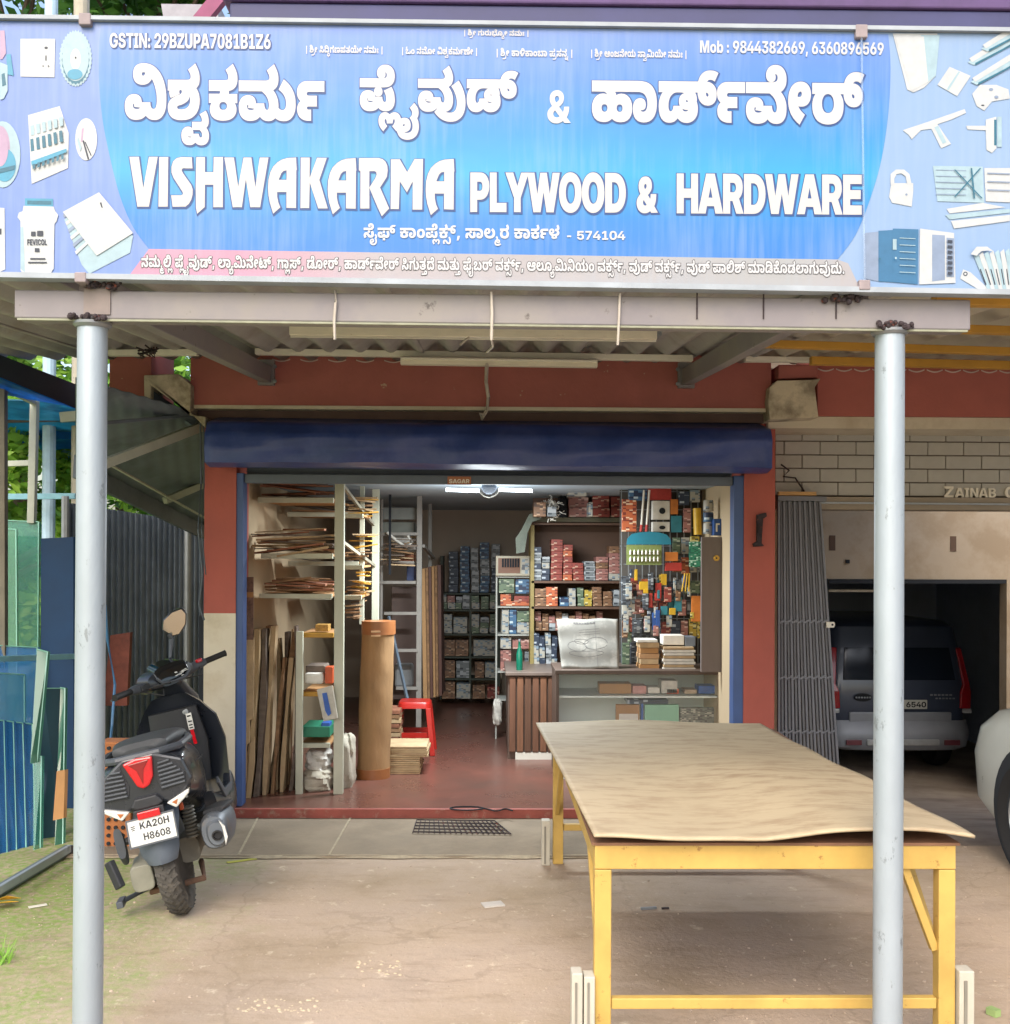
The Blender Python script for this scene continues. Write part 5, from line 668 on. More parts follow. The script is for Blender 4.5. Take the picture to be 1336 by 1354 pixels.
# lower flange line and welded end plates on the beam
b = MB(); b.beam((bx0+.01, YP-.037, bb0-.004), (bx1-.01, YP-.037, bb1-.004), .012, .006); b.build('flange', mat('greenish_old_paint', '#8d8f7c', .7, var=.2, scale=20), can)
for px in (126, 922, 1010, 1106):
    a = at(px, 400, YP-.042); 
    b = MB(); b.box((a.x-.002, YP-.044, a.z-.05), (a.x+.002, YP-.0405, a.z+.035)); b.build('weld_seam', m_rust, can)
# patch of unpainted steel over the left pole
a = at(111, 380, YP-.043); c_ = at(146, 418, YP-.043)
box('patch_plate', (a.x, YP-.045, c_.z+.005), (c_.x, YP-.041, a.z-.004), mat('primer_patch', '#7e7470', .7, var=.15, scale=14), can)
def weldlump(c, w, h, n, s):
    rnd = random.Random(s); b = MB()
    for _ in range(n):
        p = Vector(c)+Vector((rnd.uniform(-w, w), rnd.uniform(-.01, .004), rnd.uniform(-h, h))); r = rnd.uniform(.004, .011)
        q = len(b.v); b.lathe([(0.0002, -r), (r*.8, -r*.6), (r, 0), (r*.7, r*.7), (.0002, r)], p, 6)
    return b
poles = []
def pole(px_t, px_b, ytop, label):
    t = at(px_t, ytop, YP); bt = at(px_b, 1354, YP); d = (t-bt); bt = bt-d*((bt.z+.0)/d.z)
    r = .0445; b = MB(); n = 28
    b.tube([bt+(t-bt)*k/12 for k in range(13)], r, n)
    o = b.build('pole', m_steel, can, smooth=True)
    cap = MB(); cap.lathe([(r+.004, -.014), (r+.012, -.006), (r+.013, .002), (.02, .004)], t, 24); cap.build('pole_collar', m_metal, can, smooth=True)
    weldlump(t+Vector((0, -.045, .008)), .055, .008, 26, int(px_t)).build('weld', m_rust, can, smooth=True)
    return t, bt
pole(122.5, 116, 428, '')
pole(1177, 1174, 438, '')
weldlump(at(1115, 395, YP-.05), .06, .012, 24, 3).build('weld', m_rust, can, smooth=True)
weldlump(at(140, 377, YP-.05), .05, .008, 16, 5).build('weld', m_rust, can, smooth=True)
# rafters from beam to wall bracket
def rafter(px, Y1, w=.062, h=.10):
    x = X(px, Y1, 490)
    b = MB(); b.beam((x, 3.36, cz(3.36)-.055), (x, Y1, cz(Y1)-.09), w, h); b.build('rafter', m_beam, can, bevel=.004)
    br = MB(); br.box((x-.05, Y1-.01, cz(Y1)-.155), (x+.05, Y1+.03, cz(Y1)-.0)); br.build('wall_bracket', m_beam, can)
    for dz in (.035, .125):
        for s_ in (-1, 1):
            if s_*x > 0: continue
            k = MB(); k.lathe([(.012, 0), (.012, .012), (.006, .014), (.006, .024)], (x+s_*.058, Y1-.03, cz(Y1)-dz-.01), 8, 'y'); k.build('bolt', m_metal, can)
rafter(352, 6.6); rafter(908, 6.6)
# cross purlins under the sheets
def strip(px0, py0, px1, py1, Y, h, m, name='purlin', d=.05, parent=can):
    a, b_ = at(px0, py0, Y), at(px1, py1, Y); b = MB(); b.beam(a, b_, d, h); return b.build(name, m, parent, bevel=.003)
strip(143, 467, 262, 466, 6.2, .034, m_white); strip(338, 465, 916, 474, 6.2, .034, m_white)
strip(985, 475, 1072, 476, 6.3, .03, m_white)
# sheets: each one about a metre wide, wavy across
def sheet(x0, x1, y0, y1, zoff=0, m=m_asb, amp=.027, pitch=.177, ph=0):
    b = MB(); n = int((x1-x0)/pitch*10)
    b.grid(lambda u, v: Vector((x0+(x1-x0)*u, y0+(y1-y0)*v, cz(y0+(y1-y0)*v)+.03+zoff+amp*math.sin((x0+(x1-x0)*u)/pitch*2*math.pi+ph))), n, 6)
    return b
k = 0; x = -3.35
while x < 1.4:
    o = sheet(x, x+1.02, 3.37, 6.72, .006*(k % 2)).build('roof_sheet', m_asb, can, smooth=True, solid=.007, ang=80)
    x += .973; k += 1
# the right-hand neighbour's canopy: yellow purlins and beam
ncan = thing('neighbour_canopy', 'fibre cement canopy on yellow purlins continuing to the right of the shop canopy', 'canopy', (2.5, 4, 0))
while x < 5:
    o = sheet(x, x+1.02, 3.45, 6.72, .006*(k % 2)).build('roof_sheet', m_asb_l, ncan, smooth=True, solid=.007, ang=80)
    x += .973; k += 1
strip(990, 454, 1500, 470, 5.4, .036, m_yel, parent=ncan)
strip(1072, 477, 1500, 487, 6.1, .045, m_yel, parent=ncan)
strip(1235, 396, 1500, 400, 4.0, .046, m_yel, parent=ncan, name='front_beam')
strip(1225, 434, 1500, 442, 4.7, .034, m_yel, parent=ncan)
# clips hanging from the sheet edge along the maroon beam
cl = MB()
for i in range(11):
    px = 1092+i*24.0
    a = at(px, 486+i*.25, YB); cl.grid(lambda u, v: Vector((a.x+(u-.5)*.10, YB-.005, a.z-.012-.014*math.sin(u*math.pi)+.008*v)), 6, 1)
tag(cl.build('mortar_edge', mat('pale_mortar_fill', '#c9b8b0', .9), ncan))
cl = MB()
for i in range(5):
    a = at(372+i*37, 474.5+i*.4, YF-.13); cl.grid(lambda u, v: Vector((a.x+(u-.5)*.11, YF-.13, a.z-.006-.012*math.sin(u*math.pi)+.007*v)), 6, 1)
cl.build('mortar_edge', mat('pale_mortar_fill', '#c9b8b0', .9), bld)
# battens hanging under the canopy
tl = thing('light_batten', 'long white light batten hanging under the canopy just behind the grey beam', 'light fitting', at(627, 440, 5.0))
strip(384, 437, 868, 443, 5.0, .05, mat('aged_white_batten', '#e0d9c8', .5, var=.08, scale=9, wear='#8a6a40', wthr=(.66, .7), wscale=16, stretch=(1, 1, 3)), 'housing', .06, tl)
strip(384, 445, 868, 451, 4.975, .008, m_white, 'diffuser_edge', .004, tl)
strip(868, 437, 874, 437, 5.0, .06, m_metal, 'end_cap', .064, tl)
tl = thing('light_batten', 'short white light batten fixed under the canopy on the maroon beam', 'light fitting', at(660, 480, 6.15))
strip(530, 478, 790, 482, 6.15, .036, mat('aged_white_batten2', '#d6cfbe', .5, var=.05), 'housing', .05, tl)
strip(530, 474, 790, 478, 6.12, .01, m_white, 'lens_edge', .04, tl)
# white conduits and cables down the face of the beam
def cable(pts, r, label, Y=None, m=None):
    m = m or mat('aged_cable_white', '#b5ada2', .6, var=.1, scale=20)
    b = MB(); b.tube([at(px, py, y) for px, py, y in pts], r, 6); o = b.build('cable', m, smooth=True); return tag(o, label, 'cable')
cable([(444, 384, YP-.05), (444, 400, YP-.052), (442, 425, YP-.05), (443, 449, YP-.045)], .0045, 'white cable down the left half of the grey beam')
cable([(650, 386, YP-.05), (651, 415, YP-.052), (650, 448, YP-.04), (652, 458, 4.0), (644, 466, 4.6)], .0045, 'thick white cable over the middle of the grey beam bending back under the canopy')
cable([(820, 388, YP-.05), (819, 420, YP-.052), (817, 456, YP-.045)], .004, 'thin white cable down the right half of the grey beam')
cable([(644, 482, 6.1), (643, 505, 6.55), (646, 525, 6.58), (644, 543, 6.58), (637, 554, 6.57), (635, 547, 6.56), (641, 549, 6.57)], .011, 'white hose hanging over the maroon beam with a curled end')
cable([(609, 456, 4.9), (615, 450, 4.9), (621, 446, 4.9)], .006, 'short stub of white cable under the canopy light')
# small nest of wires by the left pole
n = MB(); rnd = random.Random(4)
for i in range(6):
    p = at(195, 464, 5.9); pts = [p+Vector((rnd.uniform(-.06, .06), rnd.uniform(-.04, .04), rnd.uniform(-.03, .03))) for _ in range(5)]; n.tube(pts, .005, 5)
tag(n.build('wire_bundle', m_rust, smooth=True), 'tangled bundle of dark wires under the canopy right of the left pole', 'wires')

# ================================================================ the name board
YS = 3.225
def sp(px, py, d=0.0): return at(px, py, YS-d)
sg = thing('shop_sign', 'big blue printed name board reading VISHWAKARMA PLYWOOD & HARDWARE above the canopy beam', 'sign', (0, YS, 2.4))
tl_, tr_ = (-30, 27), (1368, 45); bl_, br_ = (-30, 362), (1368, 386)
def pr(c): return tuple(v*.5 for v in lin(c))        # print colours darkened evenly to keep the board from overexposing
def flexmat(name, stops, axis_z=True, rough=.35, streak=.5):
    """printed flex: vertical colour gradient of the print, faded in fine upright streaks"""
    m = bpy.data.materials.new(name); m.use_nodes = True; nt = m.node_tree; N = nt.nodes; L = nt.links; b = N['Principled BSDF']
    b.inputs['Roughness'].default_value = rough
    tc = N.new('ShaderNodeTexCoord'); s_ = N.new('ShaderNodeSeparateXYZ'); L.new(tc.outputs['Object'], s_.inputs[0])
    mr = N.new('ShaderNodeMapRange'); L.new(s_.outputs[2 if axis_z else 0], mr.inputs[0]); mr.inputs[1].default_value = stops[0][0]; mr.inputs[2].default_value = stops[-1][0]
    cr = N.new('ShaderNodeValToRGB'); L.new(mr.outputs[0], cr.inputs[0]); a, z = stops[0][0], stops[-1][0]
    while len(cr.color_ramp.elements) < len(stops): cr.color_ramp.elements.new(.5)
    for e, (p, c) in zip(cr.color_ramp.elements, stops): e.position = (p-a)/(z-a); e.color = (*pr(c), 1)
    mp = N.new('ShaderNodeMapping'); mp.inputs['Scale'].default_value = (60, 1, 3.5); L.new(tc.outputs['Object'], mp.inputs[0])
    n = N.new('ShaderNodeTexNoise'); n.inputs['Scale'].default_value = 1; n.inputs['Detail'].default_value = 6; L.new(mp.outputs[0], n.inputs[0])
    n2 = N.new('ShaderNodeTexNoise'); n2.inputs['Scale'].default_value = 3; n2.inputs['Detail'].default_value = 3; L.new(tc.outputs['Object'], n2.inputs[0])
    mu = N.new('ShaderNodeMath'); mu.operation = 'MULTIPLY'; L.new(n.outputs[0], mu.inputs[0]); L.new(n2.outputs[0], mu.inputs[1])
    r = N.new('ShaderNodeMapRange'); r.inputs[1].default_value = .2; r.inputs[2].default_value = .5; r.inputs[4].default_value = streak; L.new(mu.outputs[0], r.inputs[0])
    x = N.new('ShaderNodeMix'); x.data_type = 'RGBA'; L.new(r.outputs[0], x.inputs[0]); L.new(cr.outputs[0], x.inputs[6]); x.inputs[7].default_value = (*pr('#c4dcf4'), 1)
    L.new(x.outputs[2], b.inputs['Base Color']); MATS[name] = m
    bn = N.new('ShaderNodeBump'); bn.inputs['Strength'].default_value = .5; bn.inputs['Distance'].default_value = .012; L.new(n2.outputs[0], bn.inputs['Height']); L.new(bn.outputs[0], b.inputs['Normal'])
    return m
def panel(name, poly, d0, d1, m, parent=sg, sub=None):
    b = MB(); n = len(poly)
    b.add([sp(x, y, d1) for x, y in poly]+[sp(x, y, d0) for x, y in poly], [tuple(range(n)), tuple(range(2*n-1, n-1, -1))]+[(i, (i+1) % n, n+(i+1) % n, n+i) for i in range(n)])
    return b.build(name, m, parent)
b = MB(); pts = [sp(*tl_), sp(*tr_), sp(*br_), sp(*bl_)]; bk = [p+Vector((0, .05, 0)) for p in pts]
b.add(pts+bk, [(0, 1, 2, 3), (7, 6, 5, 4), (0, 4, 5, 1), (1, 5, 6, 2), (2, 6, 7, 3), (3, 7, 4, 0)])
m_per = flexmat('periwinkle_flex', [(-2.4, '#7e9ef4'), (-1.0, '#86aaf8'), (0, '#86aaf8'), (1.1, '#a4c8f8'), (2.4, '#b0d0fa')], axis_z=False, streak=.35)
b.build('board', m_per, sg)
for nm, p, q, h in (('top_frame', (tl_[0], tl_[1]-1), (tr_[0], tr_[1]-1), .012), ('bottom_frame', (bl_[0], bl_[1]+3), (br_[0], br_[1]+3), .016)):
    k = MB(); k.beam(sp(*p, -.01), sp(*q, -.01), .05, h); k.build(nm, mat('pale_frame_strip', '#98a0a8' if nm[0] == 't' else '#a88f8a', .6, var=.15, scale=9), sg)
CB = [(134, 33), (131, 60), (131, 110), (136, 160), (146, 210), (159, 260), (176, 300), (197, 329)]
CBR = [(1108, 343), (1132, 310), (1152, 260), (1166, 210), (1175, 150), (1178, 90), (1175, 45)]
def smooth_poly(p, n=5):
    out = []
    for i in range(len(p)-1):
        p0, p1, p2, p3 = p[max(i-1, 0)], p[i], p[i+1], p[min(i+2, len(p)-1)]
        for k in range(n):
            t = k/n; out.append(tuple(.5*((2*p1[a])+(-p0[a]+p2[a])*t+(2*p0[a]-5*p1[a]+4*p2[a]-p3[a])*t*t+(-p0[a]+3*p1[a]-3*p2[a]+p3[a])*t**3) for a in (0, 1)))
    return out+[p[-1]]
m_mid = flexmat('blue_flex', [(.06, '#3a8cf4'), (.26, '#2896f6'), (.40, '#28bcfa'), (.52, '#30a8f8'), (.68, '#569cf8'), (.88, '#7ca4fa')], streak=.32)
panel('blue_field', smooth_poly(CB)+smooth_poly(CBR), 0, .0012, m_mid)
m_strip = flexmat('pink_flex', [(-1.3, '#e6a0c0'), (-.75, '#e6a6c4'), (-.35, '#ccc4ca'), (.9, '#c8cacc'), (1.3, '#d4c6c8')], axis_z=False, streak=.2)
panel('text_band', [(197, 329), (1108, 343), (1122, 348), (1137, 380), (168, 368)], 0, .0014, m_strip)
ms_w = mat('print_white', pr('#f2f4f8'), .4, var=.04, scale=20); ms_o = mat('print_outline_blue', pr('#2d5aa8'), .4, var=.1, scale=9)
ms_g = mat('print_outline_grey', pr('#6f7076'), .4, var=.1, scale=9); ms_c = mat('print_off_white', pr('#eff0f0'), .4, var=.03, scale=30)
def slettering(glyphs, m=ms_w, outline=None, om=ms_o, shadow=(0, 0), name='lettering', fat=0.0):
    if outline:
        b = MB(); lay(b, glyphs, lambda x, y: sp(x+shadow[0], y+shadow[1], .0022), outline+fat); b.build(name+'_outline', om, sg)
    b = MB(); lay(b, glyphs, lambda x, y: sp(x, y, .0034), fat); b.build(name, m, sg)
SL = .0098
slettering(text_polys('main1', 166, 428, 84, 190, SL), outline=1.6, shadow=(.6, .9), om=ms_o, fat=1.1)
slettering(text_polys('main2', 477, 684, 86, 183, SL), outline=1.6, shadow=(.6, .9), om=ms_o, fat=1.1)
slettering(text_polys('main3', 784, 1142, 84, 160, .011), outline=1.6, shadow=(.6, .9), om=ms_o, fat=1.1)
slettering(text_polys('&', 724, 755, 119, 163), outline=None)
slettering(text_polys('PLYWOOD', 623, 827, 228, 280, .004), outline=1.8, shadow=(.8, .9), m=ms_c, fat=.9)
slettering(text_polys('&', 843, 869, 234, 281), outline=1.8, shadow=(.8, .9), m=ms_c, fat=.9)
slettering(text_polys('HARDWARE', 896, 1139, 230, 281, .008), outline=1.8, shadow=(.8, .9), m=ms_c, fat=.9)
slettering(text_polys('GSTIN: 29BZUPA7081B1Z6', 145, 358, 43, 63, .0085), outline=.9, shadow=(.8, .8))
slettering(text_polys('Mob : 9844382669, 6360896569', 926, 1169, 53, 73, .012))
slettering(text_polys('addr', 481, 740, 295, 324, .006)); slettering(text_polys('- 574104', 750, 827, 305, 317, .004))
slettering(text_polys('strip', 187, 1117, 336, 364, .0098), outline=.9, om=ms_g)
for k_, x0, x1, y0, y1 in (('t0', 614, 699, 38, 51), ('t1', 405, 506, 59, 75), ('t2', 532, 631, 61, 76), ('t3', 657, 757, 63, 79), ('t4', 782, 908, 64, 80)):
    slettering(text_polys(k_, x0, x1, y0, y1, SL))
# the big display word, letter by letter
c1 = lambda pts: [(160+x/5.138, 190+y/5.138) for x, y in pts]
c2 = lambda pts: [(400+x/5.138, 190+y/5.138) for x, y in pts]
Ao = [(1195, 175), (1190, 93), (1130, 97), (1095, 107), (1065, 125), (1035, 155), (1015, 195), (1003, 245), (1000, 300), (1003, 350), (1012, 400), (1035, 475), (1083, 432), (1070, 400), (1062, 360), (1062, 328), (1125, 328), (1125, 435), (1190, 437), (1192, 182)]
Ah = [(1072, 245), (1126, 245), (1126, 180), (1105, 185), (1090, 200)]
def disp(outer, holes=()):
    def ccw(p, s):
        a = sum(p[i-1][0]*p[i][1]-p[i][0]*p[i-1][1] for i in range(len(p))); return p if a*s > 0 else p[::-1]
    return [ccw(outer, 1)]+[ccw(h, -1) for h in holes]
sh_ = lambda p, dx, dy: [(x+dx, y+dy) for x, y in p]
DW = [disp(c1([(57, 88), (122, 88), (152, 300), (190, 88), (250, 88), (190, 427), (112, 427)])),
      disp(c1([(260, 90), (322, 90), (318, 427), (255, 427)])),
      disp(c1([(482, 92), (487, 168), (425, 166), (414, 172), (413, 182), (425, 205), (478, 280), (488, 310), (487, 345), (478, 380), (462, 408), (440, 427), (352, 428), (341, 350), (410, 350), (422, 342), (420, 328), (358, 232), (344, 195), (344, 155), (355, 120), (378, 98), (410, 90)])),
      disp(c1([(512, 90), (571, 90), (571, 192), (628, 192), (630, 90), (694, 90), (692, 431), (628, 431), (628, 278), (571, 278), (569, 430), (518, 475), (510, 435), (508, 300)])),
      disp(c1([(703, 93), (768, 93), (797, 292), (833, 93), (886, 93), (914, 296), (943, 93), (1003, 93), (946, 431), (880, 431), (849, 240), (822, 431), (760, 431)])),
      disp(c1(Ao), [c1(Ah)]),
      disp(c2([(-11, 93), (50, 93), (49, 232), (100, 94), (166, 96), (115, 245), (172, 439), (108, 439), (50, 262), (46, 437), (-13, 437)])),
      disp(c2(sh_(Ao, -828, 4)), [c2(sh_(Ah, -828, 4))]),
      disp(c2([(385, 97), (520, 97), (545, 104), (565, 122), (577, 150), (580, 180), (574, 225), (528, 298), (590, 440), (540, 492), (515, 440), (455, 298), (495, 235), (505, 210), (502, 192), (490, 186), (455, 186), (455, 440), (394, 440), (395, 186), (384, 180)])),
      disp(c2([(602, 105), (662, 105), (712, 192), (762, 103), (820, 103), (814, 447), (749, 447), (750, 255), (710, 330), (662, 255), (655, 443), (600, 443)])),
      disp(c2(sh_(Ao, -162, 10)), [c2(sh_(Ah, -162, 10))])]
slettering(DW, outline=1.7, shadow=(.7, 1.0), m=ms_c)
# pictures printed at the two ends of the board
m_pw = mat('print_pale', pr('#e9eff2'), .4, var=.06, scale=30); m_pc = mat('print_cyan', pr('#4fb4dc'), .4, var=.15, scale=20); m_pd = mat('print_dark_teal', pr('#2c7f9c'), .4, var=.2, scale=60)
m_pg = mat('print_ice', pr('#bfe0ee'), .4, var=.1, scale=25); m_pb = mat('print_steel_blue', pr('#3f86b8'), .4, var=.1, scale=25); m_pp = mat('print_lilac', pr('#d3b4d6'), .4, var=.08, scale=25); m_pk = mat('print_ink', pr('#3a4456'), .5)
m_plm = mat('print_door_grey', pr('#9fb4d4'), .4, var=.12, scale=25)
def pic(name, shapes):
    """one printed picture: flat shapes (material, polygon), each a sheet above the last"""
    ms = []; b = MB()
    for i, (m, poly) in enumerate(shapes):
        if m not in ms: ms.append(m)
        b.cur = ms.index(m); d = .0018+.0004*i
        b.add([sp(x, y, d) for x, y in poly], [tuple(range(len(poly)))])
    return b.build(name, ms, sg)
def circ(x, y, rx, ry, n=28, teeth=0): return [(x+rx*(1-(.07 if teeth and k % 2 else 0))*math.cos(2*math.pi*k/n), y+ry*(1-(.07 if teeth and k % 2 else 0))*math.sin(2*math.pi*k/n)) for k in range(n)]
def rect(x0, y0, x1, y1, dy=0): return [(x0, y0), (x1, y0+dy), (x1, y1+dy), (x0, y1)]
pic('switch_picture', [(m_pw, [(27, 51), (73, 51), (72, 102), (27, 101)]), (m_pk, circ(61, 63, 2.4, 1.8, 10)), (m_pk, rect(60, 73, 61.5, 80)), (m_pk, circ(57, 87, 1, 1, 8)), (m_pk, circ(64, 87, 1, 1, 8))])
pic('saw_blade_picture', [(m_pg, circ(100, 77, 22, 38, 72, 1)), (m_pd, circ(100, 79, 18.5, 33, 48, 1)), (m_pg, circ(100, 76, 17.5, 31, 40)), (m_pw, circ(100, 78, 7, 14)), (m_pc, circ(99, 98, 10, 7)), (m_pk, circ(100, 76, 1.2, 1.5, 8))])
s1 = [(m_pw, [(37, 152), (79, 140), (91, 176), (90, 222), (42, 243)])]
for i in range(6):
    s1.append((m_pd, [(40+i*7.6, 184-i*2.2), (44+i*7.6, 183-i*2.2), (45.5+i*7.6, 199-i*2.4), (41+i*7.6, 200-i*2.4)]))
    s1.append((m_pg, [(40+i*7.6, 166-i*2.2), (45+i*7.6, 165-i*2.2), (45.5+i*7.6, 178-i*2.4), (41+i*7.6, 179-i*2.4)]))
s1 += [(m_pc, [(41, 213), (88, 196), (88, 201), (42, 219)])]
for i in range(7): s1.append((m_pd, [(43+i*6.3, 217-i*2.1), (46.5+i*6.3, 216-i*2.1), (46.5+i*6.3, 222-i*2.1), (43+i*6.3, 224-i*2.1)]))
pic('drill_bits_picture', s1)
pic('screws_picture', [(m_pw, circ(114, 184, 14.5, 28)), (m_pp, [(108, 170), (111, 169), (109, 188), (107, 187)]), (m_pk, [(109, 186), (111, 185), (118, 210), (116, 211)]), (m_pk, [(112, 188), (113, 187), (121, 205), (120, 206)]), (m_pg, [(103, 180), (108, 195), (106, 200), (102, 186)])])
pic('glue_tub_picture', [(m_pc, rect(33, 262, 70, 274, .5)), (m_pd, rect(36, 265, 68, 270, .5)), (m_pw, [(31, 272), (71, 273), (73, 279), (77, 284), (75, 292), (72, 296), (71, 355), (66, 363), (50, 366), (32, 364), (27, 357), (27, 292), (23, 287), (25, 281), (30, 279)]), (m_pg, [(27, 300), (31, 300), (33, 360), (27, 355)])])
b = MB(); lay(b, text_polys('FEVICOL', 36, 62, 316, 324), lambda x, y: sp(x, y, .0045)); b.build('picture_lettering', m_pk, sg)
b = MB()
for x0, x1, y0, y1 in ((41, 47, 306, 312), (49, 57, 305, 312), (46, 52, 328, 333), (40, 60, 341, 343), (37, 62, 346, 348)): b.add([sp(*p, .0045) for p in rect(x0, y0, x1, y1)], [(0, 1, 2, 3)])
b.build('picture_lettering', m_pk, sg)
s1 = [(m_pg, [(85, 290), (132, 255), (176, 312), (172, 334), (118, 362), (108, 350)])]
for i in range(6):
    o_ = i*3.2; s1.append((m_pw if i % 2 else m_plm, [(83+o_, 284+o_*3.4-i*1.2), (131+o_*.9, 254+o_*3.1-i*2.4), (133+o_*.9, 256+o_*3.1-i*2.4), (85+o_, 288+o_*3.4-i*1.2)]))
s1.append((m_pw, [(83, 280), (131, 254), (176, 308), (128, 338)])); s1.append((m_pk, [(132, 268), (134, 267), (136, 275), (134, 274)]))
pic('laminate_sheets_picture', s1)
pic('plier_picture', [(m_pp, [(0, 40), (6, 40), (8, 70), (3, 78), (0, 78)]), (m_pc, [(8, 72), (14, 71), (18, 100), (10, 98)]), (m_pg, [(0, 82), (10, 86), (10, 120), (5, 130), (0, 132)]), (m_pd, [(2, 98), (6, 96), (8, 112), (3, 114)])])
pic('paint_pots_picture', [(m_pg, circ(3, 204, 24, 44)), (m_pp, circ(0, 194, 13, 28)), (m_pc, circ(6, 218, 15, 22)), (m_pp, circ(0, 196, 11, 24)), (m_pd, [(-5, 224), (20, 218), (19, 224), (-5, 230)])])
pic('tin_picture', [(m_pw, [(-6, 274), (6, 275), (7, 356), (-6, 362)]), (m_pk, rect(-2, 302, 2, 310))])
pic('glass_panes_picture', [(m_pw, [(1181, 44), (1240, 44), (1238, 100), (1222, 116), (1208, 122), (1200, 118)]), (m_pg, [(1218, 46), (1243, 46), (1238, 100), (1226, 110)]), (m_pw, [(1184, 48), (1222, 48), (1228, 108), (1206, 120)])])
pic('hinge_picture', [(m_pw, [(1240, 112), (1256, 88), (1284, 100), (1266, 127)]), (m_pg, [(1252, 118), (1268, 94), (1270, 95), (1255, 119)])])
s1 = []
for i, (x, y) in enumerate(((1282, 80), (1286, 106), (1300, 62))): s1 += [(m_pg, [(x-2, y+2), (x+60, y-34), (x+62, y-26), (x+6, y+6)]), (m_pw, [(x, y-3), (x+62, y-42), (x+60, y-32), (x+4, y+2)]), (m_pd, [(x+8, y+3), (x+60, y-24), (x+60, y-22), (x+8, y+6)])]
pic('drawer_rails_picture', s1)
pic('concealed_hinge_picture', [(m_pw, [(1286, 124), (1296, 112), (1318, 112), (1334, 118), (1336, 130), (1312, 134), (1302, 146), (1292, 140)]), (m_pk, circ(1300, 139, 2.4, 1, 8)), (m_plm, circ(1311, 118, 3, 2, 8)), (m_plm, circ(1318, 128, 3, 2, 8))])
pic('tower_bolt_picture', [(m_pw, [(1194, 172), (1230, 160), (1276, 144), (1278, 149), (1258, 158), (1240, 164), (1258, 190), (1245, 196), (1232, 170), (1218, 172), (1206, 184), (1202, 178)]), (m_pg, [(1236, 168), (1241, 166), (1252, 188), (1247, 190)])])
pic('lever_handle_picture', [(m_pw, [(1278, 166), (1304, 166), (1304, 158), (1318, 154), (1318, 196), (1312, 202), (1305, 198), (1304, 172), (1280, 171)]), (m_pd, rect(1315, 158, 1318, 192)), (m_pg, rect(1319, 154, 1325, 194))])
pic('padlock_picture', [(m_pw, [(1179, 242), (1208, 242), (1208, 252), (1206, 273), (1180, 268), (1176, 260)]), (m_pw, [(1178, 244), (1178, 230), (1185, 224), (1196, 224), (1203, 230), (1206, 244), (1200, 244), (1198, 233), (1192, 229), (1186, 230), (1183, 236), (1183, 244)]), (m_plm, circ(1199, 257, 1.6, 1.6, 8))])
s1 = [(m_pg, [(1234, 219), (1300, 220), (1302, 268), (1240, 266)]), (m_pw, [(1302, 222), (1350, 222), (1350, 268), (1304, 266)])]
for i in range(5): s1.append((m_plm, [(1238, 224+i*8), (1278, 225+i*8), (1278, 226+i*8), (1238, 225+i*8)]))
for i in range(3): s1.append((m_plm, [(1306, 228+i*11), (1336, 229+i*11), (1336, 230.5+i*11), (1306, 229.5+i*11)]))
for a_, b_ in (((1262, 260), (1296, 222)), ((1262, 224), (1298, 262)), ((1284, 222), (1288, 262))): s1.append((m_pd, [(a_[0], a_[1]), (a_[0]+2, a_[1]), (b_[0]+2, b_[1]), (b_[0], b_[1])]))
pic('tool_card_picture', s1)
pic('strips_picture', [(m_pw, [(1252, 276), (1300, 268), (1330, 274), (1256, 282)]), (m_pg, [(1250, 284), (1336, 276), (1336, 281), (1256, 290)]), (m_pw, [(1258, 292), (1336, 284), (1336, 292), (1262, 302)])])
s1 = [(m_plm, [(1143, 308), (1162, 306), (1162, 372), (1143, 368)]), (m_pb, [(1162, 305), (1181, 304), (1181, 373), (1162, 372)]), (m_pb, [(1181, 302), (1215, 303), (1214, 376), (1181, 373)]), (m_pw, [(1217, 302), (1262, 308), (1264, 374), (1216, 376)]), (m_plm, [(1233, 310), (1250, 311), (1250, 370), (1233, 372)]), (m_plm, [(1252, 314), (1262, 315), (1262, 366), (1252, 366)]), (m_pg, rect(1181, 316, 1186, 330))]
for i in range(6): s1.append((m_pg, [(1190, 314+i*9), (1211, 315+i*9), (1211, 316+i*9), (1190, 315+i*9)]))
for i in range(7): s1.append((m_pk, [(1253.5, 317+i*7), (1260, 317.5+i*7), (1260, 321+i*7), (1253.5, 320.5+i*7)]))
s1 += [(m_pd, circ(1164, 342, 1.2, 1.5, 8)), (m_pg, circ(1185, 341, 1.4, 1.6, 8))]
pic('doors_picture', s1)
s1 = [(m_pw, [(1270, 368), (1274, 356), (1284, 360), (1310, 384), (1298, 385)]), (m_pk, circ(1277, 362, 3, 3, 12)), (m_pw, circ(1277, 362, 1.6, 1.6, 10))]
for i in range(8):
    x = 1288+i*7; s1 += [(m_pw if i % 2 else m_pg, [(x, 338-i*1.0), (x+5, 334-i), (x+26-i*2, 383), (x+19-i*2, 385)]), (m_pk, [(x+8, 356), (x+9.2, 355), (x+17-i, 376), (x+15.6-i, 377)])]
s1 += [(m_pw, [(1284, 336), (1292, 326), (1306, 326), (1314, 332), (1306, 331), (1298, 332), (1292, 338)])]
pic('spanner_set_picture', s1)
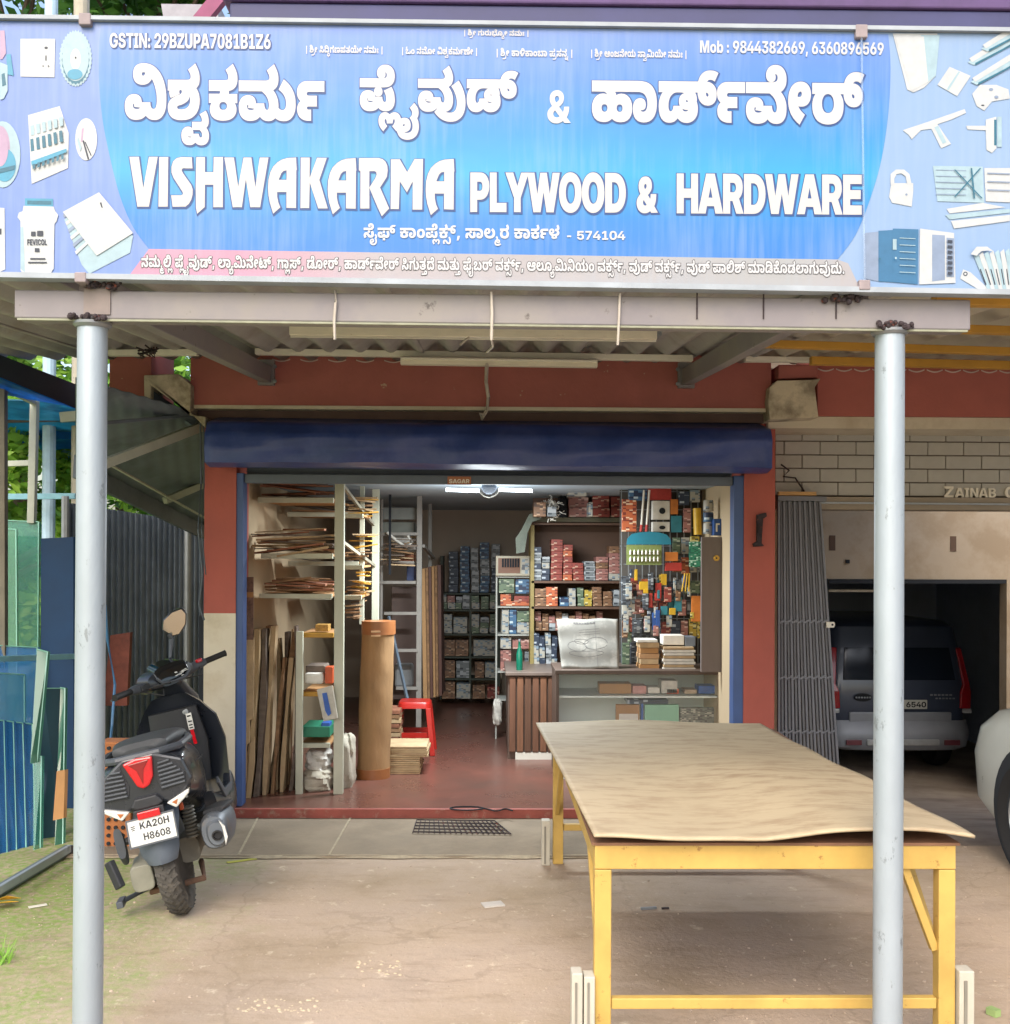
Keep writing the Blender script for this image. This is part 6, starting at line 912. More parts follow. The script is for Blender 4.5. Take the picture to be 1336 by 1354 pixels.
# clamps gripping the board at top and bottom of its two supports
m_clamp = mat('clamp_paint', '#8f8486', .7, var=.15, scale=20)
for px, py, w, h in ((113, 26, .03, .035), (1139, 42, .03, .04), (107, 367, .028, .03), (1143, 377, .028, .03)):
    a = at(px, py, YS-.01); b = MB(); b.box((a.x-w/2-.003, YS-.018, a.z-h/2), (a.x+w/2+.003, YS+.07, a.z+h/2)); b.build('clamp', m_clamp, sg, bevel=.003)
a = at(1139, 50, YS-.01); b_ = at(1143, 372, YS-.01); k = MB(); k.tube([a+Vector((0, -.004, 0)), (a+b_)/2+Vector((0, -.005, 0)), b_+Vector((0, -.004, 0))], .0035, 6)
k.build('tie_rod', mat('clear_tie_strip', '#b0c8e4', .3, alpha=.2), sg)
for px in (112, 1141):
    a = at(px, 400, YP-.03); k = MB(); k.box((a.x-.02, YS+.052, a.z+.0), (a.x+.02, YS+.085, Z(20, YS))); k.build('rear_post', m_clamp, sg)
# ================================================================ left side: lean-to, corrugated fence, glass rack, trees
m_shed = mat('dark_sheet_metal', '#67727e', .5, var=.14, scale=3, col2='#55606c', mixs=2)
m_shedu = mat('shed_roof_underside', '#6c7882', .7, var=.14, scale=3, col2='#5a656e', mixs=2)
m_truss = mat('pale_truss_paint', '#a8aca2', .6, var=.1, scale=8)
lt = thing('lean_to_shed', 'dark lean-to roof with pale rafters beside the left wall of the shop', 'shed', (-2.5, 7.5, 0))
def quad3(name, pts, th, m, parent):
    b = MB(); p = [Vector(q) for q in pts]; q = [v+Vector((0, 0, th)) for v in p]
    b.add(p+q, [(0, 1, 2, 3), (7, 6, 5, 4), (0, 4, 5, 1), (1, 5, 6, 2), (2, 6, 7, 3), (3, 7, 4, 0)]); return b.build(name, m, parent)
A = at(100, 500, 5.6); B = at(285, 552, 6.95); C_ = at(300, 712, 9.9); D = at(100, 606, 6.9)
def rf(u, v):
    p = (A*(1-u)+B*u)*(1-v)+(D*(1-u)+C_*u)*v
    return p+Vector((0, 0, .003*math.sin(u*60)+.002))
b = MB(); b.grid(rf, 90, 10); b.build('roof_sheet', m_shedu, lt, smooth=True, solid=.006)
def shedbeam(x0, y0, Y0, x1, y1, Y1, h, m=m_truss, name='rafter', w=.05, p=lt):
    b = MB(); b.beam(at(x0, y0, Y0), at(x1, y1, Y1), w, h); return b.build(name, m, p, bevel=.003)
shedbeam(120, 620, 6.1, 272, 562, 6.9, .055)
shedbeam(218, 662, 7.9, 275, 638, 8.2, .05)
shedbeam(120, 600, 6.3, 280, 690, 8.9, .012, name='purlin', w=.02)
shedbeam(196, 520, 6.6, 255, 560, 6.85, .045, m=m_shed, name='brace')
shedbeam(130, 560, 6.0, 265, 548, 6.9, .02, m=m_shed, name='brace')
# eave board (dark) along the low edge and posts
b = MB(); b.beam(D+Vector((0, 0, -.05)), C_+Vector((0, 0, -.03)), .03, .15); b.build('eave_board', m_shed, lt)
pp = at(248, 694, 9.0); b = MB(); b.tube([(pp.x, 9.0, 0), (pp.x, 9.0, pp.z)], .03, 10); b.build('post', m_metal, lt, smooth=True)
# fence of dark corrugated sheets
fn = thing('corrugated_fence', 'tall dark corrugated sheet fence behind the scooter', 'fence', (-3.2, 9, 0))
P0 = Vector((X(88, 8.4), 8.4, 0)); P1 = Vector((X(300, 10.4), 10.4, 0)); zt0, zt1 = Z(668, 8.4, 100), Z(700, 10.4, 300)
L_ = (P1-P0).length; nsh = 3
for s_ in range(nsh):
    u0, u1 = s_/nsh, (s_+1)/nsh+.01
    b = MB()
    def ff(u, v):
        t = u0+(u1-u0)*u; p = P0.lerp(P1, t); k = t*L_/.075; w = abs((k % 1)-.5)*2; w = max(0, min(1, (w-.3)/.35))*.02
        return Vector((p.x+w*.5-.003*s_, p.y-w-.003*s_, .02+(zt0+(zt1-zt0)*t)*v))
    b.grid(ff, 130, 1); b.build('fence_sheet', m_shed, fn, solid=.003)
pt = MB(); pt.tube([(P0.x+.02, P0.y-.08, 0), (P0.x+.02, P0.y-.08, 2.1)], .03, 8); pt.build('post', m_metal, fn, smooth=True)
# low plinth behind the scooter and the perforated brick block, board
m_lat = mat('laterite_block', '#a4683f', .9, var=.2, scale=8, bump=.4)
lb = thing('jali_block_stack', 'stack of orange perforated clay blocks behind the silver left pole', 'blocks', at(160, 1080, 5.9))
for i in range(3):
    z0 = .0+i*.2; a = X(139, 6.1); b = MB()
    b.box((a-.02, 6.05, z0+.002), (a+.17, 6.2, z0+.198)); o = b.build('clay_block', m_lat, lb, bevel=.008)
    for r_ in range(4):
        for c__ in range(4):
            h = MB(); h.lathe([(.011, 0), (.011, .01)], (a+.006+c__*.04, 6.0495-.008, z0+.03+r_*.045), 8, 'y'); h.build('hole', m_dark, o)
br = MB(); br.prism([(X(140, 7.4), .62), (X(172, 7.4), .62), (X(176, 7.4), 1.12), (X(150, 7.4), 1.1)], 7.35, 7.4)
tag(br.build('brick_panel', mat('old_brick_red', '#6a3a30', .9, var=.3, scale=16, bump=.4)), 'reddish brick panel leaning on the dark fence behind the scooter handlebar', 'panel')
cbp = [at(139, 800, 6.2), at(142, 845, 6.25), at(152, 905, 6.3), at(148, 960, 6.2), at(143, 1010, 6.2)]
b = MB(); b.tube(cbp, .008, 6); tag(b.build('hose', mat('blue_hose', '#3f6f98', .5), smooth=True), 'thin blue hose hanging beside the left pole behind the scooter', 'hose')
cbp = [at(265, 560, 6.7), at(266, 640, 6.68), at(262, 700, 6.66), at(268, 760, 6.68), at(263, 800, 6.67), at(270, 820, 6.7)]
b = MB(); b.tube(cbp, .006, 6); b.tube([p+Vector((.02, 0, 0)) for p in cbp[:4]], .004, 6); tag(b.build('cable', mat('dusty_cable', '#57606a', .7), smooth=True), 'dusty cables running down the corner beside the left red pillar', 'cable')
# black scalloped edge beside the left pillar (end of the rolled mat)
eb = MB(); 
pts = []
for i in range(30):
    py = 815+i*9.2; pts.append((269.5+1.6*math.sin(i*2.1), py))
eb.prism([(at(262, 815, YF-.01).x, at(262, 815, YF-.01).z)]+[(at(x, y, YF-.01).x, at(x, y, YF-.01).z) for x, y in pts]+[(at(262, 1081, YF-.01).x, at(262, 1081, YF-.01).z)], YF+.01, YF+.2)
eb.build('rough_corner', m_dark, bld)

# ---- glass rack
m_gl = {}
def glassm(name, c, a=.5):
    m = mat(name, c, .06, var=.12, scale=1.5, alpha=a, spec=.6); return m
g_teal = glassm('teal_tinted_glass', '#3f8f7c', .5); g_blue = glassm('blue_tinted_glass', '#3272b0', .62); g_sky = glassm('sky_tinted_glass', '#5aa8c8', .5); g_green = glassm('green_edge_glass', '#437a66', .85); g_dk = glassm('smoked_glass', '#33505c', .9)
g_clear = glassm('reflective_green_glass', '#4c8a68', .35); g_navy = mat('navy_film', '#1d3a5c', .5, var=.1, spec=.2); g_ed = mat('glass_edge_line', '#7fb8a8', .2, var=.1)
def gpane(pts, Y0, Y1, m, label, th=.008, edge=True):
    """pane traced by its corners: bottom-left, bottom-right, top-right, top-left; bottom at Y0, top leans back to Y1"""
    bl, brr, tr, tl = pts
    P = [at(*bl, Y0[0]), at(*brr, Y0[1]), at(*tr, Y1[1]), at(*tl, Y1[0])]
    b = MB(); q = [v+Vector((th, th, 0)) for v in P]
    b.add(P+q, [(0, 1, 2, 3), (7, 6, 5, 4), (0, 4, 5, 1), (1, 5, 6, 2), (2, 6, 7, 3), (3, 7, 4, 0)])
    o = b.build('glass_sheet', m)
    tag(o, label, 'glass sheet', 'tinted glass sheets standing in the rack')
    if edge:
        e = MB(); e.beam(P[1]+Vector((-.002, -.006, 0)), P[2]+Vector((-.002, -.006, 0)), .006, .006, up=(0, 1, 0)); e.beam(P[2]+Vector((0, -.006, 0)), P[3]+Vector((0, -.006, 0)), .006, .006); e.build('polished_edge', g_ed, o)
    return o
gpane([(-40, 1010), (50, 1000), (52, 690), (-30, 686)], (7.4, 7.4), (7.6, 7.6), g_teal, 'largest teal glass sheet standing tall at the back of the rack')
gpane([(-40, 1010), (24, 1000), (22, 700), (-30, 698)], (7.2, 7.2), (7.4, 7.4), g_clear, 'pale green reflective glass sheet standing before the tallest teal one')
gpane([(-40, 1130), (52, 1060), (50, 856), (-30, 852)], (6.6, 6.9), (6.8, 7.0), g_blue, 'wide dark blue glass sheet in the middle of the rack', .01)
gpane([(-40, 1150), (34, 1110), (33, 892), (-30, 888)], (6.0, 6.3), (6.2, 6.5), g_sky, 'light blue glass sheet in front with its upper edge at the rack rail', .008)
for i in range(6):
    x0 = -34+i*12.5; Y = 5.75+i*.055
    gpane([(-44+i*12, 1175-i*8), (x0+20, 1170-i*9.5), (x0+15, 950+i*1.5), (-44+i*12, 946+i*1.5)], (Y, Y+.1), (Y+.2, Y+.3), g_blue, '%s of the deep blue glass sheets leaning in front, counted from the left' % NTH[i])
gpane([(40, 1010), (50, 1008), (64, 862), (49, 858)], (6.1, 6.15), (6.3, 6.3), g_green, 'slim pale green glass strip leaning between the blue sheets and the smoked sheet')
gpane([(42, 1132), (82, 1122), (82, 910), (54, 910)], (6.2, 6.3), (6.5, 6.6), g_dk, 'smoked grey glass sheet leaning at the right end of the rack')
gpane([(72, 1128), (84, 1122), (87, 910), (80, 909)], (6.1, 6.15), (6.5, 6.5), g_green, 'narrow light green glass strip at the right end of the rack')
gpane([(44, 1140), (54, 1136), (56, 1000), (44, 1000)], (6.0, 6.05), (6.2, 6.2), g_teal, 'small teal offcut of glass low beside the smoked sheet')
gpane([(54, 1125), (97, 1105), (97, 710), (54, 712)], (7.0, 7.0), (7.1, 7.1), g_navy, 'dark navy sheet standing behind the rack next to the left pole', .02, False)
w = MB(); a = [at(70, 1085, 6.05), at(84, 1082, 6.05), at(86, 1018, 6.12), at(75, 1020, 6.12)]
w.add(a+[v+Vector((.01, .02, 0)) for v in a], [(0, 1, 2, 3), (7, 6, 5, 4), (0, 4, 5, 1), (1, 5, 6, 2), (2, 6, 7, 3), (3, 7, 4, 0)])
tag(w.build('wood_scrap', m_card), 'small splintered wood scrap caught against the light green glass strip', 'wood scrap')
rk = thing('glass_rack', 'steel frame rack with pale posts holding tinted glass sheets at the left', 'rack', (-3.2, 6, 0))
m_frame = mat('pale_angle_iron', '#a2a79c', .55, var=.12, scale=8, wear='#7c6a58', wthr=(.66, .7), wscale=18)
def rbeam(x0, y0, Y0, x1, y1, Y1, w, h, name, m=m_frame): b = MB(); b.beam(at(x0, y0, Y0), at(x1, y1, Y1), w, h); return b.build(name, m, rk, bevel=.003)
rbeam(4, 1120, 6.9, 3, 505, 6.9, .05, .05, 'post', mat('brown_wood_post', '#6a6458', .7, var=.2, scale=8)); rbeam(42, 692, 7.6, 46, 530, 7.6, .05, .05, 'post')
rbeam(-20, 872, 6.4, 98, 868, 7.0, .02, .035, 'rail', mat('teal_rail', '#6f9fae', .5)); rbeam(-20, 614, 7.7, 48, 612, 7.7, .03, .04, 'rail'); rbeam(5, 512, 6.9, 46, 532, 7.6, .03, .04, 'rail')
rbeam(-30, 657, 8.4, 100, 656, 8.4, .03, .045, 'rail', mat('teal_rail', '#6f9fae', .5))
for dz, mm, w_ in ((.03, mat('steel_sill', '#68737a', .5, metal=.3), .05), (.075, m_steel, .02)):
    b = MB(); b.beam(atz(-40, 1200, dz), atz(92, 1122, dz), w_, .04); b.build('sill', mm, rk, bevel=.003)
# blue plastic roof behind the rack
sd = thing('blue_roof_shed', 'shed roof of blue tinted plastic sheets on pale beams at the far left', 'shed', (-4, 7.5, 0))
m_bp = mat('blue_plastic_sheet', '#3a9ae0', .3, var=.2, scale=2, col2='#1f5f96', mixs=1.2, thr=(.45, .6), transl=.7); m_tq = mat('turquoise_plastic_sheet', '#4a9cb4', .3, var=.25, scale=3, transl=.6, col2='#2f6f94', mixs=2)
def pq(name, pts, m, th=.01, parent=sd):
    P = [at(x, y, Y) for x, y, Y in pts]; b = MB(); q = [v+(Vector((0, th, 0)) if len({p[2] for p in pts}) == 1 else Vector((0, 0, th))) for v in P]
    b.add(P+q, [(0, 1, 2, 3), (7, 6, 5, 4), (0, 4, 5, 1), (1, 5, 6, 2), (2, 6, 7, 3), (3, 7, 4, 0)]); return b.build(name, m, parent)
pq('eave_board', [(-40, 458, 6.2), (100, 512, 6.9), (100, 540, 6.9), (-40, 482, 6.2)], mat('dark_blue_eave', '#26303f', .6), .02)
pq('roof_sheet', [(-40, 484, 6.25), (100, 541, 6.95), (60, 528, 7.6), (-40, 516, 7.2)], m_bp)
pq('roof_sheet', [(-40, 528, 7.8), (105, 532, 7.8), (105, 598, 9.6), (-40, 600, 9.6)], m_tq)
pq('roof_sheet', [(48, 566, 8.7), (102, 564, 8.7), (102, 580, 8.9), (52, 582, 8.9)], m_bp)
pq('gutter', [(-40, 592, 9.5), (104, 588, 9.5), (104, 612, 9.5), (-40, 616, 9.5)], mat('teal_rail', '#6f9fae', .5), .04)
pq('beam', [(-40, 548, 8.4), (104, 545, 8.4), (104, 556, 8.4), (-40, 560, 8.4)], mat('brown_beam', '#5a4d48', .7), .03)
pq('beam', [(78, 545, 6.9), (100, 543, 6.9), (100, 556, 6.9), (80, 558, 6.9)], m_truss, .03)
# posts seen above and behind the board
for px, w_, c_, y0, lab in ((68, .1, '#a9c4d8', -20, 'pale blue metal post rising behind the top left of the name board'), (108, .12, '#a39c8c', -20, 'grey concrete post rising behind the top left clamp of the name board')):
    b = MB(); x = X(px, 8.6, 10); b.tube([(x, 8.6, 0), (x, 8.6, 6.6)], w_/2, 12); tag(b.build('post', mat('post_%d' % px, c_, .6)), lab, 'post')
gw = MB(); x0, x1 = X(222, 8, 5), X(272, 8, 5); gw.prism([(x0-.05, 5.75), (x1+.1, 5.75), (x1, 4.7), (x0+.12, 4.7)], 8, 8.3)
tag(gw.build('gable_wall', mat('grey_gable', '#9a98a0', .8)), 'grey gable end seen above the name board beside the trees', 'wall')
gw = MB(); gw.beam(at(262, 32, 7.2), at(300, -14, 7.2), .06, .09); tag(gw.build('fascia_board', mat('maroon_fascia', '#8a4a6a', .7)), 'slanting maroon fascia board above the name board left of the dark slab', 'board')

# ---- trees behind
m_leafs = [mat('leaf_%d' % i, c, .5, var=.25, scale=1.2, spec=.4, transl=.35) for i, c in enumerate(('#82b044', '#5c8c3a', '#a4c854', '#42702f'))]
m_bark = mat('tree_bark', '#5b4c3e', .9, var=.3, scale=8, bump=.5)
def tree(x, y, h, cr, label, n=2600, seed=1, mi=(0, 1), low=.3, leaf=.16):
    rnd = random.Random(seed); t = thing('tree', label, 'tree', (x, y, 0), 'trees behind the shed on the left')
    b = MB(); b.tube([(x, y, 0), (x+.1, y, h*.25), (x-.05, y+.1, h*.5), (x+.1, y, h*.85)], [.16, .13, .09, .03], 8); b.build('trunk', m_bark, t, smooth=True)
    bl = MB()
    cl = []
    for _ in range(26):
        a = rnd.uniform(0, 6.28); zz = rnd.uniform(low, 1)*h; rr = cr*rnd.uniform(.2, 1)*(1-.5*abs(zz/h-.6)); c = Vector((x+rr*math.cos(a), y+rr*math.sin(a), zz)); cl.append((c, rnd.uniform(.25, .6)*cr*.6))
        if rnd.random() < .5: bl.tube([(x, y, zz*.8), ((x+c.x)/2, (y+c.y)/2, zz*.92), c], [.04, .03, .012], 5)
    bl.build('limb', m_bark, t, smooth=True)
    for q, mm in enumerate(mi):
        f = MB()
        for _ in range(n):
            c, r = rnd.choice(cl); d = Vector((rnd.gauss(0, 1), rnd.gauss(0, 1), rnd.gauss(0, .8))).normalized()*r*rnd.uniform(.5, 1.1); p = c+d
            a = Vector((rnd.gauss(0, 1), rnd.gauss(0, 1), rnd.gauss(0, .6))).normalized(); bb = a.cross(Vector((rnd.gauss(0, 1), rnd.gauss(0, 1), rnd.gauss(0, 1)))).normalized(); s_ = leaf*rnd.uniform(.6, 1.3)
            f.add([p-a*s_*.5, p+bb*s_*.22-a*.05*s_+Vector((0, 0, .02*s_)), p+a*s_*.5, p-bb*s_*.22], [(0, 1, 2, 3)])
        f.build('crown' if q == 0 else 'crown_second_green', m_leafs[mm], t)  # second leaf green, scattered at random through the same clusters
tree(-6.6, 12.5, 5.2, 2.2, 'bushy bright green tree seen through the open shed at the far left', 3600, 1, (2, 1), .12)
tree(-4.6, 13.5, 4.6, 2.0, 'green tree seen between the pale rack post and the silver left pole', 3600, 2, (0, 1), .12)
tree(-6.4, 14.5, 10.6, 2.7, 'tall tree above the top left corner of the name board', 5200, 3, (1, 3), .5, .24)
tree(-4.9, 15.5, 11.4, 2.5, 'tall dark tree behind the grey post above the name board', 5200, 4, (3, 1), .5, .24)
tree(-6.2, 9.6, 3.0, 1.5, 'leafy bush low behind the glass rack beyond the left edge', 3400, 7, (2, 0), .05, .16)
tree(-4.6, 10.6, 3.2, 1.5, 'leafy bush behind the glass rack next to the silver left pole', 3400, 8, (0, 2), .05, .14)
tree(-4.3, 9.3, 2.9, 1.0, 'dense leafy shrub right behind the pale rack post', 5200, 21, (2, 0), .1, .13)
tree(-5.3, 9.7, 3.0, 1.1, 'dense leafy shrub behind the brown rack post at the left edge', 5200, 22, (0, 2), .1, .13)
tree(-3.7, 12.6, 3.1, 1.2, 'low yellow-green bush showing over the corrugated fence', 2200, 5, (2, 0), .1, .14)
tree(-8.5, 12, 4.0, 2.4, 'wide hedge-like tree filling the gap under the blue roof', 4200, 11, (2, 0), .02, .2)
tree(-9.5, 10.5, 6.5, 2.6, 'broad tree beyond the left edge of the glass rack', 3000, 6, (0, 1), .1)
# bits of litter, leaves and stones on the ground
rnd = random.Random(8)
m_leafd = mat('yellow_leaf', '#c9a02c', .6); m_stone = mat('pebble_stone', '#a39484', .9, var=.3, scale=20)
l = MB(); p = atz(6, 1196, .02); l.add([p+Vector((-.08, 0, 0)), p+Vector((0, -.03, .02)), p+Vector((.06, .01, .01)), p+Vector((0, .05, 0))], [(0, 1, 2, 3)]); l.add([p+Vector((-.08, .05, .0)), p+Vector((0, .03, .03)), p+Vector((.05, .06, .01)), p+Vector((-.01, .1, 0))], [(0, 1, 2, 3)])
tag(l.build('fallen_leaf', m_leafd, solid=.002), 'yellow fallen leaf at the left edge of the mossy ground', 'leaf')
gt = MB()
for _ in range(40):
    p = atz(rnd.uniform(-4, 12), rnd.uniform(1262, 1278), 0); a = rnd.uniform(0, 6.28); h = rnd.uniform(.03, .09)
    gt.add([p+Vector((-.003, 0, 0)), p+Vector((.003, 0, 0)), p+Vector((math.cos(a)*h*.6, math.sin(a)*h*.6, h))], [(0, 1, 2)])
tag(gt.build('grass_tuft', m_leafs[0]), kind='stuff')
st = MB()
for _ in range(1500):
    px, py = rnd.uniform(-60, 1336), rnd.uniform(1120, 1400); p = atz(px, py, 0); r = rnd.uniform(.0012, .005)*(1 if rnd.random() < .93 else 1.8)
    q = len(st.v); st.lathe([(.0002, -r*.4), (r, 0), (r*.6, r*.6), (.0002, r*.8)], p, 6)
tag(st.build('gravel', m_stone), kind='stuff')
def scrap(px, py, w, h, m, label, z=.003, ang=0, th=.002, nm='litter', cat='litter'):
    p = atz(px, py, z); b = MB(); M = Matrix.Rotation(ang, 3, 'Z')
    b.cbox((0, 0, 0), (w, h, th), None); b.xf(Matrix.Translation(p) @ M.to_4x4()); return tag(b.build(nm, m), label, cat)
scrap(858, 1201, .075, .014, m_metal, 'short metal offcut lying on the ground under the plywood table', .006, .2, .01)
scrap(880, 1201, .035, .008, m_rust, 'dark screw lying next to the metal offcut under the table', .006, .1, .008)
scrap(1314, 1338, .03, .04, mat('green_litter', '#8fa86c', .6), 'crumpled green wrapper at the right edge of the ground', .014, .5, .025)
scrap(50, 1198, .08, .03, m_white, 'flattened pale paper scrap on the moss left of the pole', .004, .6)
scrap(652, 1196, .10, .07, mat('cement_spill', '#b9b4ae', .95, bump=.6), 'grey lump of dried cement on the ground before the step', .004, .3, .006)
scrap(320, 1138, .16, .03, mat('yellow_green_stain', '#b2b04c', .8), 'yellow green leaf strip on the ground right of the scooter', .003, .5)
for px, py, r in ((400, 1330, .16), (345, 1328, .12), (500, 1280, .06)):
    rr = MB()
    for _ in range(26):
        p = atz(px+rnd.uniform(-30, 30), py+rnd.uniform(-10, 10), 0); q = rnd.uniform(.003, .009); rr.lathe([(q, 0), (q*.7, q*.4), (.0002, q*.5)], p, 6)
    tag(rr.build('gravel_patch', mat('pale_chips', '#baab92', .9, var=.2, scale=30)), kind='stuff')
# ================================================================ inside the shop
FZ = .068
def px_box(name, x0, y0, x1, y1, Y, d, m, parent=None, bevel=0):
    """box whose front face fills a measured rectangle at depth Y"""
    a = at(x0, y0, Y); b = at(x1, y1, Y)
    return box(name, (a.x, Y, b.z), (b.x, Y+d, a.z), m, parent, bevel)
def bar(name, p, q, w, h, m, parent=None, bev=0): b = MB(); b.beam(p, q, w, h); return b.build(name, m, parent, bevel=bev)
# lamp (lit) under the ceiling
lamp = thing('ceiling_lamp', 'lit white tube lamp hanging in the middle of the shop doorway', 'lamp', at(648, 648, 7.6))
m_lit = mat('lit_tube', '#ffffff', .4, emit=('#dff0ff', 5.0))
for x0, x1 in ((590, 634), (660, 704)):
    a, b = at(x0, 647.5, 7.6), at(x1, 649, 7.6); t = MB(); t.tube([a, b], .012, 10); t.build('tube', m_lit, lamp, smooth=True)
a = at(647, 645, 7.6); t = MB(); t.lathe([(.05, .03), (.055, 0), (.04, -.03), (.015, -.045)], a, 16); t.build('holder', mat('lamp_holder_plastic', '#6c7480', .9), lamp, smooth=True)
t = MB(); t.tube([at(634, 650, 7.58), at(640, 656, 7.58), at(647, 658, 7.58), at(655, 655, 7.58), at(660, 650, 7.58)], .004, 5); t.build('cable', m_white, lamp)
for kind_, e_, dz in (('AREA', 40, -.06), ('POINT', 9, -.3)):
    ld = bpy.data.lights.new('tube_light', kind_); ld.energy = e_; ld.color = (.9, .97, 1)
    if kind_ == 'AREA': ld.shape = 'RECTANGLE'; ld.size = 1.0; ld.size_y = .08
    else: ld.shadow_soft_size = .2
    lo = bpy.data.objects.new('tube_light', ld); COL.objects.link(lo); lo.location = (a.x, 7.66, a.z+dz)

# ---- left pipe rack: three bays deep with shelves of offcuts
rack = thing('offcut_rack', 'pale steel rack along the left wall holding shelves of wood offcuts', 'rack', at(396, 1050, 7.1))
def post(px, y0, y1, Y, w=.055, m=m_rackp, parent=rack, py=None):
    a = at(px, y0, Y); z0 = FZ if y1 is None else Z(y1, Y, px); return box('post', (a.x-w/2, Y, z0), (a.x+w/2, Y+w*.8, a.z), m, parent, .003)
post(449, 636, None, 7.12, .062); post(396, 835, None, 7.12, .045)
post(479, 640, 826, 7.95, .035); post(497, 636, 830, 8.3, .055); post(516, 636, 760, 9.0, .02, m_dark)
def shelf(x0, x1, y, Y, d=.9, h=9, label=None, m=m_rackp):
    a, b = at(x0, y, Y), at(x1, y, Y); hh = h/FOC*Y
    box('shelf_rail', (a.x, Y, a.z-hh/2), (b.x, Y+.03, a.z+hh/2), m, rack, .002)
    box('shelf_board', (a.x, Y+.031, a.z-.002), (b.x, Y+d, a.z+.012), m_card, rack)
    return a.x, b.x, a.z+hh/2
SHV = [(341, 441, 661, 7.35, 7), (380, 474, 680, 8.2, 6), (345, 440, 735, 7.2, 7), (381, 474, 745, 8.1, 6), (343, 439, 788, 7.2, 6)]
info = [shelf(x0, x1, y, Y, .8, h) for x0, x1, y, Y, h in SHV]
for x0, x1, y, Y in ((397, 441, 840, 7.2), (398, 436, 918, 7.2), (398, 436, 986, 7.2), (397, 438, 790, 8.6), (456, 480, 682, 7.6), (456, 480, 750, 7.6), (455, 478, 790, 7.6)): shelf(x0, x1, y, Y, .5, 6, m=(m_yel if y in (840, 918) else m_rackp))
# side arms between the posts
for (x0, y0, Ya, x1, y1, Yb) in ((452, 716, 7.2, 495, 748, 8.3), (484, 680, 8.0, 497, 698, 8.4), (452, 640, 7.2, 490, 690, 8.2)): bar('side_arm', at(x0, y0, Ya), at(x1, y1, Yb), .02, .022, mat('rusty_rack_arm', '#8a8474', .6, var=.2, scale=12), rack)
rnd = random.Random(21)
def offcuts(shelf_i, n, label, mats_, x0, x1, z, Y, depth=.5, h=.13, seed=1):
    """heap of thin split boards, each one its own piece"""
    rnd = random.Random(seed); base = []
    for i in range(n):
        L_ = rnd.uniform(.45, 1)*(x1-x0); cx = rnd.uniform(x0+L_*.45, x1-L_*.45); zz = z+.006+h*(i/n)*rnd.uniform(.7, 1.05); y = Y+.02+rnd.uniform(0, depth)*.6
        th = rnd.uniform(.006, .014); w = rnd.uniform(.04, .14); a = rnd.uniform(-.15, .15)*rnd.random()*1.6; yaw = rnd.uniform(-.2, .2)
        M = Matrix.Rotation(yaw, 3, 'Z') @ Matrix.Rotation(a, 3, 'Y'); b = MB()
        k = [(-L_/2, -w/2), (-L_/2*rnd.uniform(.7, .95), w/2), (L_/2*rnd.uniform(.8, 1), w/2), (L_/2, -w/2*rnd.uniform(.2, 1)), (L_*.2, -w/2*rnd.uniform(.6, 1.1))]
        b.prism(k, -th/2, th/2, 'z'); b.v = [M @ v+Vector((cx, y, zz)) for v in b.v]
        o = b.build('offcut', rnd.choice(mats_)); tag(o, label % NTH[min(i, 21)], 'offcut', 'wood offcuts heaped on the left rack')
mo3 = mat('reddish_offcut', '#8f5f48', .85, var=.3, scale=9, bump=.3); mo4 = mat('pale_offcut', '#b59b78', .85, var=.2, scale=9, bump=.3)
offcuts(0, 12, '%s split board from below heaped on the top shelf of the left rack', [m_offcut2, m_offcut, mo3], *info[0][:2], info[0][2], 7.35, h=.14, seed=1)
offcuts(1, 8, '%s dark split board on the short shelf just below the top left shelf', [m_offcut2, m_offcut], *info[1][:2], info[1][2], 8.2, h=.10, seed=2)
offcuts(2, 22, '%s splintered board from below on the second front shelf of the left rack', [m_offcut, mo3, mo4, m_offcut2], info[2][0]-.07, info[2][1], info[2][2], 7.15, h=.16, seed=3)
offcuts(3, 7, '%s small board on the rear shelf behind the left rack post', [m_offcut2, m_offcut], *info[3][:2], info[3][2], 8.1, h=.07, seed=4)
offcuts(4, 18, '%s broken strip from below on the lowest long shelf of the left rack', [m_offcut, mo3, mo4], *info[4][:2], info[4][2], 7.15, h=.11, seed=5)
for sd_, (x0, x1, y, Y) in enumerate(((456, 496, 682, 7.7), (456, 496, 740, 7.7), (456, 494, 788, 7.7), (503, 552, 748, 9.0), (503, 552, 730, 9.1), (455, 478, 822, 7.8))):
    a, b = at(x0, y, Y), at(x1, y, Y); offcuts(9, 9, ('%s yellow batten from below in the ' + ('highest', 'middle', 'lower', 'upper', 'next', 'lowest')[sd_] + ' bay behind the tall rack post', '%s timber strip from below on the ' + ('', '', '', 'lower', 'upper', '')[sd_] + ' heap of the ladder rack')[sd_ in (3, 4)], [m_yel if sd_ < 3 else m_offcut2, mo4, m_offcut], a.x, b.x, a.z, Y, h=.2, seed=30+sd_)
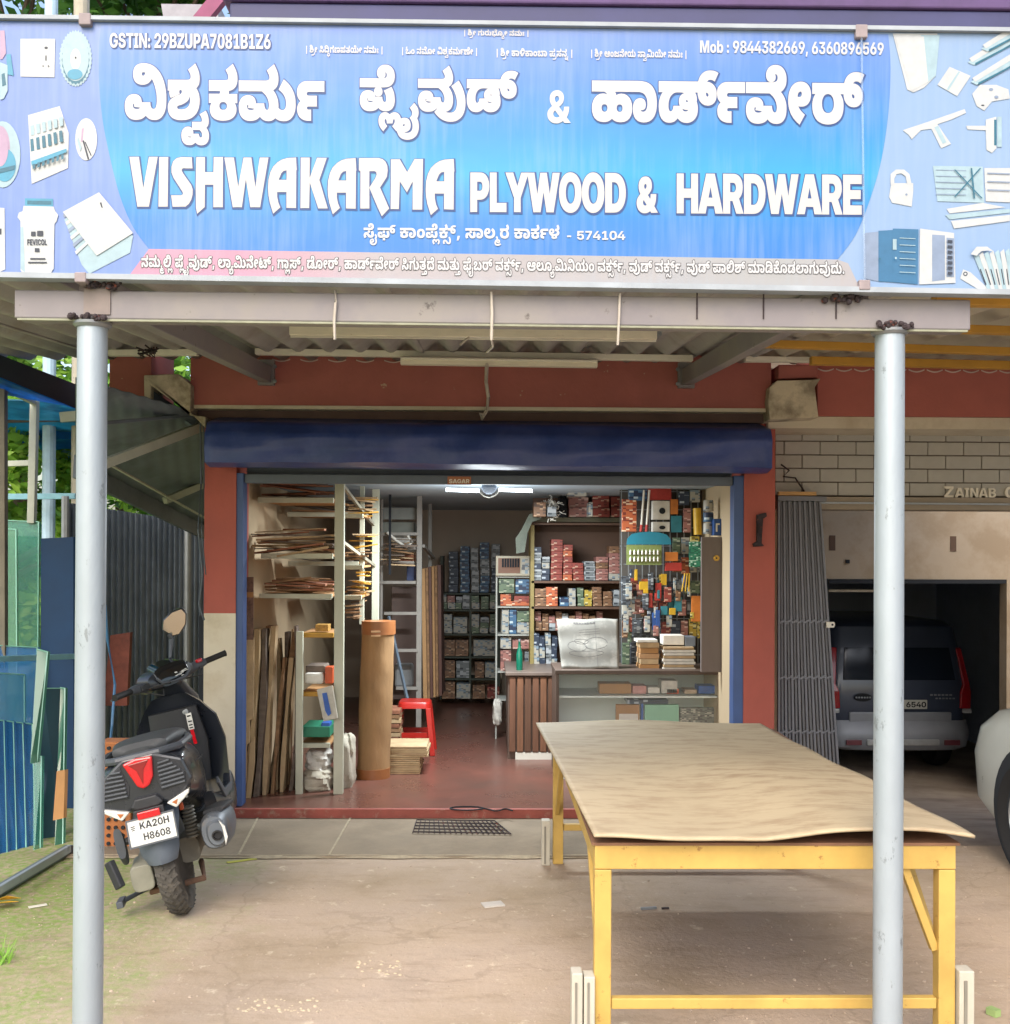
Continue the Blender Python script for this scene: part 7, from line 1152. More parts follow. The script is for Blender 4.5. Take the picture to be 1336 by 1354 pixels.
# things on the small shelves between the two front posts
def item(name, label, cat, x0, y0, x1, y1, Y, d, m, bevel=.004, group=None): return tag(px_box(name, x0, y0, x1, y1, Y, d, m, None, bevel), label, cat, group)
m_w2 = mat('white_paper', '#d9d5cc', .8, var=.1, scale=20); m_blu = mat('blue_print', '#2e5aa8', .5, var=.2, scale=12); m_gr = mat('green_tray', '#23765a', .5, var=.1); m_or = mat('orange_print', '#c4562e', .5, var=.2, scale=15)
item('bundle', 'folded white cloth bundle on the middle shelf between the rack posts', 'bundle', 402, 890, 428, 905, 7.2, .2, m_w2, .02)
item('parcel', 'dark parcel lying on the white bundle on the left rack', 'parcel', 404, 880, 430, 890, 7.25, .2, m_offcut2, .01)
item('carton', 'red orange carton standing at the right end of the middle shelf of the left rack', 'carton', 430, 882, 440, 904, 7.2, .1, m_or, .004)
item('tray', 'flat green box on the low shelf between the rack posts', 'box', 399, 961, 436, 975, 7.2, .3, m_gr, .004)
item('carton', 'small blue carton on the green box of the left rack', 'carton', 425, 956, 436, 963, 7.22, .1, m_blu, .003)
item('packet', 'small carton with brown print on the top yellow shelf of the left rack', 'carton', 417, 826, 434, 835, 7.25, .12, mat('ochre_print', '#a8803c', .6, var=.4, scale=60), .003)
bg_ = thing('blue_label_bag', 'clear plastic bag with a blue label hanging on the left rack post', 'bag', at(432, 950, 7.1))
b = MB(); b.prism([(at(x, y, 7.08).x, at(x, y, 7.08).z) for x, y in ((419, 912), (440, 906), (447, 950), (428, 954))], 7.07, 7.1); b.build('bag', mat('cloudy_plastic', '#b4b0a4', .3, var=.15, scale=30), bg_, bevel=.006)
b = MB(); b.prism([(at(x, y, 7.06).x, at(x, y, 7.06).z) for x, y in ((426, 917), (432, 916), (438, 944), (434, 947), (430, 940))], 7.062, 7.069); b.build('label', m_blu, bg_)
def sack(x0, y0, x1, y1, Y, d, m, label, seed=0, name='sack'):
    a, b_ = at(x0, y0, Y), at(x1, y1, Y); c = Vector(((a.x+b_.x)/2, Y+d/2, (a.z+b_.z)/2)); hx, hz = (b_.x-a.x)/2, (a.z-b_.z)/2; rnd = random.Random(seed); b = MB()
    ph = [rnd.uniform(0, 6) for _ in range(6)]
    def f(u, v):
        t = u*2*math.pi; p = (v-.5)*math.pi; cx = abs(math.cos(p))**.45
        x = math.copysign(abs(math.cos(t))**.6, math.cos(t))*cx; y = math.copysign(abs(math.sin(t))**.6, math.sin(t))*cx; z = math.copysign(abs(math.sin(p))**.6, math.sin(p))
        w = 1+.07*math.sin(t*5+ph[0]+z*4)+.05*math.sin(t*9+z*7+ph[1])+.05*math.sin(z*13+ph[2]+t*2)
        return c+Vector((x*hx*w, y*d/2*w, z*hz*(1+.03*math.sin(t*4+ph[3]))))
    b.grid(f, 40, 24); return tag(b.build(name, m, smooth=True), label, 'sack')
m_sack = mat('woven_sack', '#bdb6a6', .8, var=.15, scale=12, bump=.5, col2='#a09888', mixs=6); m_plas = mat('crinkled_film', '#c6c2ba', .35, var=.2, scale=20, bump=.6)
sack(400, 1020, 436, 1053, 7.2, .3, m_sack, 'lower pale sack on the floor between the two front posts of the left rack', 1)
sack(402, 993, 434, 1024, 7.25, .28, m_plas, 'upper crumpled white sack between the two front posts of the left rack', 2)
sack(447, 975, 466, 1052, 7.3, .25, m_sack, 'narrow pale sack between the tall rack post and the cardboard roll', 3)
# upright boards by the left jamb
for i in range(17):
    rnd = random.Random(100+i); xb_ = 327+i*3.9+rnd.uniform(-1, 1); xt = 340+i*3.1+rnd.uniform(-4, 4) if i < 9 else 352+i*2.8+rnd.uniform(-5, 2)
    yt = rnd.choice((828, 832, 836, 845, 870)) if i > 2 else 832; Y = 7.0+.016*i+.1*(i % 3)
    w = rnd.uniform(.05, .13); th = rnd.uniform(.008, .018); a = atz(xb_, 1062-i*.2, FZ); a.y = Y; a.x = X(xb_, Y); t = at(xt, yt, Y+.25)
    b = MB(); pts = 8; L0, R0 = [], []
    bow = rnd.uniform(-.035, .035); vs_ = []
    for k in range(pts+1):
        u = k/pts; p = a.lerp(t, u)+Vector((bow*math.sin(u*math.pi), 0, 0)); ww = th*(1+.3*math.sin(u*9+i))
        vs_.append([p+Vector((-ww, 0, 0)), p+Vector((ww, 0, 0)), p+Vector((ww, w, 0)), p+Vector((-ww, w, 0))])
    b.loft(vs_); o = b.build('upright_board', [m_ply, m_offcut, mo4, m_offcut2][i % 4]); tag(o, '%s thin old board standing upright inside the left door jamb' % NTH[i], 'board', 'boards standing inside the left jamb')
b = MB(); b.prism([(at(x, y, 6.98).x, at(x, y, 6.98).z) for x, y in ((321, 846), (336, 843), (335, 950), (330, 953), (330, 982), (326, 986), (326, 1030), (320, 1062))], 6.98, 6.995)
tag(b.build('torn_board', mo4), 'torn pale board nearest the left door jamb', 'board')
b = MB(); b.prism([(at(x, y, 6.98).x, at(x, y, 6.98).z) for x, y in ((330, 985), (336, 975), (336, 1010), (330, 1062), (324, 1062))], 7.0, 7.012); tag(b.build('torn_board', m_ply), 'short splintered board standing low by the left door jamb', 'board')
po = thing('wall_poster', 'narrow brown printed poster on the wall edge inside the left door jamb', 'poster', at(328, 850, 6.96))
px_box('sheet', 323, 763, 335, 846, 6.96, .004, mat('poster_print', '#6e5244', .6, var=.5, scale=30), po); px_box('band', 323, 783, 335, 790, 6.956, .003, m_card, po)
# cardboard roll
a = at(491, 1030, 7.57); rr = X(513, 7.57)-X(469, 7.57); rr /= 2; ztp = Z(823, 7.57, 490)
cr = thing('cardboard_roll', 'tall roll wrapped in brown cardboard standing on the red floor', 'roll', (a.x, 7.57+rr, FZ))
def crf(u, v):
    t = u*2*math.pi; z = FZ+(ztp-FZ)*v; r = rr*(1-.02*math.sin(v*9)+.012*math.sin(t*7+v*3)+.01*math.sin(v*31+t*2)); return Vector((a.x+.035*v+r*math.cos(t), 7.57+rr+r*math.sin(t), z))
b = MB(); b.grid(crf, 48, 30); b.build('wrap', mat('roll_cardboard', '#9c7a54', .8, var=.16, scale=4, stretch=(3, 3, 1), bump=.35, bscale=14, wear='#8a6238', wthr=(.66, .72), wscale=6), cr, smooth=True, ang=60)
m_tape = mat('brown_packing_tape', '#96603a', .3, var=.1, scale=10)
for z0, z1 in ((FZ, FZ+.07), (ztp-.09, ztp+.004)):
    t = MB(); q = a.x+(.035 if z0 > 1 else 0); t.lathe([(rr+.005, 0), (rr+.005, z1-z0), (rr*.7, z1-z0), (.001, z1-z0-.01)], (q, 7.57+rr, z0), 40); t.build('tape', m_tape, cr, smooth=True)
t = MB(); q0, q1 = at(491, 834, 7.565), at(503, 846, 7.565)
for dy in (0, .03): t.box((q0.x, 7.562-.003, q0.z-.012-dy), (q1.x, 7.566-.003, q0.z-dy))
t.build('print_mark', mat('pale_print', '#d9b48c', .6), cr)
# plywood squares at the foot of the roll
m_stk = mat('stacked_ply', '#b9a27c', .75, var=.15, scale=5)
for i in range(13):
    rnd = random.Random(60+i); z0 = FZ+.002+i*.0155; y1 = rnd.uniform(-.006, .006); w = .24 if i < 8 else .29
    x0 = X(511, 7.75); b = MB(); b.cbox((x0+w/2-.02+y1, 7.95, z0+.007), (w+.06, .36, .0125), Matrix.Rotation(rnd.uniform(-.03, .03), 3, 'Z')); tag(b.build('plywood_piece', m_stk if i % 3 else mo4), '%s plywood square from the floor in the low stack right of the cardboard roll' % NTH[i], 'plywood', 'plywood squares stacked by the cardboard roll')
for i in range(9):
    rnd = random.Random(80+i); z0 = Z(1000, 8.3)+.05+i*.035; x0 = X(508, 8.3); b = MB(); b.cbox((x0+.06, 8.5, z0), (.13, .3, .028), Matrix.Rotation(rnd.uniform(-.08, .08), 3, 'Z')); tag(b.build('plywood_offcut', [m_ply, m_offcut, mo3][i % 3]), '%s offcut from below in the pile between the cardboard roll and the red stool' % NTH[i], 'offcut', 'offcuts piled behind the roll')
b = box('crate', (X(508, 8.3)-.02, 8.35, FZ), (X(508, 8.3)+.14, 8.65, Z(1000, 8.3)+.03), m_offcut2); tag(b, 'dark wooden crate under the offcut pile behind the cardboard roll', 'crate')
# red stool
sx, sy = X(550, 8.65), 8.65; stl = thing('stool', 'red plastic stool on the dark shop floor', 'stool', (sx, sy, FZ))
m_stool = mat('red_stool_plastic', '#b3261e', .35, var=.06, scale=6)
hs = .42; b = MB()
b.loft([ring((sx, sy, FZ+hs-.05), .135, .135, 32, 5, 'z'), ring((sx, sy, FZ+hs-.012), .13, .13, 32, 5, 'z'), ring((sx, sy, FZ+hs), .12, .12, 32, 5, 'z')]); b.build('seat', m_stool, stl, smooth=True)
for ix in (-1, 1):
    for iy in (-1, 1):
        b = MB(); t0 = Vector((sx+ix*.112, sy+iy*.112, FZ+hs-.05)); b0 = Vector((sx+ix*.15, sy+iy*.15, FZ)); b.beam(b0, t0, .04, .04, up=(0, 1, 0)); b.build('leg', m_stool, stl, bevel=.004)
for iy in (-1, 1):
    b = MB(); b.beam((sx-.13, sy+iy*.135, FZ+.16), (sx+.13, sy+iy*.135, FZ+.16), .012, .04); b.build('stretcher', m_stool, stl)
    b = MB(); b.beam((sx+iy*.135, sy-.13, FZ+.16), (sx+iy*.135, sy+.13, FZ+.16), .012, .04); b.build('stretcher', m_stool, stl)
# ladder rack with sheets in the middle left
lr = thing('ladder_rack', 'tall grey steel ladder rack standing against the left wall further back', 'rack', at(555, 925, 9.2))
m_lr = mat('dull_grey_rack', '#8a8680', .5, var=.15, scale=8)
def lpost(px, y0, Y, m=m_lr, w=.045, z0=FZ): t = at(px, y0, Y); return box('post', (t.x-w/2, Y, z0), (t.x+w/2, Y+.04, t.z), m, lr, .003)
lpost(555, 641, 9.2); lpost(569, 666, 10.2, w=.035, z0=1.0); lpost(505, 660, 9.2, w=.02)
for x0, y, x1 in ((503, 706, 556), (503, 725, 550), (500, 744, 548), (500, 770, 550), (508, 811, 552), (524, 860, 553), (524, 910, 553)): 
    p, q = at(x0, y, 9.2), at(x1, y, 9.2); bar('rung', p, q, .03, .025, m_lr, lr)
bar('side_arm', at(560, 722, 9.25), at(574, 738, 10.2), .025, .025, m_lr, lr)
item('sign_board', 'grey framed board with faint lettering on top of the ladder rack', 'board', 505, 671, 552, 687, 9.3, .02, mat('grey_board', '#7e817c', .6), .002)
item('long_box', 'pale grey long box on the ladder rack under the grey board', 'box', 503, 690, 548, 705, 9.35, .3, mat('grey_board2', '#757870', .6, var=.15), .006)
b = MB(); b.tube([at(512, 704, 9.15), at(525, 715, 9.15), at(538, 724, 9.15), at(544, 718, 9.15), at(540, 708, 9.15)], .012, 8); tag(b.build('pipe_elbow', m_w2, smooth=True), 'bent white pipe hooked on the ladder rack', 'pipe')
sack(517, 706, 546, 735, 9.3, .2, m_plas, 'clear plastic bag of white fittings on the ladder rack', 12, 'bag')
item('carton', 'brown carton under the bag on the ladder rack', 'carton', 528, 733, 548, 743, 9.3, .2, mo3)
item('carton', 'dark blue carton on the ladder rack beside the post', 'carton', 538, 746, 548, 768, 9.3, .2, mat('navy_print', '#27355c', .5))
item('panel', 'dark brown door panel leaning behind the ladder rack', 'panel', 518, 776, 553, 925, 9.5, .04, mat('dark_door_brown', '#4c3c36', .6))
item('bucket', 'grey plastic tub on the low rung of the ladder rack', 'tub', 522, 878, 546, 909, 9.4, .2, mat('grey_tub', '#77797a', .5), .02)
bar2 = MB(); bar2.beam(at(514, 815, 9.1), at(540, 930, 8.9), .02, .02); tag(bar2.build('pole', mat('grey_blue_pole', '#5c6a78', .5)), 'thin blue grey rod leaning on the ladder rack', 'rod')
for i, (x0, x1) in enumerate(((557, 562), (561, 566), (565, 570), (569, 574), (573, 578), (577, 583))):
    Y = 9.5+i*.12; b = MB(); b.loft([[at(x0+3-i*.3, 925-i, Y), at(x1+3-i*.3, 925-i, Y), at(x1+3, 925-i, Y)+Vector((0, .5, 0)), at(x0+3, 925-i, Y)+Vector((0, .5, 0))], [at(x0, 752-i, Y), at(x1, 752-i, Y), at(x1, 752-i, Y)+Vector((0, .5, 0)), at(x0, 752-i, Y)+Vector((0, .5, 0))]])
    tag(b.build('plywood_sheet', [m_plyd, m_offcut, mat('red_brown_door', '#5e3f36', .6)][i % 3]), '%s tall plywood sheet edge standing behind the ladder rack, counted from the left' % NTH[i], 'plywood', 'sheets standing behind the ladder rack')

# ---- small carton builder with a printed front
def printed(name, base, ink, scale=50.0, ink2=None):
    """carton print: blocks of ink on the base colour"""
    if name in MATS: return MATS[name]
    m = bpy.data.materials.new(name); m.use_nodes = True; MATS[name] = m; nt = m.node_tree; N = nt.nodes; L = nt.links; b = N['Principled BSDF']; b.inputs['Roughness'].default_value = .5
    tc = N.new('ShaderNodeTexCoord'); sn = N.new('ShaderNodeVectorMath'); sn.operation = 'SNAP'; q = 1/scale; sn.inputs[1].default_value = (q, .3, q*.45)
    L.new(tc.outputs['Object'], sn.inputs[0]); v = N.new('ShaderNodeTexWhiteNoise'); L.new(sn.outputs[0], v.inputs['Vector'])
    s_ = N.new('ShaderNodeSeparateColor'); L.new(v.outputs['Color'], s_.inputs[0])
    g_ = N.new('ShaderNodeMath'); g_.operation = 'GREATER_THAN'; g_.inputs[1].default_value = .62; L.new(s_.outputs[0], g_.inputs[0])
    sr = N.new('ShaderNodeVectorMath'); sr.operation = 'SNAP'; sr.inputs[1].default_value = (.4, .4, q*1.1); L.new(tc.outputs['Object'], sr.inputs[0]); vr = N.new('ShaderNodeTexWhiteNoise'); L.new(sr.outputs[0], vr.inputs['Vector'])
    gr = N.new('ShaderNodeMath'); gr.operation = 'GREATER_THAN'; gr.inputs[1].default_value = .5; L.new(vr.outputs['Value'], gr.inputs[0]); gm = N.new('ShaderNodeMath'); gm.operation = 'MULTIPLY'; L.new(g_.outputs[0], gm.inputs[0]); L.new(gr.outputs[0], gm.inputs[1]); g_ = gm
    x = N.new('ShaderNodeMix'); x.data_type = 'RGBA'; L.new(g_.outputs[0], x.inputs[0]); x.inputs[6].default_value = (*lin(base), 1); x.inputs[7].default_value = (*lin(ink), 1)
    out = x.outputs[2]
    if ink2:
        g2 = N.new('ShaderNodeMath'); g2.operation = 'GREATER_THAN'; g2.inputs[1].default_value = .75; L.new(s_.outputs[1], g2.inputs[0])
        y = N.new('ShaderNodeMix'); y.data_type = 'RGBA'; L.new(g2.outputs[0], y.inputs[0]); L.new(out, y.inputs[6]); y.inputs[7].default_value = (*lin(ink2), 1); out = y.outputs[2]
    L.new(out, b.inputs['Base Color']); return m
pk_navy = printed('navy_carton_print', '#2b3648', '#a9b2bc', 30); pk_blue = printed('blue_carton_print', '#3c6284', '#b8c8d0', 30, '#22304c'); pk_grey = printed('grey_carton_print', '#74797c', '#3a4048', 30, '#a8acb0'); pk_red = printed('red_carton_print', '#8c3c32', '#c49a84', 40, '#6a2c28')
pk_brn = printed('brown_carton_print', '#7d5a40', '#b49274', 40, '#4e382c'); pk_wht = printed('white_carton_print', '#a9a59a', '#5c6066', 40, '#7a8c9a'); pk_grn = printed('green_carton_print', '#5e7058', '#a0a890', 40, '#3c4c40'); pk_org = printed('orange_carton_print', '#b8603a', '#e0c0a0', 40, '#7a3428')
pk_pink = printed('pink_carton_print', '#9c6a62', '#c8a89c', 40, '#6c4844'); pk_yel = printed('yellow_carton_print', '#b49a3c', '#4c4a3c', 40, '#d8cc8c'); pk_tool = printed('tool_card_print', '#4a5058', '#9aa0a4', 45, '#2c3036')
cname = {pk_navy: 'navy', pk_blue: 'blue', pk_grey: 'grey', pk_red: 'red', pk_brn: 'brown', pk_wht: 'white', pk_grn: 'green', pk_org: 'orange', pk_pink: 'pink', pk_yel: 'yellow', pk_tool: 'dark'}
def col_of(x0, x1, ytop, ybot, n, Y, m, where, d=.22, seed=0, name='carton'):
    """pile of n cartons between two heights"""
    rnd = random.Random(seed+int(x0)); h = (ybot-ytop)/n
    for i in range(n):
        mm = rnd.choice(m) if isinstance(m, (list, tuple)) else m; j = rnd.uniform(-.6, .6)
        o = px_box(name, x0+j, ytop+i*h+.25, x1+j, ytop+(i+1)*h, Y+rnd.uniform(0, .02), d, mm, None, .002)
        tag(o, ('%s %s from top %s' % (NTH[min(i, 11)], cname[mm]+' '+name, where)) if n > 1 else '%s %s %s' % (cname[mm], name, where), name)
# back wall shelves
bs = thing('back_shelf', 'dark steel shelf unit against the back wall of the shop', 'shelf', at(620, 925, 11.5))
m_bsh = mat('dark_green_shelf', '#3d453c', .6, var=.15, scale=6)
for y in (784, 806, 838, 868, 897): px_box('shelf_board', 584, y, 661, y+2.6, 11.5, .35, m_bsh, bs)
for x in (584, 660): px_box('upright', x-1.5, 735, x+1.5, 925, 11.48, .37, m_bsh, bs)
px_box('upright', 621, 784, 623, 925, 11.48, .02, m_bsh, bs)
bsY = 11.5
for x0, x1, yt, n, m, w in ((594, 606, 729, 5, pk_navy, 'in the leftmost tall column on the back shelf'), (609, 621, 722, 6, pk_blue, 'in the second tall column on the back shelf'), (623, 633, 724, 6, pk_grey, 'in the third tall column on the back shelf'), (635, 647, 717, 6, [pk_grey, pk_blue], 'in the fourth tall column on the back shelf'), (650, 661, 719, 6, [pk_navy, pk_grey], 'in the fifth tall column on the back shelf')):
    col_of(x0, x1, yt, 783.5, n, bsY, m, w)
for i, (x0, x1) in enumerate(((585, 591), (592, 602), (603, 611), (612, 622), (624, 634), (636, 646), (648, 660))):
    col_of(x0, x1, 786.5+(i % 3), 805.5, 2, bsY, [pk_wht, pk_grey, pk_pink, pk_grn], 'in pile %s on the second back shelf' % NTH[i], seed=i)
for i, (x0, x1) in enumerate(((586, 598), (600, 618), (624, 634), (635, 646), (648, 659))):
    col_of(x0, x1, 812+(i % 2)*4, 837.5, 1 if i == 1 else 3, bsY, [pk_grn, pk_wht, pk_grey], 'in pile %s on the third back shelf' % NTH[i], seed=i+9)
for i, (x0, x1) in enumerate(((586, 602), (603, 620), (626, 656))):
    col_of(x0, x1, 846, 867.5, 1, bsY, [pk_brn, pk_brn, pk_wht][i], 'at place %s on the fourth back shelf' % NTH[i], seed=i+19)
for i, (x0, x1) in enumerate(((586, 602), (604, 622), (628, 640), (642, 658))):
    col_of(x0, x1, 873+i, 896.5, 1, bsY, [pk_brn, pk_grey, pk_brn, pk_wht][i], 'at place %s on the fifth back shelf' % NTH[i], seed=i+29)
for i, (x0, x1) in enumerate(((585, 602), (604, 622), (626, 642), (644, 660))):
    col_of(x0, x1, 902+i*2, 924, 1, bsY-.1, [pk_brn, pk_wht, pk_brn, pk_red][i], 'at place %s on the floor under the back shelf' % NTH[i], seed=i+39)
# white wire rack in front of it
wr = thing('wire_rack', 'narrow white wire rack of small goods left of the brown counter', 'rack', at(680, 960, 9.3))
m_wr = mat('white_wire', '#a8aaa4', .5, var=.1)
for x in (657, 664, 701, 706):
    t0 = at(x, 738 if x < 700 else 766, 9.3+(.2 if x in (664, 701) else 0)); z0 = FZ if x < 660 else at(x, 900, 9.3).z
    b = MB(); b.tube([(t0.x, t0.y, z0), tuple(t0)], .008, 6); b.build('post', m_wr, wr)
for y in (762, 802, 839, 888, 925): px_box('tray', 658, y, 704, y+1.8, 9.28, .3, m_wr, wr)
m_frm = mat('pale_frame', '#a8a08c', .5)
fb = thing('paint_brush_case', 'pale framed case of small dark bottles on top of the white wire rack', 'case', at(679, 762, 9.25))
px_box('frame', 656, 735, 702, 761.5, 9.25, .1, m_frm, fb, .003); px_box('recess', 659, 738, 688, 758, 9.245, .006, mat('case_back', '#7a5644', .6), fb)
for i in range(7): px_box('bottle', 664+i*3.4, 738.5, 666.4+i*3.4, 750, 9.235, .012, m_dark, fb)
px_box('panel', 690, 738, 700, 759, 9.245, .006, pk_wht, fb)
for i, (x0, y0, x1, y1, m) in enumerate(((660, 765, 680, 784, pk_grn), (682, 766, 700, 785, pk_blue), (662, 786, 676, 795, pk_org), (680, 788, 700, 796, pk_red), (662, 795, 700, 801, pk_org), (664, 805, 673, 838, pk_wht), (674, 806, 683, 838, pk_blue), (684, 808, 702, 822, pk_grn), (684, 823, 702, 838, pk_wht), (662, 842, 676, 858, pk_wht), (678, 846, 702, 858, pk_pink), (662, 860, 676, 887, pk_pink), (694, 862, 703, 887, pk_grey))):
    item('packet', '%s small packet on the white wire rack, the %s counted from the top' % (cname[m], NTH[i] if i < 12 else 'last'), 'packet', x0, y0, x1, y1, 9.32, .12, m, .002)
sack(652, 925, 664, 960, 9.25, .12, m_plas, 'clump of clear plastic hanging low on the white wire rack', 23, 'plastic_clump')
# green bottle on the brown counter
bt = at(687, 889, 8.5); bo = thing('bottle', 'tall dark green glass bottle standing on the brown counter', 'bottle', bt)
hb = Z(845, 8.5)-bt.z; b = MB(); b.lathe([(.024, 0), (.026, .01), (.026, hb*.55), (.012, hb*.75), (.009, hb*.92), (.0105, hb*.93)], bt, 16); b.build('glass', mat('green_bottle_glass', '#0f6650', .12, var=.1), bo, smooth=True)
b = MB(); b.lathe([(.011, hb*.93), (.011, hb), (.0002, hb+.002)], bt, 12); b.build('cap', m_metal, bo, smooth=True)
# brown fluted counter with boards
bc = thing('fluted_counter', 'brown counter faced with upright fluted boards at the centre of the shop', 'counter', at(705, 1003, 8.35))
a = at(672, 890, 8.35); c2_ = at(738, 1003, 8.35)
box('body', (a.x, 8.37, FZ), (c2_.x, 9.2, a.z-.02), mat('counter_side_brown', '#5c4a40', .6, var=.15, scale=5), bc)
box('top', (a.x-.02, 8.33, a.z-.019), (c2_.x+.01, 9.22, a.z+.008), mat('counter_top_grey', '#6e6058', .4), bc, .004)
wdt = (c2_.x-a.x)
for i in range(6):
    x0 = a.x+.012+(wdt-.03)*i/6; box('flute', (x0, 8.345, FZ+.06), (x0+(wdt-.03)/6-.012, 8.369, a.z-.03), mat('flute_brown_%d' % (i % 3), ('#6a4836', '#75503a', '#5f4232')[i % 3], .5, var=.2, scale=4, stretch=(8, 1, 1)), bc, .004)
box('plinth', (a.x+.06, 8.35, FZ), (c2_.x, 8.37, FZ+.055), m_white, bc)
# glass showcase counter
Yc = 7.62
sc = thing('showcase_counter', 'low glass-fronted showcase counter with white shelves behind the plywood table', 'counter', at(847, 1000, Yc))
a = at(738, 886, Yc); c3 = at(958, 1000, Yc); zt = a.z; zm = Z(921, Yc, 850)
m_scw = mat('showcase_white', '#dce6e2', .45, var=.04, scale=3); m_scb = mat('showcase_brown_trim', '#564840', .45, var=.15, scale=6)
box('top', (a.x-.02, Yc-.02, zt-.028), (c3.x+.01, Yc+.55, zt), m_scb, sc, .003)
box('side_panel', (a.x-.012, Yc, FZ), (a.x+.008, Yc+.52, zt-.03), m_scb, sc); box('side_panel', (c3.x-.035, Yc, FZ), (c3.x-.0, Yc+.52, zt-.03), m_scb, sc)
box('back_panel', (a.x+.01, Yc+.5, FZ), (c3.x-.036, Yc+.52, zt-.03), m_scw, sc)
box('shelf_board', (a.x+.01, Yc+.02, zm-.012), (c3.x-.036, Yc+.499, zm), m_scw, sc)
box('base', (a.x+.01, Yc+.0, FZ), (c3.x-.036, Yc+.5, FZ+.1), m_scw, sc)
box('glass_front', (a.x+.01, Yc+.004, FZ+.101), (c3.x-.036, Yc+.008, zt-.03), m_glass, sc)
item('door_panel', 'cream end panel between the showcase and the blue door frame', 'panel', 946, 640, 969, 1000, 7.9, .03, m_inner, .002)
for i, (x0, y0, x1, y1, m, lab) in enumerate(((793, 904, 835, 917.5, m_card, 'long brown cardboard box on the upper showcase shelf'), (837, 907, 855, 917.5, mat('pink_print', '#c08a84', .5, var=.2), 'small pink packet on the upper showcase shelf'), (857, 909, 873, 917, m_w2, 'small white packet in the middle of the upper showcase shelf'), (875, 900, 896, 917, m_plas, 'bag of white plugs on the upper showcase shelf'), (882, 911, 898, 917.5, m_or, 'red edged packet under the bag of plugs in the showcase'), (906, 912, 922, 917.5, mat('beige_print', '#b8a088', .5), 'low beige packet on the upper showcase shelf'), (924, 907, 951, 917.5, m_blu, 'stack of blue and white papers at the right of the upper showcase shelf'))): item('showcase_packet', lab, 'packet', x0, y0, x1, y1, Yc+.1, .15, m, .003)
for x0, y0, x1, y1, m, lab in ((815, 932, 846, 958, m_card, 'brown box with a white label standing in the lower showcase'), (848, 930, 851, 958, m_blu, 'thin blue book standing in the lower showcase'), (853, 932, 898, 958, mat('pale_green_file', '#8fc4a8', .4, var=.1), 'pale green folder standing in the lower showcase'), (900, 936, 946, 958, printed('grey_photo_print', '#7f8078', '#b8b4a4', 60, '#5c5c58'), 'grey patterned packet at the right of the lower showcase'), (830, 925, 884, 931, pk_navy, 'dark strip pack lying behind the folders in the showcase')):
    item('showcase_item', lab, 'packet', x0, y0, x1, y1, Yc+.12, .05 if x0 != 830 else .2, m, .003)
    q = at(x0, y1, Yc+.12)
item('price_label', 'white paper label on the brown box in the showcase', 'label', 819, 944, 844, 955, Yc+.114, .004, m_w2, .0005)
# poster leaning on top of the showcase
ps = thing('leaning_poster', 'white sheet with faint line drawing and small heading leaning on the showcase top', 'poster', at(780, 884, 7.7))
P = [at(743, 884, 7.70), at(819, 884, 7.70), at(817, 818, 7.82), at(736, 819, 7.82)]
def pf(u, v):
    p = (P[0]*(1-u)+P[1]*u)*(1-v)+(P[3]*(1-u)+P[2]*u)*v; return p+Vector((0, .008*math.sin(u*7+v*5)+.005*math.sin(v*13), .004*math.sin(u*11)))
b = MB(); b.grid(pf, 24, 18); b.build('sheet', mat('poster_paper', '#7e7c76', .6, var=.06, scale=8, col2='#a09c94', mixs=5), ps, smooth=True, solid=.002)
ink = MB()
def stroke(pts, w=.0022):
    for i in range(len(pts)-1):
        p, q = [pf(*k)+Vector((0, -.004, 0)) for k in pts[i:i+2]]; d = (q-p).normalized(); n = Vector((-d.z, 0, d.x))*w; ink.add([p-n, q-n, q+n, p+n], [(0, 1, 2, 3)])
for i in range(8): 
    u = .27+i*.045; stroke([(u, .9), (u+.012, .935), (u+.024, .9)]); stroke([(u+.028, .91), (u+.03, .93)])
for c in ((.3, .45, .16, .1), (.62, .5, .2, .12), (.45, .3, .3, .06), (.38, .55, .12, .05)): stroke([(c[0]+c[2]*math.cos(t*.5), c[1]+c[3]*math.sin(t*.5)) for t in range(13)], .0014)
for v in (.78, .73, .68): stroke([(.35, v), (.7, v+.01)], .001)
stroke([(.62, .97), (.63, .03)], .001)
ink.build('drawing', mat('poster_ink', '#5c5a5c', .6), ps)
# notepad piles on the showcase
for i in range(5):
    item('notepad', '%s tan notepad from the bottom of the left pile on the showcase' % NTH[i], 'notepad', 846+(i % 2), 886-(i+1)*7.2, 872-(i % 2), 886-i*7.2-.5, 7.75, .18, [m_card, mo4, mat('tan_pad', '#b08a64', .7)][i % 3], .002)
for i in range(8):
    item('notepad', '%s pale notepad from the bottom of the right pile on the showcase' % NTH[i], 'notepad', 877+(i % 3), 887-(i+1)*3.9, 920-(i % 2)*2, 887-i*3.9-.5, 7.72, .18, [m_w2, mo4, m_w2][i % 3], .001)
item('receipt_box', 'white box resting on the right pile of notepads', 'box', 877, 840, 905, 853, 7.78, .14, m_w2); item('receipt_box', 'dark tray on the right pile of notepads', 'tray', 906, 842, 920, 855, 7.78, .14, mat('grey_blue_tray', '#6c7480', .5))
item('card_stack', 'white card lying on the left pile of notepads', 'card', 843, 846, 870, 849.5, 7.74, .18, m_w2, .001)
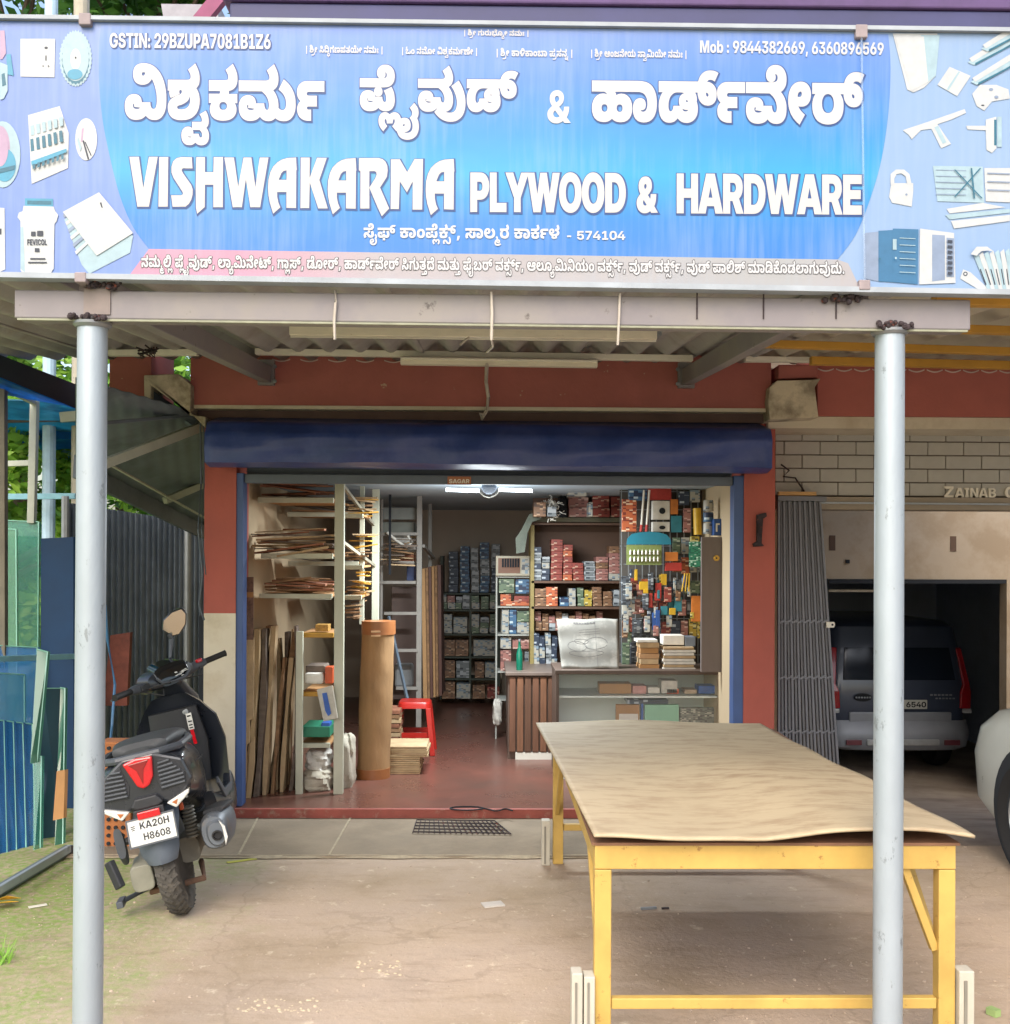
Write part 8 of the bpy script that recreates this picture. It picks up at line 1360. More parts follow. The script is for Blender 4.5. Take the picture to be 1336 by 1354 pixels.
# brown grey door of the wall cupboard on the right
cd = thing('cupboard_door', 'tall grey brown cupboard door with a round brass lock on the right side', 'cupboard', at(948, 890, 7.5))
px_box('door', 928, 710, 966, 889, 7.5, .03, mat('grey_brown_laminate', '#716866', .5, var=.08, scale=4, stretch=(6, 1, 1)), cd, .003)
b = MB(); lc = at(947.5, 738, 7.498); b.lathe([(.021, 0), (.021, -.006), (.014, -.009), (.0002, -.009)], lc, 24, 'y'); b.build('lock', mat('brass', '#c9a24e', .35, metal=.6), cd, smooth=True)
b = MB(); b.lathe([(.006, -.0095), (.006, -.011)], lc, 10, 'y'); b.build('keyhole', m_dark, cd)
# cabinet of shelves in the middle right
cb = thing('brown_shelf_cabinet', 'brown open shelf cabinet of cartons against the right wall', 'cabinet', at(760, 880, 9.0))
m_cab = mat('cabinet_brown', '#5d4334', .6, var=.15, scale=3)
for y in (691, 768, 802): px_box('shelf_board', 703, y, 826, y+3.5, 9.0, .4, m_cab, cb)
px_box('back_panel', 705, 650, 880, 890, 9.42, .02, m_cab, cb); px_box('side_panel', 702, 694, 706, 888, 9.0, .42, mat('yellow_edge_panel', '#8a7a48', .6), cb)
px_box('pelmet', 706, 684, 824, 690.5, 9.0, .1, mat('pelmet_olive', '#55503c', .6), cb)
for i, (x0, x1, y0, n, m) in enumerate(((752, 778, 657, 2, pk_pink), (784, 806, 648, 3, pk_red), (808, 824, 656, 2, pk_red))): col_of(x0, x1, y0, 683.5, n, 9.0, m, 'in pile %s on top of the brown cabinet' % NTH[i], seed=i)
sack(738, 655, 751, 690, 9.0, .15, m_dark, 'dark bundle on top of the brown cabinet left of the pink cartons', 31, 'bundle')
for i, (x0, x1, y0, n, m) in enumerate(((704, 716, 723, 6, [pk_navy, pk_grey]), (717, 727, 736, 4, [pk_grey, pk_navy, pk_wht]), (729, 744, 713, 7, pk_red), (745, 757, 720, 6, [pk_red, pk_org]), (758, 772, 744, 3, pk_red), (773, 787, 742, 4, pk_grey), (788, 804, 736, 4, [pk_grey, pk_brn, pk_pink]), (806, 822, 722, 5, [pk_brn, pk_pink, pk_wht]))): col_of(x0, x1, y0, 767.5, n, 9.02, m, 'in pile %s on the upper cabinet shelf' % NTH[i], seed=i+3)
for i, (x0, x1, y0, n, m) in enumerate(((707, 722, 778, 2, pk_brn), (723, 738, 776, 2, pk_org), (740, 752, 790, 1, pk_blue), (753, 762, 778, 2, pk_wht), (764, 772, 777, 2, pk_grn), (773, 783, 780, 2, pk_yel), (784, 796, 776, 3, pk_brn), (798, 810, 782, 2, pk_brn), (811, 823, 780, 2, pk_grey))): col_of(x0, x1, y0, 801.5, n, 9.02, m, 'in pile %s on the lower cabinet shelf' % NTH[i], seed=i+13)
for i in range(10): col_of(708+i*9, 716+i*9, 808+(i % 3)*3, 834, 2, 9.1, [pk_brn, pk_grey, pk_pink], 'in pile %s under the lower cabinet shelf' % NTH[i], seed=i+23)
for i in range(4): col_of(706+i*8, 713+i*8, 838+(i % 2)*4, 884, 3, 9.0, [pk_grey, pk_navy, pk_wht], 'in pile %s behind the leaning poster' % NTH[i], seed=i+43)
# bunch of white pegs and a folded banner
pg = MB(); rnd = random.Random(5)
for _ in range(120):
    p = at(729+rnd.gauss(0, 6), 672+rnd.gauss(0, 7), 8.7+rnd.uniform(-.05, .05)); d = Vector((rnd.gauss(0, 1), rnd.gauss(0, 1), rnd.gauss(0, 1))).normalized()*.016; pg.tube([p-d, p+d], .004, 5)
tag(pg.build('peg_bunch', m_w2), kind='stuff')
b = MB(); b.prism([(at(x, y, 8.8).x, at(x, y, 8.8).z) for x, y in ((690, 700), (700, 680), (716, 676), (716, 686), (704, 690), (698, 704), (694, 730), (683, 732), (682, 712))], 8.8, 8.88)
tag(b.build('folded_banner', mat('olive_grey_cloth', '#5c6258', .8, var=.2, scale=10, bump=.4)), 'folded grey green banner draped over the corner of the brown cabinet', 'banner')
# display grid of hanging goods at the right
dg = thing('display_grid', 'wire display grid crowded with hanging packets at the right of the shop', 'display', at(870, 890, 8.0))
for i in range(12): px = 822+i*9.2; bar('wire', at(px, 645, 8.12), at(px, 885, 8.12), .006, .006, m_metal, dg)
for i in range(10): bar('wire', at(820, 650+i*24, 8.13), at(926, 650+i*24, 8.13), .006, .006, m_metal, dg)
px_box('backing', 820, 645, 928, 886, 8.22, .01, mat('display_back', '#4a443e', .8, var=.2), dg)
def hang(x0, y0, x1, y1, m, label, Y=8.05, d=.03, cat='packet', nm='hanging_packet', bv=.003): return item(nm, label, cat, x0, y0, x1, y1, Y, d, m, bv)
m_r1 = mat('red_pack', '#a8322a', .45, var=.15, scale=20); m_y1 = mat('yellow_pack', '#c49a20', .45, var=.15, scale=20); m_t1 = mat('teal_pack', '#2a7480', .45, var=.15, scale=20); m_b1 = mat('blue_pack', '#244c8c', .45, var=.15, scale=20); m_o1 = mat('orange_pack', '#c0702c', .45, var=.15, scale=20)
hang(823, 660, 842, 703, pk_org, 'orange red printed packet hanging at the top left of the display grid')
hang(832, 647, 856, 662, pk_blue, 'blue printed packet at the top of the display grid')
hang(858, 645, 888, 661, m_r1, 'plain red box at the top of the display grid', d=.08)
for x, t in ((849, 'left'), (856, 'right')):
    o = MB(); o.tube([at(x+3, 648, 8.0), at(x-1, 700, 8.0)], .008, 8); q = o.build('rod', m_white, smooth=True); tag(q, '%s of the two white rods with red tips on the display grid' % t, 'rod')
    k = MB(); k.tube([at(x-.2, 694, 8.0), at(x-1.2, 703, 8.0)], .011, 8); k.build('tip', m_r1, q, smooth=True)
for y0, y1, t in ((662, 687, 'upper'), (690, 703, 'lower')):
    o = hang(863, y0, 886, y1, m_w2, '%s white box with a black emblem on the display grid' % t, d=.08); e = MB(); c = at(876, (y0+y1)/2+1, 8.048); e.lathe([(.022, 0), (.024, -.002), (.01, -.003)], c, 12, 'y'); e.v = [Vector((c.x+(v.x-c.x)*1, v.y, c.z+(v.z-c.z)*(1 if y0 < 670 else .6))) for v in e.v]; e.build('emblem', m_dark, o)
hang(887, 660, 897, 680, m_o1, 'small orange packet right of the boxes with the black emblem'); hang(888, 682, 902, 704, m_t1, 'teal packet hanging under the small orange packet')
hang(898, 650, 912, 668, pk_navy, 'dark printed packet at the top right of the grid'); hang(913, 648, 926, 664, pk_wht, 'white printed packet at the top right corner of the grid'); hang(904, 672, 914, 704, pk_pink, 'pinkish packet left of the yellow tube')
t = MB(); p, q = at(923, 707, 7.9), at(922, 672, 7.9); t.tube([p, q], .03, 14); tag(t.build('tube', m_y1, smooth=True), 'bright yellow tube standing on end near the cupboard top', 'tube')
for i, (y0, y1, m) in enumerate(((661, 676, pk_wht), (677, 690, pk_blue), (691, 706, pk_wht))):
    c = at(937, y1, 7.6); h = Z(y0, 7.6, 937)-c.z; t = MB(); t.lathe([(.036, 0), (.037, h*.08), (.036, h*.85), (.033, h*.97), (.001, h*.98)], c, 20); tag(t.build('tin', m, smooth=True), '%s round tin in the column standing on the cupboard door edge' % ('top', 'middle', 'bottom')[i], 'tin')
t = item('blue_can', 'square blue can with white print standing at the top of the cupboard door', 'can', 944, 686, 965, 708, 7.52, .1, m_b1, .006)
b = MB()
for x0, x1, y0, y1 in ((947, 949, 692, 703), (949, 952, 692, 694), (955, 957, 693, 703), (957, 960, 700, 703), (960, 962, 693, 700)): q0, q1 = at(x0, y0, 7.517), at(x1, y1, 7.517); b.box((q0.x, 7.516, q1.z), (q1.x, 7.5195, q0.z))
b.build('print', m_white, t)
bp = thing('brush_card', 'blue and green display card of bottle shapes under a teal arch', 'card', at(857, 750, 7.95))
arch = [(at(x, y, 7.95).x, at(x, y, 7.95).z) for x, y in [(829, 720), (830, 712), (836, 706), (846, 704), (858, 703), (872, 704), (882, 707), (887, 713), (888, 720)]]
b = MB(); b.prism(arch, 7.95, 7.962); b.build('arch', mat('teal_arch_print', '#1f7f96', .4, var=.1, scale=8), bp)
px_box('card', 829, 720.5, 875, 747, 7.952, .01, mat('olive_card_print', '#7d8a50', .5, var=.15, scale=20), bp)
for i in range(8):
    for j in range(2):
        c = at(834+i*5.2, 730+j*9, 7.945); k = MB(); k.lathe([(.007, -.018), (.008, .004), (.004, .012), (.003, .018)], c, 8); k.build('bottle_shape', m_w2, bp)
rnd = random.Random(17); lab_c = 0
pal = [pk_tool, pk_wht, pk_brn, pk_red, pk_grn, pk_yel, pk_grey, pk_tool, pk_pink, m_t1, pk_org, pk_navy]
cn2 = dict(cname); cn2[m_t1] = 'teal'
rows = [(706, 734, 'second'), (736, 762, 'third'), (764, 790, 'fourth'), (792, 816, 'fifth'), (818, 846, 'sixth'), (848, 884, 'lowest')]
for y0, y1, rn in rows:
    x = 823 if y0 > 750 else 890; k = 0
    while x < 924:
        w = rnd.uniform(7, 13); m = rnd.choice(pal); k += 1
        if not (rn == 'lowest' and x > 838) : hang(x, y0+rnd.uniform(0, 5), min(x+w, 926), y1-rnd.uniform(0, 6), m, '%s hanging packet at place %s in the %s row of the display grid' % (cn2[m], NTH[min(k-1, 11)], rn), Y=8.02+rnd.uniform(0, .05), d=.02)
        x += w+rnd.uniform(.3, 1.6)
seen = set()
for k in range(52):
    x0, y0 = rnd.uniform(822, 914), rnd.uniform(752, 868); w, h = rnd.uniform(3, 10), rnd.uniform(6, 24)
    if y0 > 838 and x0 < 924: y0 -= 80
    m = rnd.choice(pal+[m_w2, m_y1, m_r1, m_b1, m_dark]); c_ = {**cn2, m_w2: 'plain white', m_y1: 'plain yellow', m_r1: 'plain red', m_b1: 'plain blue', m_dark: 'black'}[m]
    lb = '%s %s card hanging at the %s %s of the display grid' % (('tiny' if w*h < 60 else 'narrow' if w < 5 else 'tall' if h > 16 else 'small'), c_, ('upper', 'middle', 'lower')[min(2, int((y0-752)/30))], ('far left', 'left', 'centre', 'right', 'far right')[int((x0-822)/92.1*5)])
    if lb in seen: continue
    seen.add(lb); o = hang(x0, y0, x0+w, y0+h, m, lb, Y=7.97+rnd.uniform(0, .03), d=.012); o['group'] = 'small cards hanging on the display grid'
for i, (x0, x1, y0, y1, m) in enumerate(((706, 722, 664, 683, pk_brn), (724, 736, 670, 683, pk_grey), (826, 834, 646, 658, pk_pink), (779, 784, 664, 683, pk_wht), (752, 776, 648, 656, pk_wht), (888, 898, 645, 658, pk_brn), (902, 925, 640, 648, pk_grey))): hang(x0, y0, x1, y1, m, '%s carton wedged under the ceiling over the right-hand stock, %s from the left' % (cname[m], NTH[i]), Y=8.6, d=.2, cat='carton', nm='carton')
hang(880, 730, 897, 742, m_o1, 'orange blister pack right of the teal arched card', Y=7.96); hang(880, 744, 902, 755, m_r1, 'red blister pack below the orange one right of the teal card', Y=7.96); hang(846, 769, 861, 780, m_y1, 'bright yellow packet in the middle of the display grid', Y=7.98); hang(915, 788, 929, 822, m_o1, 'orange packet with red print beside the cupboard door', Y=7.98); hang(912, 716, 930, 750, printed('green_blade_card', '#2f7f62', '#b8d8c8', 70, '#1c4c40'), 'green card of blades hanging beside the cupboard door', Y=7.98)
hang(822, 762, 834, 800, pk_tool, 'strip of black hooks hanging at the left of the display grid', Y=7.98)
for i in range(3):
    o = MB(); o.tube([at(906+i*3, 758, 7.95), at(902+i*4.5, 782, 7.95)], .006, 6); tag(o.build('yellow_handle', m_y1, smooth=True), '%s yellow tool handle hanging above the orange packet, from the left' % NTH[i], 'tool', 'yellow handled tools on the display grid')
# metal mat on the apron
mt = thing('floor_grating', 'rusty wire grating lying on the apron before the step', 'grating', atz(610, 1095, .02))
q = [atz(546, 1101, .022), atz(676, 1103, .022), atz(655, 1086, .022), atz(551, 1085, .022)]
for i in range(19): u = i/18; bar('bar', q[0].lerp(q[1], u), q[3].lerp(q[2], u), .005, .006, m_rust, mt)
for i in range(5): v = i/4; bar('cross_bar', q[0].lerp(q[3], v)+Vector((0, 0, .004)), q[1].lerp(q[2], v)+Vector((0, 0, .004)), .006, .006, m_rust, mt)
pts = [atz(617+11*math.cos(t*.5)*2, 1069+2.5*math.sin(t*.5), FZ+.008) for t in range(13)]+[atz(650+t*4, 1071+math.sin(t)*1.5, FZ+.008) for t in range(8)]
b = MB(); b.tube(pts, .005, 5); tag(b.build('cable', m_dark, smooth=True), 'coil of dark cable lying on the red floor near the step', 'cable')
# ================================================================ right: brick lintel wall, folding gate, garage, cars
gar = thing('garage_building', 'cream garage bay of painted bricks with raised lettering ZAINAB on its lintel', 'building', (3.2, 7, 0))
Yb = 7.05
zt, zb = Z(566, Yb, 1180), Z(656, Yb, 1180); gx0, gx1 = X(1025, Yb)+.002, 6.9
m_brk = mat('cream_painted_brick', '#aeaca6', .85, var=.08, scale=5, bump=.3, col2='#9e9a90', mixs=3, thr=(.5, .75)); m_jnt = mat('dark_brick_joint', '#746c64', .95, var=.2)
box('wall_core', (gx0, Yb+.012, zb), (gx1, Yb+.2, zt+.12), m_jnt, gar)
bh = (zt-zb)/5; bw = 48/FOC*Yb; proto = None
for r_ in range(5):
    x = gx0-(r_ % 2)*bw/2-.06; 
    while x < 3.75:
        x0, x1 = max(x, gx0), x+bw-.006
        if x1-x0 > .03:
            if proto is None or x0 != x:
                b = MB(); z0 = zb+r_*bh+.004; b.box((x0, Yb, z0), (x1, Yb+.03, z0+bh-.008)); o = b.build('brick', m_brk, gar, bevel=.003)
                if proto is None and x0 == x: proto = o; po_ = (x0, z0)
            else:
                c = proto.copy(); COL.objects.link(c); c.parent = gar; c.location = (x-po_[0], random.uniform(-.002, .002), zb+r_*bh+.004-po_[1])
        x += bw
    if r_ == 4: box('wall_fill', (3.8, Yb+.0, zb+.004), (gx1, Yb+.03, zt), m_brk, gar)
# lower concrete band with lettering, conduit, hanging hook
zl2, zl3 = Z(657, Yb-.03, 1180), Z(674, Yb-.03, 1180)
m_band = mat('grey_cream_band', '#94897a', .85, var=.1, scale=4)
box('lintel_band', (gx0, Yb-.03, zl3), (gx1, Yb+.2, zl2-.001), m_band, gar, .004)
bar('conduit', (gx0, Yb-.04, Z(665, Yb-.04, 1180)), (3.8, Yb-.04, Z(667, Yb-.04, 1300)), .012, .012, m_metal, gar)
m_let = mat('raised_letters', '#dcd6c8', .7)
lt_ = MB()
for txt, x0, x1, y0, y1 in (('Z', 1249, 1261, 643, 658), ('AINAB', 1263, 1317, 645, 657.5), ('C', 1329, 1343, 643.5, 658.5)):
    lay(lt_, text_polys(txt, x0, x1, y0, y1, .01), lambda x, y: at(x, y, Yb-.012)); 
nf = len(lt_.f); lt_.build('lettering', m_let, gar, solid=.012)
b = MB(); p = at(1178, 630, Yb-.02); b.tube([at(1178, 568, Yb-.02), p], .004, 5); b.lathe([(.002, .0), (.012, -.01), (.014, -.03), (.006, -.045), (.0002, -.046)], p, 10); tag(b.build('hanging_bulb_cord', m_dark, smooth=True), 'dark bulb holder hanging on a thin cord before the brick wall', 'cord')
b = MB(); b.tube([at(1030, 568, Yb-.03), at(1100, 569, Yb-.03), at(1160, 569, Yb-.03), at(1336, 570, Yb-.03)], .009, 6); tag(b.build('conduit_pipe', m_dark, smooth=True), 'thin dark conduit along the top of the painted brick wall', 'pipe')
b = MB(); b.tube([at(1033, 614, Yb-.04), at(1044, 622, Yb-.05), at(1036, 630, Yb-.04), at(1052, 632, Yb-.04), at(1064, 650, Yb-.04)], .006, 6); tag(b.build('cable', m_rust, smooth=True), 'loose dark cable curling on the brick wall above the folding gate', 'cable')
# far wall of the garage bay with vents and the dark door opening
Yg = 10.6
gz = Z(766, Yg, 1200); m_gw = mat('garage_wall_paint', '#a89a86', .85, var=.07, scale=2, col2='#988872', mixs=2)
box('far_wall', (gx0+.3, Yg, gz), (6.9, Yg+.15, 2.9), m_gw, gar)
for px, py0, py1 in ((1101, 708, 728), (1261, 709, 729)): px_box('vent', px-4, py0, px+4, py1, Yg-.006, .007, mat('vent_brown', '#5a4638', .8), gar)
px_box('socket', 1119, 740, 1124, 745, Yg-.02, .02, m_dark, gar); px_box('wall_edge', 1060, 678, 1090, 1100, Yg-.05, .06, m_gw, gar)
b = MB(); b.beam(at(1096, 769, Yg-.03), at(1330, 769, Yg-.03), .04, .04); b.build('door_head', m_dark, gar)
b = MB(); b.tube([at(1096, 781, Yg+.6), at(1180, 781.5, Yg+.6)], .014, 8); b.build('rail', m_w2, gar)
box('side_wall', (gx0, YF+.45, -1.0), (gx0+.06, Yg+.2, 2.9), m_inner, gar)
m_gd = mat('dim_garage_wall', '#b0bccc', .9, var=.12, scale=1)
box('side_wall', (X(1092, Yg)-.08, Yg+.151, -1.0), (X(1092, Yg)-.0, 16, 2.9), m_gd, gar)
box('side_wall', (6.7, Yg+.16, -1.0), (6.9, 16, 2.9), m_gd, gar); box('door_jamb', (X(1332, Yg), Yg, -1.0), (6.9, Yg+.15, gz-.001), m_gw, gar); box('ceiling', (gx0+.3, Yg+.16, 2.7), (6.69, 15.99, 2.85), m_gd, gar)
box('back_wall', (gx0, 16, -1.0), (6.9, 16.2, 2.9), m_gd, gar)
box('side_wall', (6.7, 7.3, -1.0), (6.9, Yg-.001, 2.9), m_gw, gar)
# folding gate, pushed together
gt = thing('folding_gate', 'grey collapsible steel gate folded together beside the red pillar', 'gate', at(1063, 1060, 6.98))
m_gate = mat('grey_gate_paint', '#6e7078', .5, var=.12, scale=10, stretch=(1, 1, .3), wear='#5c5450', wthr=(.64, .7), wscale=20)
Yt = 6.98
for i in range(17):
    u = i/16; xt = 1030+u*54; xb_ = 1030+u*82; a = at(xt, 663+2*(i % 2), Yt+.02*(i % 2)); q = at(xb_, 1062, Yt+.02*(i % 2)); q.z = .0
    b = MB(); b.beam(q, a, .014, .028, up=(0, 1, 0)); b.build('picket', m_gate, gt)
for py in (822, 896, 968):
    for i in range(8):
        u0 = i/8*.98; sx_ = 54+(py-663)/400*28; a = at(1031+u0*sx_, py+2, Yt-.012); c = at(1031+(u0+.12)*sx_, py-2, Yt-.012); bar('link', a, c, .006, .014, m_gate, gt)
b = MB(); e = at(1097, 826, Yt-.02); b.prism([(e.x-.02, e.z-.02), (e.x+.03, e.z-.018), (e.x+.036, e.z), (e.x+.03, e.z+.018), (e.x-.02, e.z+.018)], Yt-.026, Yt-.016); b.build('lock_plate', m_white, gt)
b = MB(); b.lathe([(.007, 0), (.007, .003)], (e.x+.018, Yt-.03, e.z), 10, 'y'); b.build('keyhole', m_dark, gt)
bar('top_track', at(1028, 659, Yt), at(1092, 660, Yt), .05, .03, m_gate, gt)
px_box('header_board', 1030, 650, 1080, 655, Yt-.04, .03, mat('tan_board', '#b8905c', .7), gt)

# ---- SUV in the garage, seen from behind
def layers(lv, n=96):
    """footprints stacked upwards: (z, half width, y front of rear face, y far end, roundness)"""
    out = []
    for z, hw, y0, y1, e in lv: out.append(ring((0, (y0+y1)/2, z), hw, (y1-y0)/2, n, e, 'z'))
    return out
Ys = 12.4; cx = X(1192, Ys); zg = -.9
suv = thing('suv', 'dark silver SUV parked nose-in in the dim garage, seen from behind', 'car', (cx, Ys, zg), local=True)
m_suv = mat('suv_paint', '#3a4458', .35, metal=.2, var=.06, coat=.5); m_bump = mat('suv_bumper_grey', '#8c919a', .45, metal=.3, var=.08, scale=5)
def lb_(name, lv, m, parent, smooth=True, n=96): b = MB(); b.loft(layers(lv, n)); return b.build(name, m, parent, smooth=smooth, ang=40)
lb_('body', [(.52, .76, .05, 4.1, 14), (.60, .82, .03, 4.15, 16), (.85, .83, .02, 4.15, 16), (1.0, .83, .03, 4.1, 16), (1.12, .815, .04, 3.1, 16), (1.5, .78, .13, 2.9, 16), (1.74, .75, .19, 2.8, 14), (1.80, .68, .28, 2.7, 10)], m_suv, suv)
b = MB(); b.loft([ring((0, .045, 1.13), .66, .02, 24, 6, 'z'), ring((0, .135, 1.50), .62, .02, 24, 6, 'z')]); b.build('rear_window', mat('dark_car_glass', '#1c2430', .08, var=.0), suv, smooth=True)
lb_('bumper', [(.32, .70, -.02, .5, 6), (.36, .80, -.06, .6, 6), (.5, .83, -.08, .6, 6), (.56, .83, -.06, .6, 6), (.66, .82, .0, .6, 6)], m_bump, suv)
box('bumper_recess', (-.42, -.092, .385), (.42, -.05, .455), mat('bumper_plate_silver', '#a9adb0', .4, metal=.4), suv, .008).location = (0, 0, 0)
box('tailgate_trim', (-.6, -.003, .60), (.6, .03, .76), m_bump, suv, .03)
for s_ in (-1, 1):
    b = MB(); b.loft([[Vector((s_*x, y+dy, z)) for x, dy in ((w0, 0), (w1, .0), (w1, .12), (w0, .12))] for z, y, w0, w1 in ((.80, .005, .70, .825), (1.0, .005, .71, .83), (1.08, .02, .745, .82), (1.5, .14, .70, .765))]); b.build('tail_light', mat('dim_red_lens', '#a01824', .2, coat=.5), suv, bevel=.012)
    b = MB(); b.cbox((s_*.77, -.006, .775), (.10, .04, .05), None); b.build('reversing_lens', mat('clear_lens', '#b0b4b8', .2), suv, bevel=.01)
    b = MB(); b.lathe([(.0, 0), (.18, 0), (.31, .02), (.33, .1), (.31, .2), (.0, .2)], (s_*.7-(.1 if s_ > 0 else .1), .75, .33), 28, 'x'); b.build('wheel', m_black, suv, smooth=True)
    box('bumper_reflector', (s_*.48, -.09, .39), (s_*.66, -.06, .45), mat('dim_reflector', '#6a3840', .3), suv, .006)
pl_ = box('number_plate', (-.14+.02, -.03, .80), (.30, -.01, .905), mat('plate_white', '#b9bab4', .5, var=.03), suv, .004)
b = MB(); lay(b, text_polys('0H 6540', 0, 1, 0, 1), lambda x, y: Vector((-.10+.385*x, -.033, .885-.065*y))); b.build('plate_number', m_dark, suv)
b = MB(); b.lathe([(.0002, -.008), (.1, -.005), (.105, 0)], (0, 0, 0), 24, 'y'); b.v = [Vector((v.x-.44, v.y-.0, v.z*.45+.93)) for v in b.v]; o = b.build('badge_oval', m_dark, suv, smooth=True)
b = MB()
for i in range(6): b.cbox((-.52+i*.032, -.012, .93), (.02, .006, .018), None)
for i in range(6): b.cbox((.36+i*.045, .0, .96), (.03, .006, .02), None); b.cbox((.42+i*.04, .0, .92), (.025, .006, .016), None)
b.build('badge_letters', m_bump, suv)
# ---- white car at the right edge
wc = thing('white_car', 'pale silver hatchback corner with its wheel at the right edge of the photograph', 'car', (2.79+.78, 6.22, 0), local=True, rot=(0, 0, R(184)))
m_wc = mat('pale_car_paint', '#c6cac4', .3, metal=.15, var=.03, coat=.6)
lb_('body', [(.2, .78, .06, 3.9, 14), (.3, .835, .0, 4.0, 14), (.55, .845, -.02, 4.0, 14), (.70, .835, .03, 3.98, 14), (.80, .80, .14, 3.9, 12), (.87, .74, .4, 3.8, 10)], m_wc, wc, n=56)
lb_('cabin', [(.9, .75, 1.1, 3.85, 5), (1.2, .68, 1.55, 3.6, 5), (1.44, .6, 1.9, 3.3, 5), (1.48, .5, 2.0, 3.1, 4)], mat('dark_car_glass', '#1c2430', .08, var=.0), wc)
for s_ in (-1, 1):
    for yy in (.72, 3.2):
        x0 = s_*.795; b = MB(); b.lathe([(.0, .0), (.36, 0), (.36, .055), (.0, .055)], (x0+(0 if s_ > 0 else -.055), yy, .33), 36, 'x'); b.build('arch_shade_disc', m_dark, wc, smooth=True)  # dark disc paints the shade of the arch, which is not cut out
        b = MB(); b.lathe([(.19, -.01), (.2, .03), (.29, .06), (.305, .04), (.31, 0), (.31, -.12)], (0, 0, 0), 40, 'x'); b.v = [Vector((x0+s_*(v.x+.015), yy+v.y, .31+v.z)) for v in b.v]; w = b.build('wheel', m_black, wc, smooth=True)
        b = MB(); b.lathe([(.0002, .02), (.04, .03), (.06, .015), (.19, .02), (.2, .045), (.205, .03)], (0, 0, 0), 30, 'x'); b.v = [Vector((x0+s_*(v.x+.018), yy+v.y, .31+v.z)) for v in b.v]; b.build('hubcap', m_metal, w, smooth=True)
# ================================================================ plywood table in front
YT0, YT1 = 3.43, 5.87
tb = thing('plywood_table', 'yellow steel frame work table carrying a warped plywood sheet before the shop', 'table', (1.0, 4.6, 0))
PF0, PF1, PB0, PB1 = at(786, 1106, YT0), at(1289, 1108, YT0), at(709, 956, YT1), at(1004, 955, YT1)
zt_ = (PF0.z+PB0.z)/2
def tf(u, v):
    p = (PF0*(1-u)+PF1*u)*(1-v)+(PB0*(1-u)+PB1*u)*v
    fr = (1-v)**2
    p.z += fr*(.010*math.sin((u-.02)*2*math.pi*1.02+math.pi)*1.2+.012*max(0, math.sin((u-.45)*math.pi/.55))*(1 if u > .45 else 0))
    p.z += .0025*math.sin(v*14+1+2*math.sin(v*5))*max(0, u-.55)/.45+.006*math.sin(v*5)*(u)+.004*math.sin(u*9+v*4)
    p.z += .01*max(0, v-.85)/.15*math.sin(u*4)
    p.x += .008*math.sin(v*21)*max(0, u-.9)/.1
    p.y += .006*math.sin(u*23)*(1-v)**6
    return p
def plymat():
    m = mat('raw_plywood', '#bcab8c', .68, var=.05, scale=1.2, stretch=(1, 1, 1), bump=0); nt = m.node_tree; N = nt.nodes; L = nt.links; b = N['Principled BSDF']; src = b.inputs['Base Color'].links[0].from_socket
    tc = N.new('ShaderNodeTexCoord'); mp = N.new('ShaderNodeMapping'); mp.inputs['Scale'].default_value = (4.5, 13, 1); L.new(tc.outputs['Object'], mp.inputs[0])
    n = N.new('ShaderNodeTexNoise'); n.inputs['Scale'].default_value = 1; n.inputs['Detail'].default_value = 6; n.inputs['Roughness'].default_value = .68; n.inputs['Distortion'].default_value = 0; L.new(mp.outputs[0], n.inputs[0])
    r = N.new('ShaderNodeMapRange'); r.inputs[1].default_value = .46; r.inputs[2].default_value = .62; r.inputs[4].default_value = 1.0; L.new(n.outputs[0], r.inputs[0])
    n3 = N.new('ShaderNodeTexNoise'); n3.inputs['Scale'].default_value = 1.6; L.new(tc.outputs['Object'], n3.inputs[0]); mm = N.new('ShaderNodeMath'); mm.operation = 'MULTIPLY'; L.new(r.outputs[0], mm.inputs[0]); L.new(n3.outputs[0], mm.inputs[1])
    x = N.new('ShaderNodeMix'); x.data_type = 'RGBA'; L.new(mm.outputs[0], x.inputs[0]); L.new(src, x.inputs[6]); x.inputs[7].default_value = (*lin('#92785c'), 1)
    mp2 = N.new('ShaderNodeMapping'); mp2.inputs['Scale'].default_value = (12, 160, 1); L.new(tc.outputs['Object'], mp2.inputs[0]); n2 = N.new('ShaderNodeTexNoise'); n2.inputs['Scale'].default_value = 1; L.new(mp2.outputs[0], n2.inputs[0])
    y = N.new('ShaderNodeMix'); y.data_type = 'RGBA'; y.blend_type = 'MULTIPLY'; y.inputs[0].default_value = .2; L.new(x.outputs[2], y.inputs[6]); L.new(n2.outputs[0], y.inputs[7]); L.new(y.outputs[2], b.inputs['Base Color']); return m
b = MB(); b.grid(tf, 60, 80); top = b.build('plywood_sheet', [plymat(), m_plyd], None, smooth=True, solid=.009); tag(top, 'large warped sheet of raw plywood lying on the yellow table frame', 'plywood sheet')
zf = min(tf(u/20, v/20).z for u in range(21) for v in range(21))-.009
fx0, fx1 = X(786, 3.5, 1130), X(1261, 3.5, 1130); gx0_, gx1_ = X(722, 5.78, 990), X(988, 5.78, 990)
gx0_ = fx0+.0; gx1_ = fx1
yf0, yf1 = 3.48, 5.80
hh = .085
def yb(name, a, c): return box(name, a, c, m_ytab, tb, .003)
yb('apron_rail', (fx0, yf0, zf-hh-.005), (fx1, yf0+.04, zf-.012)); yb('apron_rail', (fx0, yf1-.04, zf-hh-.005), (fx1, yf1, zf-.012))
yb('side_rail', (fx0, yf0+.042, zf-hh-.005), (fx0+.04, yf1-.042, zf-.012)); yb('side_rail', (fx1-.04, yf0+.042, zf-hh-.005), (fx1, yf1-.042, zf-.012))
